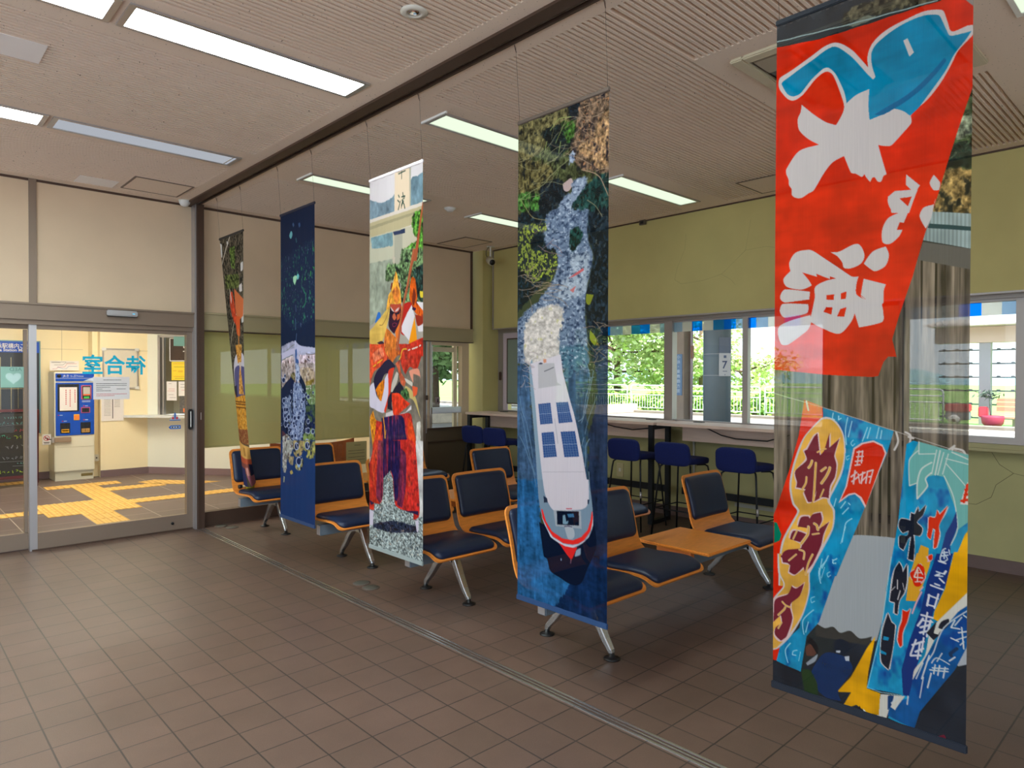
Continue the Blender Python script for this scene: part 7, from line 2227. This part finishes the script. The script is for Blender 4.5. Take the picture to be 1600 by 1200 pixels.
for cx_, n_ in ((-.11, 8), (-.06, 9), (.0, 7)):
    k = MB()
    for q in range(n_): k.box(cx_ - .006, cx_ + .006, -.0205, -.019, 1.28 - q * .028, 1.28 - q * .028 + .015)
    k.build('handwriting', M['redink'], ps)
def slot(x, z, w_, h_, inner, nm, inner_m, rim=None):
    s_ = MB().bbox(x - w_ / 2, x + w_ / 2, -.018, -.010, z - h_ / 2, z + h_ / 2, .004).build(nm, rim or M['black_glass'], fr)
    for (ax, bx, az, bz), mm_ in inner: MB().box(x + ax, x + bx, -.022, -.018, z + az, z + bz).build(nm + '_insert', mm_, s_)
slot(.14, 1.255, .13, .205, [((-.05, .05, -.09, .09), M['black_glass']), ], 'bill_slot', None, mat('slot_red_rim', (190, 90, 120), .5))
MB().box(.10, .185, -.024, -.02, 1.23, 1.33).build('bill_tray', mat('tray_grey', (190, 184, 178), .4), fr)
MB().box(.10, .185, -.025, -.02, 1.21, 1.228).build('orange_key', M['orange'], fr); MB().box(.11, .175, -.025, -.02, 1.165, 1.195).build('green_key', M['green'], fr)
slot(.13, 1.0, .115, .085, [((-.045, .045, -.03, .03), M['black_glass'])], 'card_slot', None, mat('slot_red_rim2', (180, 80, 130), .5))
slot(.02, .90, .07, .085, [((-.028, -.014, -.03, .03), M['orange']), ((-.007, .007, -.03, .03), M['orange']), ((.014, .028, -.03, .03), M['orange'])], 'coin_slot', None, M['yellow'])
slot(-.12, .75, .12, .15, [((-.045, .045, -.06, -.015), M['yellow']), ((-.038, .038, -.045, -.025), M['black_plastic'])], 'change_tray', None)
slot(.13, .745, .125, .16, [((-.05, .05, -.065, -.01), mat('gold_tray', (190, 150, 90), .4)), ((-.04, -.03, -.05, -.02), M['black_plastic']), ((-.01, .0, -.05, -.02), M['black_plastic']), ((.02, .03, -.05, -.02), M['black_plastic'])], 'ticket_tray', None)
for x, z in ((-.2, .935), (-.15, .85), (.11, .86), (.11, 1.06)):
    MB().box(x - .008, x + .008, -.014, -.012, z - .006, z + .006).build('red_mark', M['redink'], fr)
    MB().box(x + .014, x + .05, -.014, -.012, z - .005, z + .005).build('caption', mat('caption_white', (170, 190, 230), .6), fr)
for z in (1.135, 1.12): MB().box(.085, .19, -.014, -.012, z - .004, z + .002).build('caption', mat('caption_white2', (190, 200, 230), .6), fr)
MB().bbox(-.25, -.05, -.04, -.0, .555, .625, .006).build('hasp', mat('hasp_brown', (150, 128, 110), .5), vm)
MB().bbox(-.28, -.25, -.02, .05, .55, .63, .006).build('hasp_lock', M['alu'], vm)
MB().box(.08, .225, .026, .030, .045, .085).build('maker_plate', mat('brass_plate', (120, 104, 60), .5), vm)
MB().box(-.225, .235, -.003, .0, .475, .479).build('door_joint', seam, vm)
no = empty('no_smoking_sign', (1.80, 11.40, .60)); tag(no, 'small white prohibition sign with red ring at the left side of the ticket machine', 'sign')
MB().box(-.05, .05, 0, .004, -.075, .075).build('plate', M['white'], no)
MB().tube([(0, 0, 0), (.09, 0, .0)], .006, 8).build('arm', M['black_metal'], no)
MB().tube([(.033 * math.cos(t * math.pi / 8), -.002, .02 + .033 * math.sin(t * math.pi / 8)) for t in range(17)], .004, 6).tube([(-.023, -.002, .043), (.023, -.002, -.003)], .004, 6).build('red_ring', M['redink'], no)
MB().box(-.02, .02, -.001, 0, .012, .026).box(-.035, .035, -.001, 0, -.045, -.035).box(-.03, .03, -.001, 0, -.06, -.053).build('print', M['ink'], no)
trashy = empty('outlet_box', (2.44, 11.58, .28)); tag(trashy, 'small cream box in the dark gap right of the ticket machine', 'outlet')
MB().bbox(-.03, .03, -.03, 0, -.05, .05, .004).build('box', M['offwhite'], trashy)
MB().box(-.01, .01, -.032, -.03, -.01, .01).build('socket', M['black_plastic'], trashy)

# station map and blackboard easel on the left
mp_ = empty('station_map', (1.03, 11.83, 1.33)); tag(mp_, 'large dark station map board with blue heading at the left edge', 'map')
MB().box(-.75, .75, -.02, 0, -.66, .66).build('board', mat('map_navy', (44, 50, 62), .5), mp_)
MB().box(-.75, .75, -.024, -.02, .49, .645).build('heading', M['kiosk_blue'], mp_)
text_mesh('小浜駅構内ご案内', .078, (.72, -.0255, .552), (1, 0, 0), (0, 0, 1), M['white'], 'lettering', mp_, align='RIGHT', bold=.001, xs=.86)
text_mesh('Obama Station Map', .056, (.60, -.0255, .505), (1, 0, 0), (0, 0, 1), M['white'], 'lettering', mp_, align='RIGHT', bold=.001)
MB().box(.75, .765, -.026, 0, -.67, .66).box(-.765, -.75, -.026, 0, -.67, .66).box(-.765, .765, -.026, 0, .645, .66).build('frame', mat('map_frame_teal', (120, 160, 170), .4, .4), mp_)
lm = mat('map_line', (190, 180, 140), .6)
ml = MB()
for pts in ([(-.3, .40), (.12, .40), (.12, .20), (.0, .20), (.0, .32), (.12, .32)], [(.3, .42), (.3, -.6)], [(.42, .42), (.42, -.6)], [(-.2, .1), (.5, .1), (.5, -.3)], [(-.3, -.1), (.2, -.1), (.2, -.02), (.55, -.02)], [(-.4, .4), (-.4, -.3), (.1, -.3)], [(.0, -.1), (.0, -.5)], [(.2, .0), (.2, -.4), (.66, -.4)]):
    ml.tube([(x, -.022, z) for x, z in pts], .004, 5)
ml.build('plan_lines', lm, mp_)
MB().box(.03, .1, -.022, -.02, .12, .14).box(.2, .25, -.022, -.02, .0, .02).box(-.1, -.05, -.022, -.02, .2, .22).build('plan_marks', mat('map_mark', (160, 190, 110), .6), mp_)

es = empty('blackboard_easel', (1.28, 11.18, 0)); tag(es, 'maroon framed blackboard easel with coloured chalk writing at the left edge', 'easel')
tb = .10
def er(x, z, dy=0): return (x, tb * (z / 1.05) + dy - .05, z)
MB().poly([er(-.40, .16), er(.345, .16), er(.345, 1.0), er(-.40, 1.0)], (0, .015, 0)).build('board', M['chalk'], es)
fm = MB()
for a, b in (((-.43, .12), (-.43, 1.05)), ((.36, .12), (.36, 1.05)), ((-.43, 1.025), (.37, 1.025)), ((-.43, .14), (.37, .14))):
    fm.sweep([er(*a, -.004), er(*b, -.004)], .035, .03, (1, 0, 0) if a[0] == b[0] else (0, 0, 1))
fm.build('frame', M['maroon'], es)
for x in (.39, -.45): MB().sweep([(x, .06, 1.03), (x + .03, .30, 0)], .03, .03).build('rear_leg', M['maroon'], es)
for x in (.36, -.43): MB().sweep([er(x, .14), (x, -.055, 0)], .03, .03).build('front_leg', M['maroon'], es)
cols = {'c': mat('chalk_blue', (110, 170, 170), .9), 'g': mat('chalk_green', (70, 190, 160), .9), 'r': mat('chalk_red', (190, 60, 80), .9), 'y': mat('chalk_yellow', (190, 220, 60), .9), 'w': mat('chalk_white', (150, 150, 160), .9)}
rc = random.Random(3)
for z, x0, x1, cl, h_ in ((.93, .02, .28, 'c', .03), (.86, -.1, .30, 'c', .05), (.76, .12, .30, 'r', .045), (.68, -.3, .05, 'g', .06), (.67, .12, .30, 'y', .05), (.54, .02, .26, 'w', .06), (.40, -.3, .30, 'w', .05), (.32, .15, .3, 'c', .03), (.22, -.35, .3, 'y', .05)):
    k = MB(); x = x0
    while x < x1:
        pts = [(x + rc.uniform(0, h_ * .8), z + rc.uniform(-h_ / 2, h_ / 2)) for _ in range(5)]
        k.tube([er(px_, pz_, -.006) for px_, pz_ in pts], .0022, 4)
        x += h_ * .95
    k.build('chalk_writing', cols[cl], es)
k = MB().tube([er(-.1, .82, -.006), er(.1, .835, -.006), er(.3, .83, -.006)], .002, 4).tube([er(-.3, .36, -.006), er(.28, .345, -.006)], .002, 4).tube([er(.1, .29, -.006), er(.3, .28, -.006)], .002, 4)
k.build('chalk_underline', cols['w'], es)

# yellow tactile paving strips on the concourse floor (parts of one path)
def tactile_mat():
    m = mat('tactile_yellow', (226, 178, 92), .6)
    nt = m.node_tree; b = nt.nodes['Principled BSDF']
    tc = nt.nodes.new('ShaderNodeTexCoord'); wv = nt.nodes.new('ShaderNodeTexBrick')
    wv.offset = 0; wv.inputs['Scale'].default_value = 1; wv.inputs['Brick Width'].default_value = .075; wv.inputs['Row Height'].default_value = .30
    wv.inputs['Mortar Size'].default_value = .014; wv.inputs['Mortar Smooth'].default_value = .4
    wv.inputs['Color1'].default_value = (*srgb((240, 196, 112)), 1); wv.inputs['Color2'].default_value = (*srgb((236, 190, 104)), 1); wv.inputs['Mortar'].default_value = (*srgb((214, 164, 80)), 1)
    nt.links.new(tc.outputs['Object'], wv.inputs['Vector']); nt.links.new(wv.outputs['Color'], b.inputs['Base Color'])
    return m
tp = empty('tactile_paving', (1.95, 9.0, 0)); tag(tp, 'yellow ribbed tactile paving path crossing the concourse floor', 'tactile paving')
tm = tactile_mat()
def tstrip(x0, x1, y0, y1):
    k = MB().box(x0 - 1.95, x1 - 1.95, y0 - 9, y1 - 9, 0, .004)
    # raised bars
    if (x1 - x0) > .2:
        x = x0 + .03
        while x < x1 - .02:
            yy = y0 + .01
            while yy < y1 - .05:
                k.box(x - 1.95, x - 1.95 + .022, yy - 9, min(yy + .27, y1 - .01) - 9, .004, .0085)
                yy += .30
            x += .075
    return k.build('paving_strip', tm, tp)
for r in ((1.66, 1.96, 7.20, 8.54), (1.66, 2.26, 8.54, 9.40), (1.36, 1.66, 8.54, 9.40), (1.96, 2.26, 9.40, 10.62), (1.68, 2.55, 10.62, 10.90), (2.26, 2.95, 10.02, 10.30), (2.26, 4.4, 8.88, 9.14), (.2, 1.36, 8.83, 9.07), (.2, 1.60, 11.45, 11.72)):
    tstrip(*r)
sd = MB().poly([(2.80 - 1.95, 10.30 - 9, 0), (3.3 - 1.95, 9.85 - 9, 0), (3.62 - 1.95, 9.88 - 9, 0), (2.97 - 1.95, 10.66 - 9, 0), (2.74 - 1.95, 10.57 - 9, 0)], (0, 0, .004)).build('paving_strip', tm, tp)

# wooden chair and white stand in the concourse behind the glass partition
wc = empty('wooden_bench', (4.35, 8.35, 0)); tag(wc, 'brown curved wooden bench back behind the glass partition', 'bench')
k = MB()
pts = [(-.62 + .1 * i, .10 * abs((-.62 + .1 * i) / .62) ** 3) for i in range(13)]
for (ax, ay), (bx, by) in zip(pts, pts[1:]):
    k.poly([(ax, ay, .30), (bx, by, .30), (bx, by + .02, .60 + .04 * (bx / .62) ** 2), (ax, ay + .02, .60 + .04 * (ax / .62) ** 2)], (0, .02, 0))
k.build('backrest', mat('walnut_bench', (132, 66, 34), .45, noise=.1), wc)
MB().bbox(-.62, .60, .02, .5, .36, .40, .01).build('seat', mat('walnut_bench2', (120, 60, 32), .45), wc)
for x in (-.55, .52): MB().box(x, x + .05, .05, .45, 0, .36).build('leg', M['black_metal'], wc)

# concourse lights
for (x, y, l) in ((2.9, 8.6, 'ceiling light of the concourse near the partition'), (.6, 9.6, 'ceiling light of the concourse before the map board'), (2.0, 10.2, 'ceiling light of the concourse in front of the ticket machine'), (-2.2, 9.6, 'ceiling light of the concourse at its far left end')):
    e = empty('ceiling_light', (x, y, 2.75)); tag(e, l, 'ceiling light', 'concourse ceiling lights')
    MB().box(-.6, .6, -.14, .14, -.01, 0).build('frame', M['white'], e)
    MB().box(-.58, .58, -.12, .12, -.014, -.0101).build('diffuser', M['lamp_h'], e)

# ------------------------------------------------------------------ outside
gr = MB().box(6.47, 24.3, -30, 7.3, -.12, -.02).box(5.0, 24.3, 7.25, 60, -.12, -.02)
struct(gr.build('ground_platform', M['asphalt']))
mw = tag(MB().box(24.3, 190, -120, 240, -.30, -.10).build('meadow', M['grass']), 'flat green meadow beyond the platform fence', 'grass', kind='stuff')
struct(MB().box(23.7, 24.3, -30, 60, -.14, .07).build('trim_19', M['concrete']))
hl = MB()
import itertools
prev = None
for i in range(60):
    y = -140 + i * 7
    h_ = 2.6 + 1.2 * math.sin(i * .7) + .8 * math.sin(i * 1.9)
    if prev: hl.add([(170, prev[0], -1), (170, y, -1), (173, y, h_), (173, prev[0], prev[1]), (185, y, -1), (185, prev[0], -1)], [(0, 1, 2, 3), (3, 2, 4, 5)])
    prev = (y, h_)
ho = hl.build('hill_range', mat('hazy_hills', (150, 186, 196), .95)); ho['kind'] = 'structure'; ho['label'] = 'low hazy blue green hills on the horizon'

struct(MB().box(9.5, 19.3, -30, 32, 3.72, 3.95).build('platform_roof', M['concrete']))
# white railing
def railing(y0, y1, label):
    e = empty('railing', (24.5, (y0 + y1) / 2, 0)); tag(e, label, 'railing', 'white railings behind the platform')
    h = (y1 - y0) / 2
    r = .028
    MB().tube([(0, -h, -.12), (0, -h, 1.02), (0, -h + .03, 1.10), (0, -h + .12, 1.13), (0, h - .12, 1.13), (0, h - .03, 1.10), (0, h, 1.02), (0, h, -.12)], r, 10).build('outer_frame', M['white_paint'], e)
    MB().tube([(0, -h, .92), (0, h, .92)], .022, 8).tube([(0, -h, .72), (0, h, .72)], .02, 8).tube([(0, -h, .16), (0, h, .16)], .022, 8).build('cross_rails', M['white_paint'], e)
    k = MB(); y = -h + .12
    while y < h: 
        k.tube([(0, y, .16), (0, y, .72)], .011, 6, False); y += .135
    o = k.build('balusters', M['white_paint'], e); o['kind'] = 'stuff'
    return e
railing(18.55, 24.4, 'white railing panel behind the platform right of the boat banner, farthest from the round pillar')
railing(12.35, 18.35, 'white railing panel behind both platform pillars')
railing(6.3, 12.15, 'white railing panel just left of the red flag banner')
railing(24.6, 30.5, 'white railing panel outside beyond the corner column')

pq = empty('square_pillar', (14.0, 8.98, -.02)); tag(pq, 'square concrete platform pillar with a blue vertical sign, just right of the thick window post', 'pillar')
MB().bbox(-.19, .19, -.16, .19, 0, 3.76, .01).build('shaft', mat('pillar_concrete', (150, 132, 118), .85, noise=.08, scale=3), pq)
MB().tube([(.06, -.20, 0), (.06, -.20, 3.7)], .035, 12).build('downpipe', mat('pipe_lilac', (206, 190, 196), .5), pq)
MB().box(.02, .10, -.24, -.2, 1.95, 2.25).build('pipe_bracket', mat('bracket_rust', (190, 140, 120), .6), pq)
bs = MB().box(-.205, -.19, -.11, .075, 1.09, 2.05).build('direction_plate', mat('plate_steel_blue', (96, 124, 158), .5), pq)
for k_, ch in enumerate('小浜・東舞鶴方面'):
    text_mesh(ch, .095, (-.2075, -.0175, 1.95 - .113 * k_), (0, -1, 0), (0, 0, 1), mat('plate_white', (196, 206, 220), .6), 'lettering', bs, align='CENTER')
pr = empty('round_pillar', (14.0, 8.08, -.02)); tag(pr, 'thick round blue grey platform pillar carrying a white number 7 sign', 'pillar')
MB().lathe([(.30, 0), (.30, 3.76)], (0, 0, 0), 36).build('shaft', mat('pillar_blue_grey', (98, 112, 122), .6, noise=.05, scale=4), pr)
MB().lathe([(.304, 0), (.304, .012)], (0, 0, 2.03), 36).lathe([(.304, 0), (.304, .012)], (0, 0, 1.55), 36).build('strap', M['alu'], pr)
MB().tube([(-.06, .31, .9), (-.06, .31, 2.6)], .012, 8).build('conduit', mat('conduit_blue', (90, 150, 190), .5), pr)
ang = math.radians(200)
s7 = empty('platform_sign', (13.83, 7.80, 1.78)); s7.rotation_euler = (0, 0, math.radians(-38)); tag(s7, 'small white sign with the number 7 on the round platform pillar', 'sign')
MB().box(-.13, .13, -.02, .0, -.26, .25).build('plate', mat('sign_white_grey', (200, 196, 200), .6), s7)
MB().box(-.13, .13, -.02, .0, .25, .60).build('upper_plate', mat('sign_grey_blue', (98, 108, 128), .6), s7)
text_mesh('7', .24, (-.07, -.022, -.09), (1, 0, 0), (0, 0, 1), mat('sign_ink_blue', (60, 74, 110), .6), 'lettering', s7, bold=.004)
MB().box(-.03, .03, -.022, -.02, .14, .20).box(-.05, .05, -.022, -.02, -.16, -.145).box(-.01, .01, -.022, -.02, -.24, -.22).build('caption', mat('sign_ink_2', (90, 100, 130), .6), s7)

# shelter on the right
sh = empty('platform_shelter', (26.0, 0, 0)); tag(sh, 'platform shelter with beige beam and grey post seen at the right edge', 'shelter')
MB().box(-.2, .3, -9, 6.9, 2.62, 3.12).build('beam', mat('shelter_beam', (208, 184, 166), .7), sh)
k = MB(); y = -9
while y < 6.9:
    k.poly([(-.9, y, 3.16), (-.9, y + .1, 3.24), (-.9, y + .2, 3.16)], (2.0, 0, .25)); y += .2
k.box(-.92, 1.1, -9, 6.9, 3.13, 3.17)
k.build('roof_sheet', mat('shelter_roof', (196, 186, 178), .7), sh)
for y in (5.35, 1.0): MB().box(-.15, .1, y, y + .31, 0, 2.62).build('post', mat('shelter_post', (162, 160, 164), .7), sh)
for y in (4.62, 2.6): MB().box(.4, .5, y, y + .10, -.1, 2.62).build('rear_post', mat('shelter_rear', (196, 186, 188), .7), sh)
for z in (2.37, 1.93, 1.49, 1.05, .61, .17):
    k = MB().box(.26, .32, -9, 6.9, z, z + .045)
    for i in range(14): k.box(.22, .34, 6.7 - i * .38, 6.78 - i * .38, z + .02, z + .075)
    k.build('wall_rail', mat('rail_grey', (108, 116, 124), .5, .3), sh)
struct(MB().box(22.4, 23.0, -30, 7.2, -.02, .0).build('trim_20', mat('platform_edge_white', (236, 230, 214), .8)))
pb = empty('platform_bench', (25.2, 4.35, 0)); tag(pb, 'wooden slatted bench on the platform at the right edge', 'bench')
MB().box(.25, .29, -.95, .75, .46, .60).box(.27, .31, -.95, .75, .62, .74).box(.29, .33, -.95, .75, .76, .86).build('backrest', mat('bench_wood', (196, 150, 122), .7), pb)
MB().box(-.22, .22, -1.0, .95, .26, .31).build('seat', mat('bench_wood2', (196, 160, 128), .7), pb)
for y in (.15, -.7): MB().box(-.05, .1, y, y + .14, -.02, .26).box(.2, .26, y, y + .06, .26, .6).build('leg', M['concrete'], pb)
ct = empty('hand_cart', (25.2, 5.75, 0)); tag(ct, 'red and grey platform machine with white wheel half hidden behind the shelter post', 'cart')
MB().bbox(-.3, .3, .0, .62, .42, .66, .03).build('hood', mat('cart_red', (206, 60, 70), .5), ct)
MB().bbox(-.28, .28, .02, .6, .16, .42, .02).build('body', mat('cart_grey', (132, 140, 150), .5), ct)
MB().lathe([(.17, -.03), (.17, .03), (.05, .04)], (-.31, .35, .16), 24, 'X').build('wheel', M['white'], ct)
MB().lathe([(.05, -.04), (.05, .0)], (-.33, .35, .16), 14, 'X').build('hub', M['black_metal'], ct)
bk = empty('red_planter', (24.6, 5.02, 0)); tag(bk, 'dark red rounded tub between the shelter post and the platform bench', 'planter')
MB().lathe([(.16, 0), (.27, .12), (.30, .30), (.28, .36)], (0, 0, 0), 24).build('tub', mat('tub_red', (170, 60, 86), .6), bk)
MB().bbox(-.1, .1, .12, .36, .30, .62, .03).build('red_box', mat('tub_red2', (204, 70, 84), .6), bk)
mb_ = MB()
rl = random.Random(9)
for i in range(60):
    c_ = Vector((rl.gauss(0, .07), rl.gauss(.1, .16), rl.gauss(.98, .06))); a = Vector((rl.uniform(-1, 1), rl.uniform(-1, 1), rl.uniform(-.4, 1))).normalized() * .11; b = a.orthogonal().normalized() * .03
    mb_.add([c_ - a, c_ + b, c_ + a, c_ - b], [(0, 1, 2, 3)])
mb_.tube([(0, .05, .3), (0, .1, .95)], .012, 6)
mb_.build('plant', mat('dark_plant', (92, 106, 92), .8), bk)

# trees beyond the fence
def tree(x, y, h, r, n, label, seed, leaf=.15, zc=None, flat=.75, lm_=None, sparse=1.0, trunk=True, branches=12):
    e = empty('broadleaf_tree', (x, y, -.1)); tag(e, label, 'tree', 'trees beyond the platform')
    rt = random.Random(seed)
    zc = zc if zc is not None else h - r * flat
    tips = []
    t = MB()
    t.tube([(0, 0, 0), (.05, .05, zc * .45), (0, .1, zc)], [.24, .18, .10], 10)
    for i in range(branches):
        a = rt.uniform(0, 6.28); el = rt.uniform(-.1, .9)
        d_ = Vector((math.cos(a) * math.cos(el), math.sin(a) * math.cos(el), math.sin(el) * flat))
        s_ = Vector((0, .05, zc * rt.uniform(.4, .95)))
        m_ = s_ + d_ * r * .5 + Vector((0, 0, .2)); e_ = s_ + d_ * r * .92
        t.tube([s_, m_, e_], [.07, .04, .012], 6)
        tips += [m_, e_, (m_ + e_) / 2]
    t.build('trunk', M['bark'], e)
    cl = []
    for i in range(int(26 * sparse)):
        while True:
            p = Vector((rt.uniform(-1, 1), rt.uniform(-1, 1), rt.uniform(-1, 1)))
            if p.length < 1: break
        cl.append((Vector((p.x * r, p.y * r, zc + p.z * r * flat)), rt.uniform(.22, .42) * r))
    cl += [(Vector(q), rt.uniform(.14, .26) * r) for q in tips]
    vs_ = []; fs_ = []
    for i in range(n):
        c_, rr = cl[rt.randrange(len(cl))]
        d_ = Vector((rt.gauss(0, 1), rt.gauss(0, 1), rt.gauss(0, 1))).normalized() * rr * rt.uniform(.35, 1) ** .5
        p = c_ + Vector((d_.x, d_.y, d_.z * .8))
        a = Vector((rt.uniform(-1, 1), rt.uniform(-1, 1), rt.uniform(-.6, .6))).normalized()
        b = a.cross(Vector((rt.uniform(-1, 1), rt.uniform(-1, 1), rt.uniform(-1, 1)))).normalized()
        l_ = leaf * rt.uniform(.7, 1.4)
        o_ = len(vs_)
        vs_ += [p - a * l_ * .6, p + b * l_ * .32, p + a * l_ * .6, p - b * l_ * .32]
        fs_.append((o_, o_ + 1, o_ + 2, o_ + 3))
    MB().add(vs_, fs_).build('foliage', lm_ or M['leaf'], e)
    return e
tree(29.5, 23.0, 8.4, 5.2, 15000, 'big round leafy tree beyond the railing right of the boat banner', 1, .24)
tree(31.5, 19.0, 6.6, 3.0, 4200, 'light leafy tree seen between the square and the round platform pillars', 2, .2, sparse=.8)
tree(33.6, 17.6, 3.5, 2.3, 1800, 'sparse low tree right of the round platform pillar', 3, .2, sparse=.7, flat=.6)
tree(17.5, 23.4, 6.8, 6.0, 16000, 'shady tree with spreading crown seen through the side window', 4, .26, zc=3.9, flat=.48, lm_=mat('cool_leaves', (128, 162, 100), .7, noise=.3, scale=1.2))
def hedge(x0, y0, x1, y1, h, w_, n, label, seed):
    e = empty('hedge', ((x0 + x1) / 2, (y0 + y1) / 2, -.1)); tag(e, label, 'hedge')
    rt = random.Random(seed); mb = MB()
    dx, dy = x1 - x0, y1 - y0; L_ = math.hypot(dx, dy); ux, uy = dx / L_, dy / L_
    for i in range(n):
        s = rt.uniform(-.5, .5) * L_; t = rt.gauss(0, .35) * w_; z = rt.uniform(0, 1) ** .7 * h * (1 + .25 * math.sin(s * 1.7))
        p = Vector((ux * s - uy * t, uy * s + ux * t, z))
        a = Vector((rt.uniform(-1, 1), rt.uniform(-1, 1), rt.uniform(-1, 1))).normalized(); b = a.orthogonal().normalized()
        mb.add([p - a * .11, p + b * .06, p + a * .11, p - b * .06], [(0, 1, 2, 3)])
    mb.build('foliage', M['bushleaf'], e)
    MB().tube([(-ux * L_ / 2, -uy * L_ / 2, .1), (ux * L_ / 2, uy * L_ / 2, .1)], .06, 6).build('stems', M['bark'], e)
hedge(26.0, 12.5, 26.6, 17.6, .95, .7, 3500, 'bright green hedge behind the railing between the platform pillars', 5)
hedge(27.0, 18.2, 27.4, 24.0, .8, .6, 2500, 'bright hedge under the big round tree behind the railing', 6)
# low wall and dark railing outside the side window
lw = tag(MB().bbox(10, 24, 17.6, 17.9, -.02, .35, .02).build('low_wall', mat('rubble_wall', (206, 192, 172), .9, noise=.15, scale=5)), 'low pale stone kerb wall outside the side window', 'wall')
dr = empty('dark_railing', (13.4, 16.6, -.02)); tag(dr, 'short dark metal railing outside the side window', 'railing')
for i in range(6): MB().tube([(i * .18, 0, 0), (i * .18, 0, .95)], .018, 8).build('post', M['black_metal'], dr)
MB().tube([(0, 0, .95), (.9, 0, .95)], .02, 8).build('top_rail', M['black_metal'], dr)
